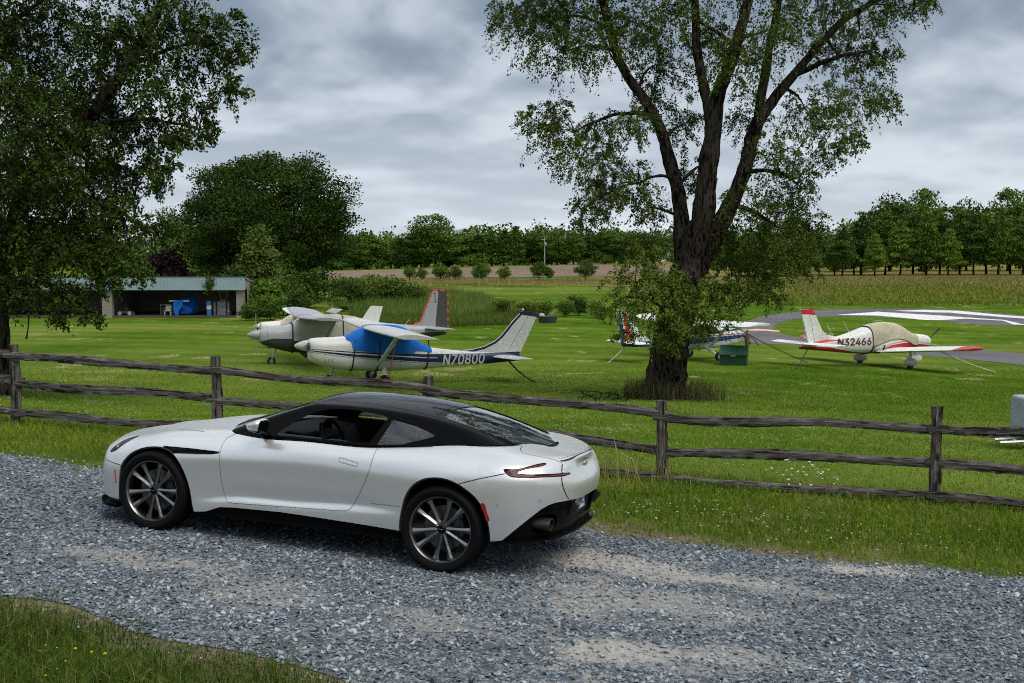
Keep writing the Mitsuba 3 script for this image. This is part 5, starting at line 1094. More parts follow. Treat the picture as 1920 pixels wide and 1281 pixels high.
B_R = [(1010, 55, 75, 42, 1, .5), (1075, 25, 70, 45, 1.6, .45), (955, 22, 36, 28, .6, .55), (1050, 105, 60, 34, .4, .5), (1130, 70, 55, 50, -.5, .45), (1000, 10, 60, 30, 1, .45), (1180, 40, 50, 50, 1.8, .4),
       (1000, 228, 30, 26, -.2, .55), (1040, 255, 48, 36, .2, .55), (1085, 290, 48, 40, -.4, .5), (1130, 240, 48, 34, .6, .5), (1135, 300, 36, 42, .8, .45), (1030, 205, 40, 24, .5, .5), (1190, 230, 40, 34, -.7, .5),
       (1108, 385, 30, 34, -.2, .5), (1150, 370, 42, 36, .3, .5), (1195, 345, 36, 40, -.6, .5), (1125, 345, 34, 26, .4, .5), (1215, 390, 26, 40, .8, .45), (1092, 415, 20, 20, 0, .5),
       (1235, 120, 48, 66, 1.6, .35), (1258, 30, 62, 46, -1.2, .45), (1285, 235, 28, 50, 1.4, .35), (1330, 90, 42, 62, 1.9, .35), (1225, 190, 30, 40, 1.9, .4), (1300, 330, 26, 44, 1.2, .4),
       (1385, 110, 48, 62, -1.6, .45), (1450, 50, 64, 46, -1.4, .5), (1550, 8, 84, 34, .6, .5), (1675, 8, 62, 24, 1.4, .55), (1730, 2, 30, 18, 1.6, .55), (1635, 112, 46, 30, 1.8, .55), (1600, 178, 62, 40, .6, .5), (1650, 196, 34, 26, 1.0, .55), (1560, 235, 48, 40, -.4, .5), (1505, 210, 44, 46, 2.4, .45), (1450, 290, 42, 48, -.5, .45), (1500, 325, 36, 34, .2, .5), (1560, 100, 50, 40, 2.6, .45), (1600, 60, 60, 36, 2.8, .5), (1400, 220, 30, 50, 2.2, .4), (1555, 290, 30, 22, .2, .5), (1590, 265, 26, 18, .1, .55),
       (1415, 400, 58, 56, -.6, .4), (1475, 385, 46, 42, .8, .42), (1395, 478, 50, 46, .9, .4), (1462, 468, 52, 50, -.8, .42), (1515, 420, 26, 40, .2, .45), (1380, 545, 46, 26, -1.2, .45), (1440, 545, 38, 26, -1.0, .45), (1510, 490, 26, 34, .4, .4), (1350, 450, 30, 40, 1.6, .35), (1430, 520, 34, 20, .3, .4),
       (1195, 530, 56, 38, -1.3, .95), (1150, 578, 36, 22, -1.4, .95), (1232, 585, 58, 38, -1.6, .95), (1272, 612, 48, 26, -1.7, .95), (1328, 590, 52, 32, -1.6, .95), (1205, 480, 38, 26, -1.0, .95), (1288, 545, 36, 40, -1.3, .95), (1245, 530, 40, 34, -1.2, .95), (1175, 625, 26, 14, -1.6, .95), (1340, 540, 34, 26, -1.3, .5), (1250, 640, 34, 14, -1.7, .95),
       (1150, -220, 150, 80, .8, .5), (1330, -260, 160, 90, .2, .45), (1500, -240, 150, 90, -.4, .5), (1250, -380, 160, 80, .4, .5), (1420, -400, 150, 80, .6, .5), (1340, -500, 140, 60, .2, .5), (1620, -170, 110, 60, 1, .5), (1100, -70, 130, 60, .8, .5), (1300, -90, 140, 80, .2, .45), (1500, -90, 140, 70, .6, .5), (1660, -60, 90, 40, 1.6, .5)]
big_tree('shade_tree', 'large leaning shade tree with dark furrowed trunk beside the green bin', 32.0, L_R, B_R, 41, size=.072, nt=100, per=36, dark=(.026, .048, .006), light=(.105, .155, .022))
L_L = [[(-14, 742, 0, 62), (-12, 660, 0, 54), (-8, 590, 0, 52), (0, 530, 0, 50), (12, 480, 0, 50), (28, 420, 0, 46)],
       [(22, 450, 0, 42), (50, 380, .2, 36), (95, 310, .4, 34), (150, 250, .6, 34), (200, 195, .7, 30), (245, 130, .8, 26), (290, 60, .9, 21), (320, -20, 1, 15), (340, -110, 1.1, 7)],
       [(12, 470, 0, 34), (-20, 380, .3, 32), (-60, 280, .5, 28), (-90, 150, .6, 22), (-110, 0, .7, 14), (-120, -120, .8, 6)],
       [(-60, 290, .4, 18), (-10, 120, 1.2, 17), (20, 60, 1.5, 15), (70, 20, 1.8, 10), (120, -20, 2, 6)], [(160, 240, .5, 13), (250, 225, .1, 10), (330, 230, -.2, 7), (380, 245, -.3, 4)], [(250, 122, .8, 13), (310, 100, .4, 10), (380, 80, .2, 7), (440, 100, 0, 4)],
       [(60, 370, .2, 13), (130, 370, -.3, 10), (210, 390, -.6, 7), (280, 430, -.8, 4)], [(0, 560, -.3, 12), (50, 530, -.8, 9), (110, 540, -1.1, 6), (160, 580, -1.3, 4)]]
B_L = [(415, 48, 48, 38, .2, .5), (462, 95, 22, 30, 0, .5), (435, 168, 34, 28, -.1, .5), (385, 112, 48, 38, .6, .45), (345, 42, 62, 40, -.3, .45), (300, 160, 50, 40, -.8, .4), (372, 200, 36, 28, .3, .5), (345, 262, 32, 26, -.4, .5), (392, 240, 18, 24, -.3, .5), (285, 245, 50, 38, .5, .45), (312, 312, 28, 28, -.6, .5), (300, 345, 14, 18, -.6, .5),
       (245, 320, 50, 46, .8, .42), (190, 150, 70, 60, 1.3, .32), (235, 60, 74, 48, -.6, .35), (105, 60, 86, 54, 1.6, .35), (28, 45, 52, 44, .9, .4), (80, 175, 66, 40, -.9, .35), (55, 275, 80, 56, 1.2, .3), (150, 265, 66, 48, -.7, .32), (35, 375, 72, 56, -.7, .38), (140, 380, 74, 56, 1.0, .32), (225, 400, 50, 48, -.7, .42), (285, 430, 32, 28, -.8, .55), (322, 425, 20, 16, -.8, .6), (60, 465, 76, 48, -1.0, .4), (150, 470, 66, 48, -.9, .42), (220, 478, 46, 34, -1.1, .48), (262, 505, 26, 22, -1.0, .55),
       (60, 535, 56, 24, -1.2, .45), (118, 555, 36, 24, -1.2, .48), (170, 585, 15, 26, -1.3, .5), (108, 600, 12, 16, -1.2, .5), (25, 545, 38, 34, -.8, .4), (195, 530, 34, 22, -1.2, .45), (-60, 100, 90, 80, .5, .4), (-60, 300, 90, 90, .2, .4), (-70, 470, 70, 70, -.4, .4), (40, 330, 70, 40, 2.0, .28), (120, 440, 70, 40, 1.8, .3), (60, 120, 60, 50, 2.4, .3), (200, 330, 50, 50, 2.2, .3), (265, 100, 60, 50, 2.2, .35),
       (100, -60, 120, 60, .8, .4), (300, -60, 110, 50, .6, .45), (-60, -60, 100, 70, .8, .4), (60, 230, 70, 60, -1.5, .36), (170, 210, 60, 60, 2.0, .3), (20, 440, 70, 50, 1.6, .3), (230, 230, 44, 40, 1.6, .35), (10, 160, 60, 50, -1.2, .38), (95, 330, 60, 46, -1.6, .38), (190, 430, 46, 40, 1.4, .32)]
big_tree('shade_tree', 'large dark shade tree with drooping boughs at the left edge, in front of the shed', 27.0, L_L, B_L, 77, size=.084, nt=125, per=32, dark=(.011, .025, .003), light=(.068, .112, .014))
# bits of dead branch hanging from the left tree
put('hanging_branch', tube(spline_pts([pix(52, 540, 25.6), pix(54, 590, 25.6), pix(52, 620, 25.6), pix(49, 636, 25.6)], 4), [.018] * 6 + [.014] * 4 + [.02] * 3, 6), 'm_bark_far', None, True)
tag('hanging_branch', 'bare dead branch hanging down from the left shade tree', 'branch')

# ---- mid and far trees: a few kinds, each with its own trunk and crown
def crown_mesh(h, w, base, n, size, r, dark, light, shape='round', clumps=40, shellness=0.5, bough=(.10, .19), flat=.35, core=.40):
    """leaf clumps gathered in boughs through the crown's volume; unit tree stands at the origin"""
    cz = (base + h) / 2; ch = (h - base) / 2
    q = r.normal(size=(clumps * 3, 3)); q /= np.linalg.norm(q, axis=1, keepdims=True); q *= (shellness + (1 - shellness) * r.random(len(q)))[:, None] * r.uniform(.78, 1.0, len(q))[:, None]
    q = q[q[:, 2] > -0.85][:clumps]; t = (q[:, 2] + 1) / 2
    if shape == 'round': k = np.where(t < .3, .86 + .46 * t, 1.0)
    elif shape == 'cone': k = np.clip(1.35 * (1 - t) + .12, .12, 1.15)
    elif shape == 'oval': k = np.full(len(t), .95)
    else: k = np.where(t < .5, .8 + .4 * t, 1.05)
    k = k * np.where(q[:, 2] < 0, 1 / np.maximum(.5, np.sqrt(np.maximum(0, 1 - q[:, 2] ** 2))) ** .85, 1.0)
    c = np.stack([q[:, 0] * k * w / 2, q[:, 1] * k * w / 2, cz + q[:, 2] * ch], 1)
    br = w * r.uniform(*bough, len(c)) * (0.8 if shape == 'cone' else 1.0)
    m = max(4, n // len(c)); P_ = r.normal(size=(len(c), m, 3)); P_ /= np.linalg.norm(P_, axis=2, keepdims=True); P_ *= (r.random((len(c), m)) ** .62)[..., None]
    sq = np.array([1.3, 1.3, .55 if shape != 'cone' else .42])
    p = (c[:, None] + P_ * br[:, None, None] * sq).reshape(-1, 3)
    d = P_.reshape(-1, 3) * [1, 1, .5] + r.normal(0, .45, (len(p), 3))
    tone = np.repeat(np.clip(.5 + r.normal(0, .17, len(c)), 0, 1), m)
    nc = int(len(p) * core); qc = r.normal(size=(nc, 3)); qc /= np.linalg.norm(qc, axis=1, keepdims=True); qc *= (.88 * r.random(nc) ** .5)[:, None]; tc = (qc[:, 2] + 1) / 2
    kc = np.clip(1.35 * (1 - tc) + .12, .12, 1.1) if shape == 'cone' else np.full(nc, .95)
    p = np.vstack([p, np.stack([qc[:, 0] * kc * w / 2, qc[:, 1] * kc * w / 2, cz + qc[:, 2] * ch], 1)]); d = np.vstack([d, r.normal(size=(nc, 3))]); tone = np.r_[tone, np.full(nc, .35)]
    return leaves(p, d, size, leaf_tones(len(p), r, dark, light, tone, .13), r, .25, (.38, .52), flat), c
def trunk_mesh(h, rad, c, r, nb=7):
    t = [tube(spline_pts([(0, 0, -.3), (r.normal(0, .01) * h, r.normal(0, .01) * h, h * .35), (r.normal(0, .02) * h, r.normal(0, .02) * h, h * .8)], 5), np.linspace(rad * 1.25, rad * .2, 11), 8)]
    for i in r.choice(len(c), min(nb, len(c)), False):
        z = max(h * .18, c[i, 2] - .25 * np.hypot(c[i, 0], c[i, 1])); t.append(tube([(0, 0, z * .85), (c[i] + [0, 0, z * .85]) / 2 * [1, 1, 1], c[i]], [rad * .45, rad * .3, rad * .1], 5))
    return cat(t)
KINDS = {}
def kind(nm, seed, h, w, base, n, size, dark, light, shape, clumps, rad, shellness=.5, bough=(.10, .19)):
    r = np.random.default_rng(seed); (v, f, c), cl = crown_mesh(h, w, base, n, size, r, dark, light, shape, clumps, shellness, bough)
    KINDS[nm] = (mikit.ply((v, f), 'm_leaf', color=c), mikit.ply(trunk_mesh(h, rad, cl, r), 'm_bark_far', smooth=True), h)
DKG = ((.022, .052, .008), (.095, .160, .026)); MDG = ((.036, .082, .010), (.130, .215, .032)); LTG = ((.065, .130, .016), (.180, .270, .040)); PUR = ((.012, .008, .010), (.035, .018, .022)); YEL = ((.06, .085, .015), (.15, .19, .03))
kind('oak', 1, 16.5, 21, 1.2, 96000, .215, (.008, .021, .003), (.060, .108, .014), 'round', 200, .75, .60, (.055, .10))
kind('cedar', 2, 7.2, 5.6, .6, 9000, .22, (.050, .082, .016), (.140, .190, .040), 'cone', 70, .14, .25)
for i, (sh, t, w) in enumerate((('round', DKG, 9), ('oval', MDG, 7), ('cone', MDG, 6), ('oval', LTG, 5.5), ('round', MDG, 10), ('cone', DKG, 6.5))):
    kind(f'far{i}', 20 + i, 12, w, .1, 7500, .36, *t, sh, 60, .20, .40, (.09, .16))
for i, t in enumerate((DKG, MDG, LTG)): kind(f'young{i}', 40 + i, 11, 6.8, .7, 9000, .30, *t, 'cone', 80, .17, .30)
for i, t in enumerate((MDG, DKG)): kind(f'small{i}', 50 + i, 5, 5, .5, 2600, .26, *t, 'round', 26, .13, .35)
for i, t in enumerate((DKG, MDG, LTG, YEL)): kind(f'bush{i}', 60 + i, 2.6, 3.4, .05, 2600, .15, *t, 'round', 26, .04, .3)
kind('purple', 70, 6, 5, .5, 3500, .28, *PUR, 'oval', 30, .12, .3)
kind('sumac', 71, 3.6, 3.4, .3, 3200, .24, (.045, .095, .010), (.130, .220, .026), 'round', 26, .05, .4)
_rt = np.random.default_rng(500)
def stand(kd, px, Y, h, label, group=None, name='tree', cat_='tree', wk=1.0, z=None):
    """one tree of a kind, h metres tall, its foot on the terrain"""
    key = numbered(name); o = spot(px, Y); s = h / KINDS[kd][2]
    M = T4().translate([float(o[0]), float(o[1]), float(o[2] if z is None else z)]).rotate([0, 0, 1], float(_rt.uniform(0, 360))).scale([s * wk, s * wk, s])
    scene[key + '__crown'] = {**KINDS[kd][0], 'to_world': M}; scene[key + '__trunk'] = {**KINDS[kd][1], 'to_world': M}
    tag(key, label, cat_, group); labels[key + '__crown'] = {'kind': 'stuff'}; return key
stand('oak', 500, 128, 17.9, 'big round dark oak tree behind the right end of the shed', name='oak_tree', wk=.98)
stand('cedar', 486, 104, 7.9, 'yellowish conical tree standing in front of the big oak', name='cedar_tree', z=-2.1)
stand('purple', 312, 122, 6.6, 'dark purple-leaved tree showing above the shed roof', name='purple_tree')
# shrubs round the shed's end, the pond and the field edge
for px, Y, h, kd, lb in ((498, 98, 3.6, 'sumac', 'light green sumac bush leaning over the end wall of the shed'), (530, 100, 3.4, 'bush0', 'dark bush right of the shed, below the oak'), (552, 96, 2.6, 'bush0', 'low dark bush at the near end of the far rail fence'), (505, 92, 2.4, 'bush1', 'bush growing against the right pillar of the shed'), (478, 91.5, 1.7, 'bush1', 'small bush beside the right shed pillar, touching the grass'), (462, 91, 1.2, 'bush0', 'lowest bush in front of the right shed pillar'), (440, 112, 3.6, 'sumac', 'bright bush showing just above the shed roof'), (515, 118, 5, 'bush0', 'tall dark bush under the oak crown'), (575, 116, 4.2, 'bush0', 'dark thicket at the right foot of the oak')):
    stand(kd, px, Y, h, lb, 'bushes around the shed', 'bush', 'bush')
for px, Y, h, kd, lb in ((652, 112, 2.9, 'bush0', 'dark green shrub at the left end of the reed bed'), (672, 114, 3.1, 'bush3', 'yellow-green shrub next to the darkest one by the reeds'), (700, 118, 3.3, 'bush1', 'tallest shrub behind the reed bed'), (728, 120, 3.0, 'bush3', 'yellow-green shrub in the middle of the row behind the reeds'), (752, 120, 2.5, 'bush1', 'rounded shrub right of the middle behind the reeds'), (776, 121, 2.2, 'bush3', 'low yellow-green shrub left of the grey and red tail'), (640, 108, 1.3, 'bush2', 'small shrub at the foot of the far rail fence'), (990, 92, 1.5, 'bush3', 'low weedy bush right of the reed bed'), (1020, 96, 1.4, 'bush1', 'weedy bush in front of the black tub'), (945, 98, 1.5, 'bush3', 'yellowish low bush at the right end of the reeds'), (1060, 98, 1.4, 'bush1', 'small bush between the black tub and the big tree'), (1085, 100, 1.6, 'bush0', 'dark small bush nearest the big tree by the pond'), (1120, 96, 1.4, 'bush2', 'light bush half behind the foliage of the big tree')):
    stand(kd, px, Y, h * 1.15, lb, 'shrubs around the pond', 'shrub', 'shrub')
for px, h, kd, wk, lb in ((768, 3.5, 'small0', .9, 'leftmost of the small trees along the tilled field'), (791, 2.9, 'small0', .9, 'thin pale small tree second along the tilled field'), (826, 3.8, 'small0', 1.15, 'broad small tree left of the grey and red tail'), (854, 3.3, 'small1', 1.0, 'dark small tree beside the broad one at the field edge'), (903, 3.9, 'small0', 1.25, 'broadest small tree right of the grey and red tail'), (946, 3.2, 'small0', 1.05, 'low open small tree in the middle of the field edge'), (1011, 4.5, 'small1', 1.0, 'dark compact small tree left of the utility pole foot'), (1029, 3.1, 'small1', .7, 'narrow dark small tree right of the utility pole foot'), (1097, 4.7, 'small1', 1.0, 'rightmost small tree along the tilled field')):
    stand(kd, px, 232, h, lb, 'small trees along the tilled field', 'small_tree', 'tree', wk)
# the wood behind the tilled field: the front trees one by one
FARL = [(585, 10, 4), (612, 9, 1), (640, 12, 0), (665, 11, 4), (690, 13, 1), (716, 11, 3), (733, 11.5, 3), (760, 12, 0), (790, 13.5, 1), (815, 17.5, 4), (842, 12, 0), (868, 13, 1), (897, 11.5, 5), (922, 12, 2), (945, 12.5, 5), (966, 13, 2), (990, 12, 5), (1015, 13, 0), (1045, 12, 4), (1075, 11, 1), (1105, 12, 0), (1135, 12.5, 1), (1165, 11, 4), (1195, 12, 0), (1225, 11.5, 1)]
FT = {0: 'rounded dark green', 1: 'upright mid green', 2: 'pointed mid green', 3: 'slim bright green', 4: 'spreading green', 5: 'pointed dark green'}
ORD = 'first second third fourth fifth sixth seventh eighth ninth tenth eleventh twelfth thirteenth fourteenth fifteenth sixteenth seventeenth eighteenth nineteenth twentieth twenty-first twenty-second twenty-third twenty-fourth twenty-fifth twenty-sixth twenty-seventh twenty-eighth twenty-ninth thirtieth thirty-first thirty-second thirty-third'.split()
for i, (px, h, kd) in enumerate(FARL):
    stand(f'far{kd}', px, 435 + _rt.uniform(-12, 12), h * 1.22, f'{FT[kd]} tree, {ORD[i]} from the left in the far wood front row', f'{FT[kd]} trees of the far wood', 'wood_tree', 'tree', 1.25)
sets = []
r = np.random.default_rng(9)
for i in range(210):
    Y = r.uniform(470, 560); x = r.uniform(-.48, .50) * Y; h = r.uniform(13, 21); z = float(terrain(x, min(Y, 440)))
    (v, f, c), _ = crown_mesh(h, h * .8, .1, 300, 1.25, r, *(DKG if r.random() < .5 else MDG), 'round', 16, .4); v = v + [x, Y, z]; sets.append((v, f, c))
put_leaves('distant_woods', sets); tag('distant_woods', 'far mass of woodland closing the horizon', 'woods', kind='stuff')
# the right tree line: young trees on bare stems, old oaks behind
RT = [(1345, 246, 9, 1), (1372, 256, 11, 0), (1405, 250, 10, 1), (1432, 262, 13, 0), (1455, 244, 9.5, 1), (1482, 254, 14, 0), (1508, 245, 12, 1), (1536, 258, 9, 0), (1565, 246, 8, 1), (1580, 240, 10.5, 0), (1602, 256, 11, 1), (1615, 248, 13.5, 0), (1640, 240, 9, 2), (1660, 250, 13.5, 1), (1688, 244, 12, 2), (1712, 256, 13.5, 0), (1737, 242, 13.2, 1), (1762, 252, 13, 0), (1778, 240, 10, 2), (1800, 248, 13.8, 1), (1826, 242, 13, 0), (1850, 254, 13.8, 2), (1872, 240, 14, 1), (1895, 250, 12.5, 0), (1918, 240, 12, 1), (1940, 250, 13, 0), (1970, 246, 13, 1)]
RT += [(2005 + 33 * i, 246 + (i * 37) % 15, 12 + (i * 13) % 3, i % 3) for i in range(6)]
YT = {0: 'dark', 1: 'mid green', 2: 'light green'}
for i, (px, Y, h, kd) in enumerate(RT):
    stand(f'young{kd}', px, Y, h * 1.06, f'{YT[kd]} conical young tree, {ORD[i]} from the left in the right tree line', f'{YT[kd]} young trees of the right tree line', 'young_tree', 'tree', 1.0)
for px, Y, h, kd, lb in ((1668, 290, 22, 'far0', 'tall open-crowned tree rising left above the right tree line'), (1728, 300, 23, 'far4', 'broad tall dark tree rising in the middle of the right tree line'), (1812, 300, 21, 'far0', 'tall dark tree between the broad one and the far right one'), (1890, 290, 22.5, 'far4', 'tall tree above the far right end of the tree line'), (1955, 290, 22, 'far0', 'tall tree cut by the right edge of the photo')):
    stand(kd, px, Y, h, lb, None, 'tall_tree', 'tree', .85)
sets = []
for i in range(80):
    Y = r.uniform(425, 446); x = r.uniform(-.22, .16) * Y; h = r.uniform(2.5, 6); z = float(terrain(x, Y))
    (v, f, c), _ = crown_mesh(h, h * 1.5, .0, 300, .6, r, *MDG, 'round', 10, .3); sets.append((v + [x, Y, z], f, c))
for i in range(40):
    Y = r.uniform(262, 300); x = (r.uniform(1330, 2050) - 960) / FPX * Y; h = r.uniform(4, 9); z = float(tz(x, Y))
    (v, f, c), _ = crown_mesh(h, h * .9, .2, 420, .6, r, *DKG, 'round', 12, .4); sets.append((v + [x, Y, z], f, c))
for i in range(26):
    Y = r.uniform(150, 230); x = (r.uniform(180, 480) - 960) / FPX * Y; h = r.uniform(4, 9); z = float(tz(x, Y))
    (v, f, c), _ = crown_mesh(h, h * .9, .2, 420, .5, r, *MDG, 'round', 12, .4); sets.append((v + [x, Y, z], f, c))
put_leaves('undergrowth', sets); tag('undergrowth', 'dense undergrowth behind the rows of trees', 'undergrowth', kind='stuff')
# trees behind the camera, seen only as reflections in the car
for x, y, h in ((-17, -19, 13), (-7, -23, 14), (4, -22, 12), (15, -20, 14), (25, -15, 12)):
    key = numbered('roadside_tree'); M = T4().translate([x, y, .1]).scale([h / 12] * 3)
    scene[key + '__crown'] = {**KINDS['far4' if x < 0 else 'far0'][0], 'to_world': M}; scene[key + '__trunk'] = {**KINDS['far0'][1], 'to_world': M}
    tag(key, 'leafy roadside tree on the camera side of the drive, ' + {-17: 'farthest left', -7: 'left of the camera', 4: 'straight behind the camera', 15: 'right of the camera', 25: 'farthest right'}[x], 'tree', 'trees on the near side of the drive'); labels[key + '__crown'] = {'kind': 'stuff'}

# ---- reeds, meadow grass, weeds
def tall_grass(key, label, polypx, n, hmin, hmax, w, lush, pale, seed, Yr=None, lean=.25):
    r = np.random.default_rng(seed); poly = sg.Polygon(polypx); x0, y0, x1, y1 = poly.bounds
    x, y = scatter(n, r, x0, x1, y0, y1, lambda x, y: shapely.contains_xy(poly, x, y))
    t = np.clip(meshkit.fbm(np.stack([x * .12, y * .10, 0 * x], 1), 3, seed) * 1.6 - .3 + r.normal(0, .2, len(x)), 0, 1)[:, None]
    t = np.clip(t + (0 if Yr is None else np.clip((y - Yr) / 40, -.5, .4))[:, None] if Yr else t, 0, 1); c = (1 - t) * np.array(lush) + t * np.array(pale); h = r.uniform(hmin, hmax, len(x)) * (.7 + .6 * meshkit.fbm(np.stack([x * .3, y * .3, 0 * x], 1), 2, seed + 1))
    V, F, C = blades(x, y, tz(x, y), h, np.full(len(x), w) * r.uniform(.7, 1.3, len(x)), c, r, lean, 1)
    scene[key] = mikit.ply((V, F), 'm_grass', color=C); tag(key, label, 'grass', kind='stuff')
G2 = lambda px, py: ground_at(px, py)[:2]
tall_grass('reeds', 'tall green reeds growing in the wet hollow behind the airplanes', [G2(*p) for p in ((655, 598), (670, 566), (740, 556), (850, 553), (900, 562), (935, 578), (940, 588), (900, 598), (800, 606))], 16000, .75, 1.45, .06, (.050, .105, .014), (.150, .200, .045), 61)
tall_grass('marsh_grass', 'bright marsh grass along the near edge of the reeds', [G2(*p) for p in ((640, 612), (660, 592), (860, 600), (960, 590), (1000, 594), (1000, 604), (960, 611), (850, 614))], 14000, .35, .8, .05, (.050, .095, .010), (.115, .155, .025), 62)
tall_grass('hay_strip', 'strip of tall tan grass in front of the tilled field', [(-95, 200), (-95, 232), (-45, 234), (0, 235), (24, 232), (26, 205), (10, 199), (-40, 197)], 16000, .35, .75, .14, (.17, .16, .05), (.34, .27, .12), 63)
tall_grass('meadow_grass', 'tall brownish meadow grass rising to the right tree line', [(20, 134), (24, 124), (45, 122), (70, 123), (110, 126), (150, 200), (120, 232), (75, 228), (35, 226), (20, 190)], 42000, .22, .50, .12, (.125, .160, .022), (.215, .190, .066), 64, Yr=190)
_wx = G2(1250, 750)
r = np.random.default_rng(65); n = 900; a = r.uniform(0, 2 * PI, n); d = r.uniform(.55, 1.45, n) * np.where(np.cos(a) > .2, 1.15, .85)
x, y = 4.42 + d * np.cos(a), 31.9 + d * np.sin(a) * .9
V, F, C = blades(x, y, tz(x, y), r.uniform(.25, .85, n), np.full(n, .018), leaf_tones(n, r, (.03, .05, .012), (.16, .13, .06)), r, .5, 2)
scene['tall_weeds'] = mikit.ply((V, F), 'm_grass', color=C); tag('tall_weeds', 'tall unmown grass around the foot of the big leaning tree', 'grass', kind='stuff')
# ------------------------------------------------------------------ fences
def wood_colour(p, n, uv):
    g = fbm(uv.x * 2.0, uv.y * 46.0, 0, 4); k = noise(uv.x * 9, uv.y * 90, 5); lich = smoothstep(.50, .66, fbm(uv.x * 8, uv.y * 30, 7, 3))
    c = mix((0.024, 0.020, 0.018), (0.165, 0.150, 0.138), smoothstep(.34, .66, g * .7 + k * .3)); top = smoothstep(-0.1, 0.7, n.z); return mix(c * (0.75 + 0.5 * top), (0.40, 0.40, 0.385), lich * (.15 + .75 * top))  # light from above painted in: upward faces lighter, undersides darker; lichen thickest on top
def wood_bump(p, n, uv): return 0.02 * fbm(uv.x * 2.0, uv.y * 46.0, 0, 4)
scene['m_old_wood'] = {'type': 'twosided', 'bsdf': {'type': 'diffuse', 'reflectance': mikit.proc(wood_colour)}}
def split_rail(a, b, w, h, r, n=22, tenon=True):
    """a riven rail: wedge-shaped, knotty, thinned to tenons at both ends"""
    t = np.linspace(0, 1, n); ax = (b - a) / np.linalg.norm(b - a); up = np.array([0, 0, 1.0]) if abs(ax[2]) < .8 else np.array([0, 1.0, 0]); up = up - ax * (ax @ up); up /= np.linalg.norm(up); sd = np.cross(ax, up)
    base = a + (b - a) * t[:, None] + up * (0.018 * np.sin(t * PI * r.uniform(1, 2.5) + r.uniform(0, 6)))[:, None]
    ang = np.array([.25, .9, 1.5, 2.3, 2.9, 3.7, 4.4, 5.1, 5.8]); m = len(ang)
    rad = np.array([1, 1.05, .85, 1, 1.08, .95, 1.0, 1.02, .92]) * r.uniform(.88, 1.1, m)
    env = (np.clip(np.minimum(t, 1 - t) / .035, .55, 1) if tenon else 1) * (1 + .08 * np.sin(t * 9 + r.uniform(0, 6)))
    jit = 1 + .10 * r.normal(size=(n, m)) * .7 + .05 * np.sin(t[:, None] * r.uniform(5, 14, m) + r.uniform(0, 6, m))
    R = rad * env[:, None] * jit
    v = base[:, None] + sd * (R * np.cos(ang) * w / 2)[..., None] + up * (R * np.sin(ang) * h / 2)[..., None]
    L = np.linalg.norm(b - a); uv = np.stack([np.broadcast_to((t * L)[:, None], R.shape) + r.uniform(0, 50), np.broadcast_to(ang / (2 * PI), R.shape) * .4 + r.uniform(0, 9)], -1).reshape(-1, 2)
    v2 = np.vstack([v.reshape(-1, 3), v[0].mean(0), v[-1].mean(0)]); uv = np.vstack([uv, uv[:1], uv[-1:]]); f = grid_faces(n, m, True); k = np.arange(m)
    f = np.vstack([f[:, [0, 1, 2]], f[:, [0, 2, 3]], np.stack([(k + 1) % m, k, 0 * k + n * m], 1), np.stack([(n - 1) * m + k, (n - 1) * m + (k + 1) % m, 0 * k + n * m + 1], 1)])
    return trimesh.Trimesh(v2, f, process=False), uv
def put_uv(key, m, uv, mat, smooth=False):
    """flat-shaded with uv: corners unshared"""
    v = m.vertices[m.faces.ravel()]; scene[key] = mikit.ply((v, np.arange(len(v)).reshape(-1, 3)), mat, uv=uv[m.faces.ravel()]); return key
rf = np.random.default_rng(33)
FK = tag('split_rail_fence', 'weathered three-rail split-rail fence between the drive verge and the lawn', 'fence')
PX = [-10.1, -6.97, -3.98, -1.08, 1.88, 5.08, 8.1]; PY = [16.2, 15.6, 15.0, 14.4, 13.85, 13.26, 12.7]
TOPZ = [1.38, 1.24, 1.13, .915, .67, .68, .5]
RZ = [(1.20, .82, .43), (1.08, .69, .30), (.95, .55, .16), (.75, .35, -.05), (.46, .04, -.31), (.43, -.01, -.41), (.33, -.10, -.5)]
for i in range(7):
    z0 = float(near_plane(PX[i], PY[i])); h = TOPZ[i] - z0 + .3
    m, uv = split_rail(np.array([PX[i], PY[i], z0 - .3]), np.array([PX[i] + rf.normal(0, .02), PY[i], TOPZ[i]]), .145, .105, rf, 16, False)
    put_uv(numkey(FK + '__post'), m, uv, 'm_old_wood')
    if i < 6:
        for j in range(3):
            o = .06 if j % 2 else -.05
            a = np.array([PX[i] - .13, PY[i] + (.025 if j % 2 else -.02), RZ[i][j] + .02 * rf.normal()]); b = np.array([PX[i + 1] + .13, PY[i + 1] + (.025 if j % 2 else -.02), RZ[i + 1][j] + .02 * rf.normal()])
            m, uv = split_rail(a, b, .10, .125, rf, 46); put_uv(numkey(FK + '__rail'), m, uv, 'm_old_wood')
# far fence between the shed bushes and the pond shrubs
F2 = tag('split_rail_fence_001', 'far split-rail fence between the shed bushes and the pond shrubs', 'fence')
q = [np.r_[ground_at(px, py)[:2]] for px, py in ((584, 573), (596, 570), (608, 566), (617, 563), (626, 560), (636, 557), (648, 554))]
for i, p in enumerate(q):
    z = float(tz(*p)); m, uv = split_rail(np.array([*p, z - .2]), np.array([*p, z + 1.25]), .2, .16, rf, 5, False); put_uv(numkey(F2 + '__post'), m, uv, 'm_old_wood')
    if i < len(q) - 1:
        e = q[i + 1]; z2 = float(tz(*e))
        for hh in (.35, .72, 1.08): m, uv = split_rail(np.array([*p, z + hh]), np.array([*e, z2 + hh]), .13, .12, rf, 6); put_uv(numkey(F2 + '__rail'), m, uv, 'm_old_wood')
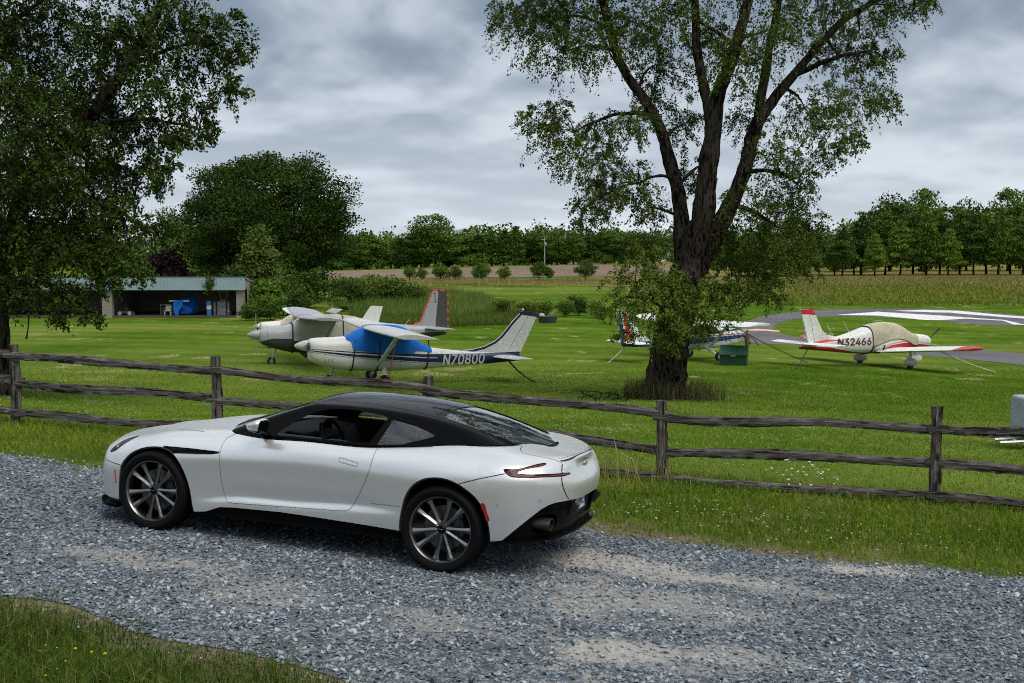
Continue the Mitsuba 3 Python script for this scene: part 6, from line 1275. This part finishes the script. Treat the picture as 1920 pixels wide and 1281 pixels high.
# ------------------------------------------------------------------ the open-fronted shed
def block_colour(p, n, uv):
    u = dr.select(dr.abs(n.x) > .6, p.y, p.x); cx = u / .406; cz = (p.z + 2.25) / .203; row = dr.floor(cz); fx = cx + .5 * (row - 2 * dr.floor(row / 2)); a = fx - dr.floor(fx); b = cz - row
    j = dr.maximum(smoothstep(.04, .015, dr.minimum(a, 1 - a)), smoothstep(.07, .03, dr.minimum(b, 1 - b)))
    c = mix((.23, .21, .185), (.34, .315, .28), cell_rand(dr.floor(fx), row, 4) * .6 + .4 * noise(p.x * 9, p.y * 9, p.z * 9)); return mix(c, (.15, .14, .125), j * .8)
scene['m_block'] = D(mikit.proc(block_colour))
def fascia_colour(p, n, uv): a = p.x / .3 - dr.floor(p.x / .3); return mix((.25, .345, .40), (.31, .41, .46), noise(p.x * .6, 0, p.z * 2)) * (1 - .22 * smoothstep(.06, .02, dr.minimum(a, 1 - a)))
scene['m_fascia'] = D(mikit.proc(fascia_colour)); scene['m_roof_felt'] = P((.06, .055, .05), .8); scene['m_dirt'] = D((.11, .085, .06)); scene['m_white_pvc'] = P((.55, .55, .53), .5); scene['m_timber'] = P((.27, .185, .10), .7); scene['m_board_grey'] = P((.34, .35, .37), .6); scene['m_drum_blue'] = P((.03, .16, .36), .45); scene['m_red'] = P((.35, .03, .03), .5)
SY = 96.0; sz = -2.30; SX = lambda px: (px - 960) / FPX * SY
SK = tag('open_shed', 'long open-fronted block shed with pale blue fascia and flat roof', 'shed')
x0, x1 = SX(-60), SX(461)
for a, b in ((SX(191), SX(210)), (SX(443), SX(457)), (SX(-60), SX(-42))): part(SK, 'pillar', box(a, b, SY, SY + .45, sz - .2, 0.02), 'm_block')
part(SK, 'fascia', box(x0 - .3, x1 + .02, SY - .32, SY - .25, -.06, 1.04), 'm_fascia')
part(SK, 'fascia', extrude_side := trimesh.Trimesh([(x1 + .03, SY - .32, -.02), (x1 + .03, SY + 9, -.75), (x1 + .03, SY + 9, -.55), (x1 + .03, SY - .32, 1.05), (x1 + .08, SY - .32, .9), (x1 + .08, SY + 9, -.25), (x1 + .08, SY + 9, -.05), (x1 + .08, SY - .32, 1.06)], [[4, 5, 6], [4, 6, 7], [7, 6, 2], [7, 2, 3]], process=False), 'm_fascia')
wall = trimesh.Trimesh([(x1, SY + .45, sz - .2), (x1, SY + 9, sz - .2), (x1, SY + 9, -.3), (x1, SY - .2, 1.0), (x1, SY - .2, 0.03), (x1, SY + .45, .03), (x1 - .2, SY + .45, sz - .2), (x1 - .2, SY + 9, sz - .2), (x1 - .2, SY + 9, -.3), (x1 - .2, SY - .2, 1.0)], [[0, 1, 2], [0, 2, 5], [5, 2, 4], [4, 2, 3], [6, 8, 7], [6, 9, 8]], process=False)
part(SK, 'end_wall', wall, 'm_block'); part(SK, 'back_wall', box(x0, x1 - .21, SY + 8.8, SY + 9, sz - .2, -.2), 'm_block'); part(SK, 'end_wall', box(x0 - .2, x0, SY + .45, SY + 9, sz - .2, -.3), 'm_block'); part(SK, 'partition', box(SX(191) + .2, SX(191) + .4, SY + .46, SY + 8.7, sz - .2, -.1), 'm_block')
rf_ = trimesh.Trimesh([(x0 - .4, SY - .36, 1.05), (x1 + .12, SY - .36, 1.05), (x1 + .12, SY + 9.2, -.2), (x0 - .4, SY + 9.2, -.2), (x0 - .4, SY - .36, 1.12), (x1 + .12, SY - .36, 1.12), (x1 + .12, SY + 9.2, -.13), (x0 - .4, SY + 9.2, -.13)], [[0, 2, 1], [0, 3, 2], [4, 5, 6], [4, 6, 7], [0, 1, 5], [0, 5, 4], [1, 2, 6], [1, 6, 5], [2, 3, 7], [2, 7, 6], [3, 0, 4], [3, 4, 7]], process=False)
part(SK, 'roof', rf_, 'm_roof_felt'); part(SK, 'earth_floor', box(x0, x1 - .25, SY + .05, SY + 8.7, sz - .3, sz + .03), 'm_dirt')
sx = lambda px: SX(px) * 1.0
def shed_thing(name, label, cat_): return tag(numbered(name), label, cat_)
# blue tarpaulin over a load, with the long white board lying across it
g = m3.Manifold.batch_hull([m3.Manifold.sphere(.35, 24).translate(p) for p in ((sx(331), SY + 1.2, -1.85), (sx(346), SY + 1.2, -1.85), (sx(347), SY + 2.6, -.95), (sx(340), SY + 2.4, -.95), (sx(332), SY + .9, -1.3), (sx(349), SY + 2.0, -1.9))]).refine_to_length(.12)
tp = tm(g); n_ = meshkit.fbm(tp.vertices * np.array([5, 5, 1.1]), 3, 8) - .5; tp.vertices = tp.vertices + (tp.vertices - tp.vertices.mean(0)) * np.array([1, 1, 0]) * (n_ * .45)[:, None]; tp.vertices[:, 2] = np.maximum(tp.vertices[:, 2], sz + .02)
put('tarpaulin', tp, 'm_tarp_blue', None, 50); tag('tarpaulin', 'bright blue tarpaulin draped over a load in the shed', 'tarpaulin')
put('white_board', box(sx(314), sx(351), SY + .42, SY + .62, -1.06, -.96), 'm_white_pvc'); tag('white_board', 'long white board lying across the blue tarpaulin', 'board')
put('hanging_tarpaulin', to_m3(extrude_xz(sg.Polygon([(sx(323), -1.0), (sx(341), -.93), (sx(339), -1.5), (sx(334), -1.75), (sx(331), -2.28), (sx(326), -2.28), (sx(323), -1.7)]), SY + .30, SY + .40)), 'm_tarp_blue', None, 30); tag('hanging_tarpaulin', 'blue tarpaulin corner hanging from the white board', 'tarpaulin')
k = shed_thing('oil_drum', 'blue drum with a white band standing beside the stacked boards', 'drum')
for nm, z0, z1, mt in (('body', sz, -1.72, 'm_drum_blue'), ('band', -1.72, -1.4, 'm_white_pvc'), ('top', -1.4, -1.02, 'm_drum_blue')):
    part(k, nm, lathe([(0, z0), (.21, z0), (.215, (z0 + z1) / 2), (.21, z1), (0, z1)], 24, 'z').apply_translation((sx(388), SY + .6, 0)), mt, None, 35)
k = shed_thing('board_stack', 'strapped stack of grey boards inside the right of the shed', 'stack of boards')
for i in range(11): part(k, 'board', box(sx(394) + rf.uniform(-.04, .04), sx(424) + rf.uniform(-.06, .06), SY + 1.0, SY + 2.2, sz + .08 + i * .105, sz + .15 + i * .105), 'm_board_grey')
for px in (400, 419): part(k, 'strap', box(sx(px) - .06, sx(px) + .06, SY + .96, SY + .99, sz, sz + 1.26), 'm_strap')
k = shed_thing('timber_trestle', 'wooden trestle standing on top of the stacked boards', 'trestle')
for a, b in (((402, -.25), (407, -1.04)), ((419, -.25), (415, -1.04))): part(k, 'leg', tube([(sx(a[0]), SY + 1.5, a[1]), (sx(b[0]), SY + 1.5, b[1])], .05, 4), 'm_timber')
part(k, 'rail', box(sx(400), sx(421), SY + 1.42, SY + 1.58, -.27, -.16), 'm_timber'); part(k, 'rail', box(sx(406), sx(416), SY + 1.42, SY + 1.58, -1.04, -.94), 'm_timber')
k = shed_thing('plastic_chair', 'white plastic chair standing left of the blue tarpaulin', 'chair'); cx = sx(309)
part(k, 'seat', rbox(cx - .26, cx + .26, SY + .6, SY + 1.05, -1.90, -1.84, .02), 'm_white_pvc'); part(k, 'backrest', rbox(cx - .25, cx + .25, SY + 1.02, SY + 1.08, -1.84, -1.42, .025), 'm_white_pvc')
for sx_ in (-.23, .23):
    for y in (.63, 1.03): part(k, 'leg', tube([(cx + sx_, SY + y, -1.88), (cx + sx_ * 1.15, SY + y, sz + .02)], .028, 6), 'm_white_pvc')
    part(k, 'armrest', rbox(cx + sx_ - .03, cx + sx_ + .03, SY + .62, SY + 1.04, -1.68, -1.63, .015), 'm_white_pvc')
k = shed_thing('lawn_mower', 'dark mower with pale wheels parked by the left inner pillar of the shed', 'mower'); cx = sx(228)
part(k, 'deck', rbox(cx - .55, cx + .5, SY + .8, SY + 1.6, sz + .15, sz + .42, .08), 'm_ac_grey'); part(k, 'engine', rbox(cx - .2, cx + .2, SY + 1, SY + 1.4, sz + .42, sz + .72, .05), 'm_black'); part(k, 'handle', tube([(cx - .4, SY + 1.2, sz + .4), (cx - .9, SY + 1.2, sz + 1.0)], .025, 6), 'm_black')
for x, y in ((-.45, .75), (.40, .75), (-.45, 1.6), (.40, 1.6)): part(k, 'wheel', lathe([(0, -.05), (.10, -.05), (.17, -.04), (.18, 0), (.17, .04), (0, .05)], 20).apply_translation((cx + x, SY + y, sz + .2)), 'm_board_grey', None, 30)
k = shed_thing('work_table', 'small dark work table at the back wall left of the plastic chair', 'table'); cx = sx(297)
part(k, 'top', box(cx - .5, cx + .5, SY + 2, SY + 2.7, -1.42, -1.36), 'm_board_grey')
for x in (-.45, .45):
    for y in (2.05, 2.65): part(k, 'leg', box(cx + x - .03, cx + x + .03, SY + y - .03, SY + y + .03, sz, -1.42), 'm_board_grey')
r = np.random.default_rng(4)
lv = leaves(np.array([sx(395), SY - .4, .95]) + r.normal(0, .22, (260, 3)) * [1, .3, 1.6] - [0, 0, .4], r.normal(0, 1, (260, 3)) - [0, 0, .8], .2, leaf_tones(260, r, (.03, .06, .01), (.09, .14, .02)), r)
put_leaves('creeper', [lv]); tag('creeper', 'green creeper hanging over the edge of the shed fascia', 'creeper')
# ------------------------------------------------------------------ tilled field, asphalt apron, markings
def soil(p, n, uv):
    rows = .5 + .5 * dr.sin((p.x * .93 + p.y * .36) * 1.1); return mix((.150, .110, .080), (.270, .212, .165), .35 * rows + .65 * fbm(p.x * .12, p.y * .05, 0, 4)) * (.85 + .3 * noise(p.x * 1.5, p.y * 1.5, 0))
scene['m_soil'] = D(mikit.proc(soil))
put('tilled_field', drape(sg.Polygon([(-92, 262), (-40, 258), (0, 262), (45, 275), (52, 395), (10, 402), (-30, 400), (-75, 398), (-100, 330)]), 6.0, .08), 'm_soil', smooth=True); tag('tilled_field', 'bare brown tilled field with faint rows below the far wood', kind='structure')
def tar(p, n, uv): return mix((.060, .060, .068), (.115, .115, .125), fbm(p.x * .25, p.y * .25, 0, 4)) * (.9 + .2 * noise(p.x * 14, p.y * 14, 0))
scene['m_tar'] = P(mikit.proc(tar), .85, spec=.2); scene['m_line_white'] = P((.52, .525, .53), .7); scene['m_line_orange'] = P((.58, .36, .17), .7)
def gp(pts): return [tuple(ground_at(*p)[:2]) for p in pts]
outer = [(1990, 700), (1920, 687), (1800, 674), (1690, 662), (1600, 654), (1500, 648), (1420, 644), (1385, 636), (1388, 622), (1400, 605), (1430, 594), (1480, 587), (1560, 581), (1660, 579), (1750, 580), (1850, 586), (1990, 597)]
inner = [(1990, 614), (1920, 611), (1850, 610), (1780, 604), (1700, 598), (1620, 594), (1560, 594), (1500, 598), (1463, 606), (1450, 615), (1458, 624), (1500, 634), (1560, 640), (1640, 645), (1720, 650), (1800, 655), (1920, 663), (1990, 668)]
APR = sg.Polygon(np.vstack([spline_pts(gp(outer), 5), spline_pts(gp(inner), 5)])).buffer(0)
put('asphalt_apron', drape(APR, 1.2, .012), 'm_tar', smooth=True); tag('asphalt_apron', 'grey asphalt taxiway looping round a grass island', kind='structure')
MK = tag('apron_marking', 'broad white painted shapes on the far arm of the asphalt loop', 'marking')
for pts in ([(1568, 591), (1645, 585), (1760, 592), (1885, 601), (1920, 609), (1985, 613), (1900, 609), (1880, 602), (1810, 598), (1764, 601), (1735, 601), (1690, 597), (1640, 592)], [(1675, 584), (1730, 581.5), (1800, 584), (1870, 591), (1990, 599), (1990, 603), (1900, 597), (1820, 591), (1780, 587), (1740, 586)]):
    part(MK, 'stripe', drape(sg.Polygon(gp(pts)).buffer(0), 1.2, .018), 'm_line_white', None, True)
put('apron_line', drape(sg.Polygon(gp([(1392, 619.5), (1420, 618), (1440, 619), (1462, 621), (1462, 623), (1430, 621), (1392, 621)])).buffer(0), .8, .018), 'm_line_orange', smooth=True); tag('apron_line', 'faded orange hold line painted across the asphalt taxiway', 'marking')
# ------------------------------------------------------------------ small things on the lawn
scene['m_bin_green'] = P((.007, .045, .024), .4); scene['m_bin_dark'] = P((.006, .012, .010), .5)
o = spot(1379, 49.5); KB = tag('green_bin', 'dark green steel storage bin with sloped lid behind the big tree', 'bin')
MB = np.eye(4); MB[:3, :3] = trimesh.transformations.euler_matrix(0, 0, -.28)[:3, :3]; MB[:3, 3] = o
prof = sg.Polygon([(-.52, 0), (.52, 0), (.52, .82), (.18, .82), (-.52, .50)])
body = trimesh.creation.extrude_polygon(prof, 1.16, engine='earcut'); v = body.vertices.copy(); body.vertices = np.stack([v[:, 2] - .58, v[:, 0], v[:, 1]], 1); body.fix_normals()
part(KB, 'body', body, 'm_bin_green', MB); lid = trimesh.Trimesh([(-.62, -.58, .50), (.62, -.58, .50), (.62, .20, .86), (-.62, .20, .86), (-.62, -.58, .46), (.62, -.58, .46), (.62, .20, .82), (-.62, .20, .82)], [[0, 1, 2], [0, 2, 3], [4, 6, 5], [4, 7, 6], [0, 4, 5], [0, 5, 1], [1, 5, 6], [1, 6, 2], [2, 6, 7], [2, 7, 3], [3, 7, 4], [3, 4, 0]], process=False)
part(KB, 'lid', lid, 'm_bin_green', MB); part(KB, 'handle', box(-.1, .1, -.61, -.58, .43, .47), 'm_alloy', MB); part(KB, 'side_slot', box(.575, .592, -.30, .35, .40, .50), 'm_bin_dark', MB); part(KB, 'skid', box(-.5, -.38, -.5, .5, -.06, .0), 'm_bin_dark', MB); part(KB, 'skid', box(.38, .5, -.5, .5, -.06, .0), 'm_bin_dark', MB)
o = spot(1403, 52.5); KH = tag('hand_pump', 'rusty brown hand pump standing behind the green bin', 'pump'); scene['m_rust'] = P((.13, .075, .05), .7)
part(KH, 'body', lathe([(0, 0), (.06, 0), (.055, .6), (.10, .80), (.12, 1.10), (.10, 1.26), (.045, 1.30), (.04, 1.45), (0, 1.47)], 20, 'z').apply_translation(o), 'm_rust', None, 35); part(KH, 'lever', tube([o + [0, 0, 1.2], o + [.35, 0, 1.0], o + [.55, 0, .7]], .03, 6), 'm_rust')
o = spot(1027, 88) - [0, 0, .12]; put('water_tub', lathe([(.55, .08), (.62, .05), (.78, .55), (.80, .62), (.74, .62), (.60, .12), (0, .10)], 32, 'z').apply_translation(o), 'm_ac_grey', None, 35); tag('water_tub', 'round black water tub standing in the weeds by the pond', 'tub')
o = spot(1016, 91) + [0, 0, .25]; put('post_stone', trimesh.creation.icosphere(2, .26).apply_translation(o + [0, 0, .12]), 'm_board_grey', None, True); tag('post_stone', 'pale round boulder behind the black tub', 'boulder')
o = spot(522, 76); tp = tm(m3.Manifold.batch_hull([m3.Manifold.sphere(.3, 20).translate((o[0] + a, o[1], o[2] + b)) for a, b in ((-.35, .35), (.35, .35), (-.1, .55), (.2, .5))])); put('red_cover', tp, P((.45, .10, .11), .7), None, 40); tag('red_cover', 'faded red cover over a small heap behind the parked airplanes', 'cover')
# grey covered box trailer at the right edge
o = spot(1958, 20.5); KT = tag('covered_trailer', 'low trailer with a box under grey fitted cover at the right edge', 'trailer'); scene['m_cover_grey'] = cloth_bump((.30, .32, .38))
cb = tm(m3.Manifold.batch_hull([m3.Manifold.sphere(.06, 16).translate((o[0] + x, o[1] + y, o[2] + z)) for x in (-.30, 1.4) for y in (-.3, .35) for z in (.36, .93)]).refine_to_length(.08)); nn = meshkit.fbm(cb.vertices * 5, 3, 2) - .5; cb.vertices = cb.vertices + np.stack([nn, nn, 0 * nn], 1) * .05 * np.clip((.9 - (cb.vertices[:, 2:] - o[2])), .1, 1); part(KT, 'cover', cb, 'm_cover_grey', None, 50)
for y in (-.25, .1, .45, .8): part(KT, 'frame_rail', tube([o + [-.78 + .15 * y, y, .18], o + [1.6, y, .28]], .03, 6), 'm_alloy')
part(KT, 'cross_rail', tube([o + [-.5, -.25, .2], o + [-.3, .8, .2]], .025, 6), 'm_alloy')
for y in (-.35, .9): part(KT, 'wheel', ac_wheel(.22, .14).apply_translation(o + [.9, y, .2]), 'm_tyre_ac', None, 30)
# utility pole and its wires
o = spot(1021, 300); KU = tag('utility_pole', 'tall pale utility pole standing at the field edge before the far wood', 'pole'); scene['m_pole'] = P((.30, .29, .27), .8)
part(KU, 'pole', tube([o - [0, 0, 1], o + [0, 0, 9.6]], [.19, .13], 10), 'm_pole', None, 40); part(KU, 'crossarm', box(o[0] - .9, o[0] + .5, o[1] - .08, o[1] + .08, o[2] + 9.0, o[2] + 9.15), 'm_pole'); part(KU, 'transformer', lathe([(0, 0), (.22, 0), (.22, .7), (0, .75)], 16, 'z').apply_translation(o + [.3, -.3, 7.6]), 'm_board_grey', None, 35)
for h, nm in ((9.1, 'upper'), (6.9, 'lower')):
    t = np.linspace(0, 1, 14); e = np.array([95, 250, 9.5 if h > 8 else 7.5]); s0 = o + [0, 0, h]; w = s0 + (e - s0) * t[:, None]; w[:, 2] -= 2.2 * 4 * t * (1 - t) * .5; key = numbered('overhead_wire'); put(key, tube(w, .022, 5), 'm_black', None, True); tag(key, f'{nm} overhead wire running right from the utility pole', 'wire')
# fallen twigs by the tree
r = np.random.default_rng(12); o = spot(1135, 31); tw = []
for i in range(16): a = o + [r.normal(0, .45), r.normal(0, .3), .02]; tw.append(tube(spline_pts([a, a + [r.normal(0, .3), r.normal(0, .2), r.uniform(.05, .25)], a + [r.normal(0, .6), r.normal(0, .3), r.uniform(.02, .3)]], 4), np.linspace(.014, .005, 9), 5))
put('fallen_branch', cat(tw), 'm_bark_far', None, True); tag('fallen_branch', 'tangle of fallen dead twigs on the lawn left of the big leaning tree', 'branch')
# clover and daisies
def flowers(key, label, x, y, h, s, col, seed):
    r = np.random.default_rng(seed); n = len(x); ic = trimesh.creation.icosphere(0, 1.0); v, f = ic.vertices * [1, 1, .7], ic.faces
    z = tz(x, y) + h; V = (np.stack([x, y, z], 1)[:, None] + v[None] * (s * r.uniform(.6, 1.3, n))[:, None, None]).reshape(-1, 3); F = (f[None] + (np.arange(n) * len(v))[:, None, None]).reshape(-1, 3)
    C = np.repeat(np.array(col) * r.uniform(.7, 1.1, (n, 1)), len(v), 0); scene[key] = mikit.ply((V, F), 'm_vcol', color=C); tag(key, label, 'flowers', kind='stuff')
r = np.random.default_rng(81)
cl = lambda n, cx, cy, sx, sy: (r.normal(cx, sx, n), r.normal(cy, sy, n))
a = [cl(46, 2.0, 11.9, .45, .35), cl(40, 3.1, 11.3, .5, .4), cl(26, 1.4, 11.6, .3, .3), cl(24, 4.2, 11.0, .6, .4), cl(16, 3.0, 10.9, .8, .3), cl(18, -1.2, 5.9, .35, .3), cl(10, -.75, 6.0, .15, .15)]
x, y = np.concatenate([q[0] for q in a]), np.concatenate([q[1] for q in a]); ok = ~shapely.contains_xy(DRIVE, x, y)
flowers('clover_flowers', 'white clover heads dotted through the verge grass', x[ok], y[ok], r.uniform(.04, .10, ok.sum()), .010, (.52, .48, .45), 82)
x, y = np.r_[r.normal(3.75, .22, 42), r.normal(3.5, .15, 12)], np.r_[r.normal(13.8, .25, 42), r.normal(13.3, .2, 12)]
flowers('daisy_flowers', 'white daisies flowering along the fence near the right post', x, y, r.uniform(.15, .48, len(x)), .017, (.70, .70, .66), 83)
x, y = scatter(1500, r, -14, 20, 15, 34, lambda x, y: in_view(x, y) & (meshkit.fbm(np.stack([x * .3, y * .3, 0 * x], 1), 3, 55) > .52) & (y > fence_y(x) + .5))
flowers('lawn_flowers', 'tiny white clover heads scattered over the lawn', x, y, .05, .011, (.42, .42, .33), 84)
x, y = np.r_[r.normal(-2.55, .12, 9), r.normal(3.0, .5, 5)], np.r_[r.normal(6.3, .1, 9), r.normal(11.2, .3, 5)]
flowers('yellow_flowers', 'small yellow buttercups in the grass beside the drive', x, y, .09, .010, (.62, .48, .02), 85)
# straw-coloured stalks at the fence post behind the car
n = 70; x, y = r.normal(1.45, .3, n), r.normal(13.75, .12, n)
V, F, C = blades(x, y, tz(x, y), r.uniform(.25, .62, n), np.full(n, .010), leaf_tones(n, r, (.22, .20, .07), (.42, .36, .18)), r, .45, 2)
scene['dry_stalks'] = mikit.ply((V, F), 'm_grass', color=C); tag('dry_stalks', 'straw-coloured grass stalks by the fence post behind the car', 'grass', kind='stuff')
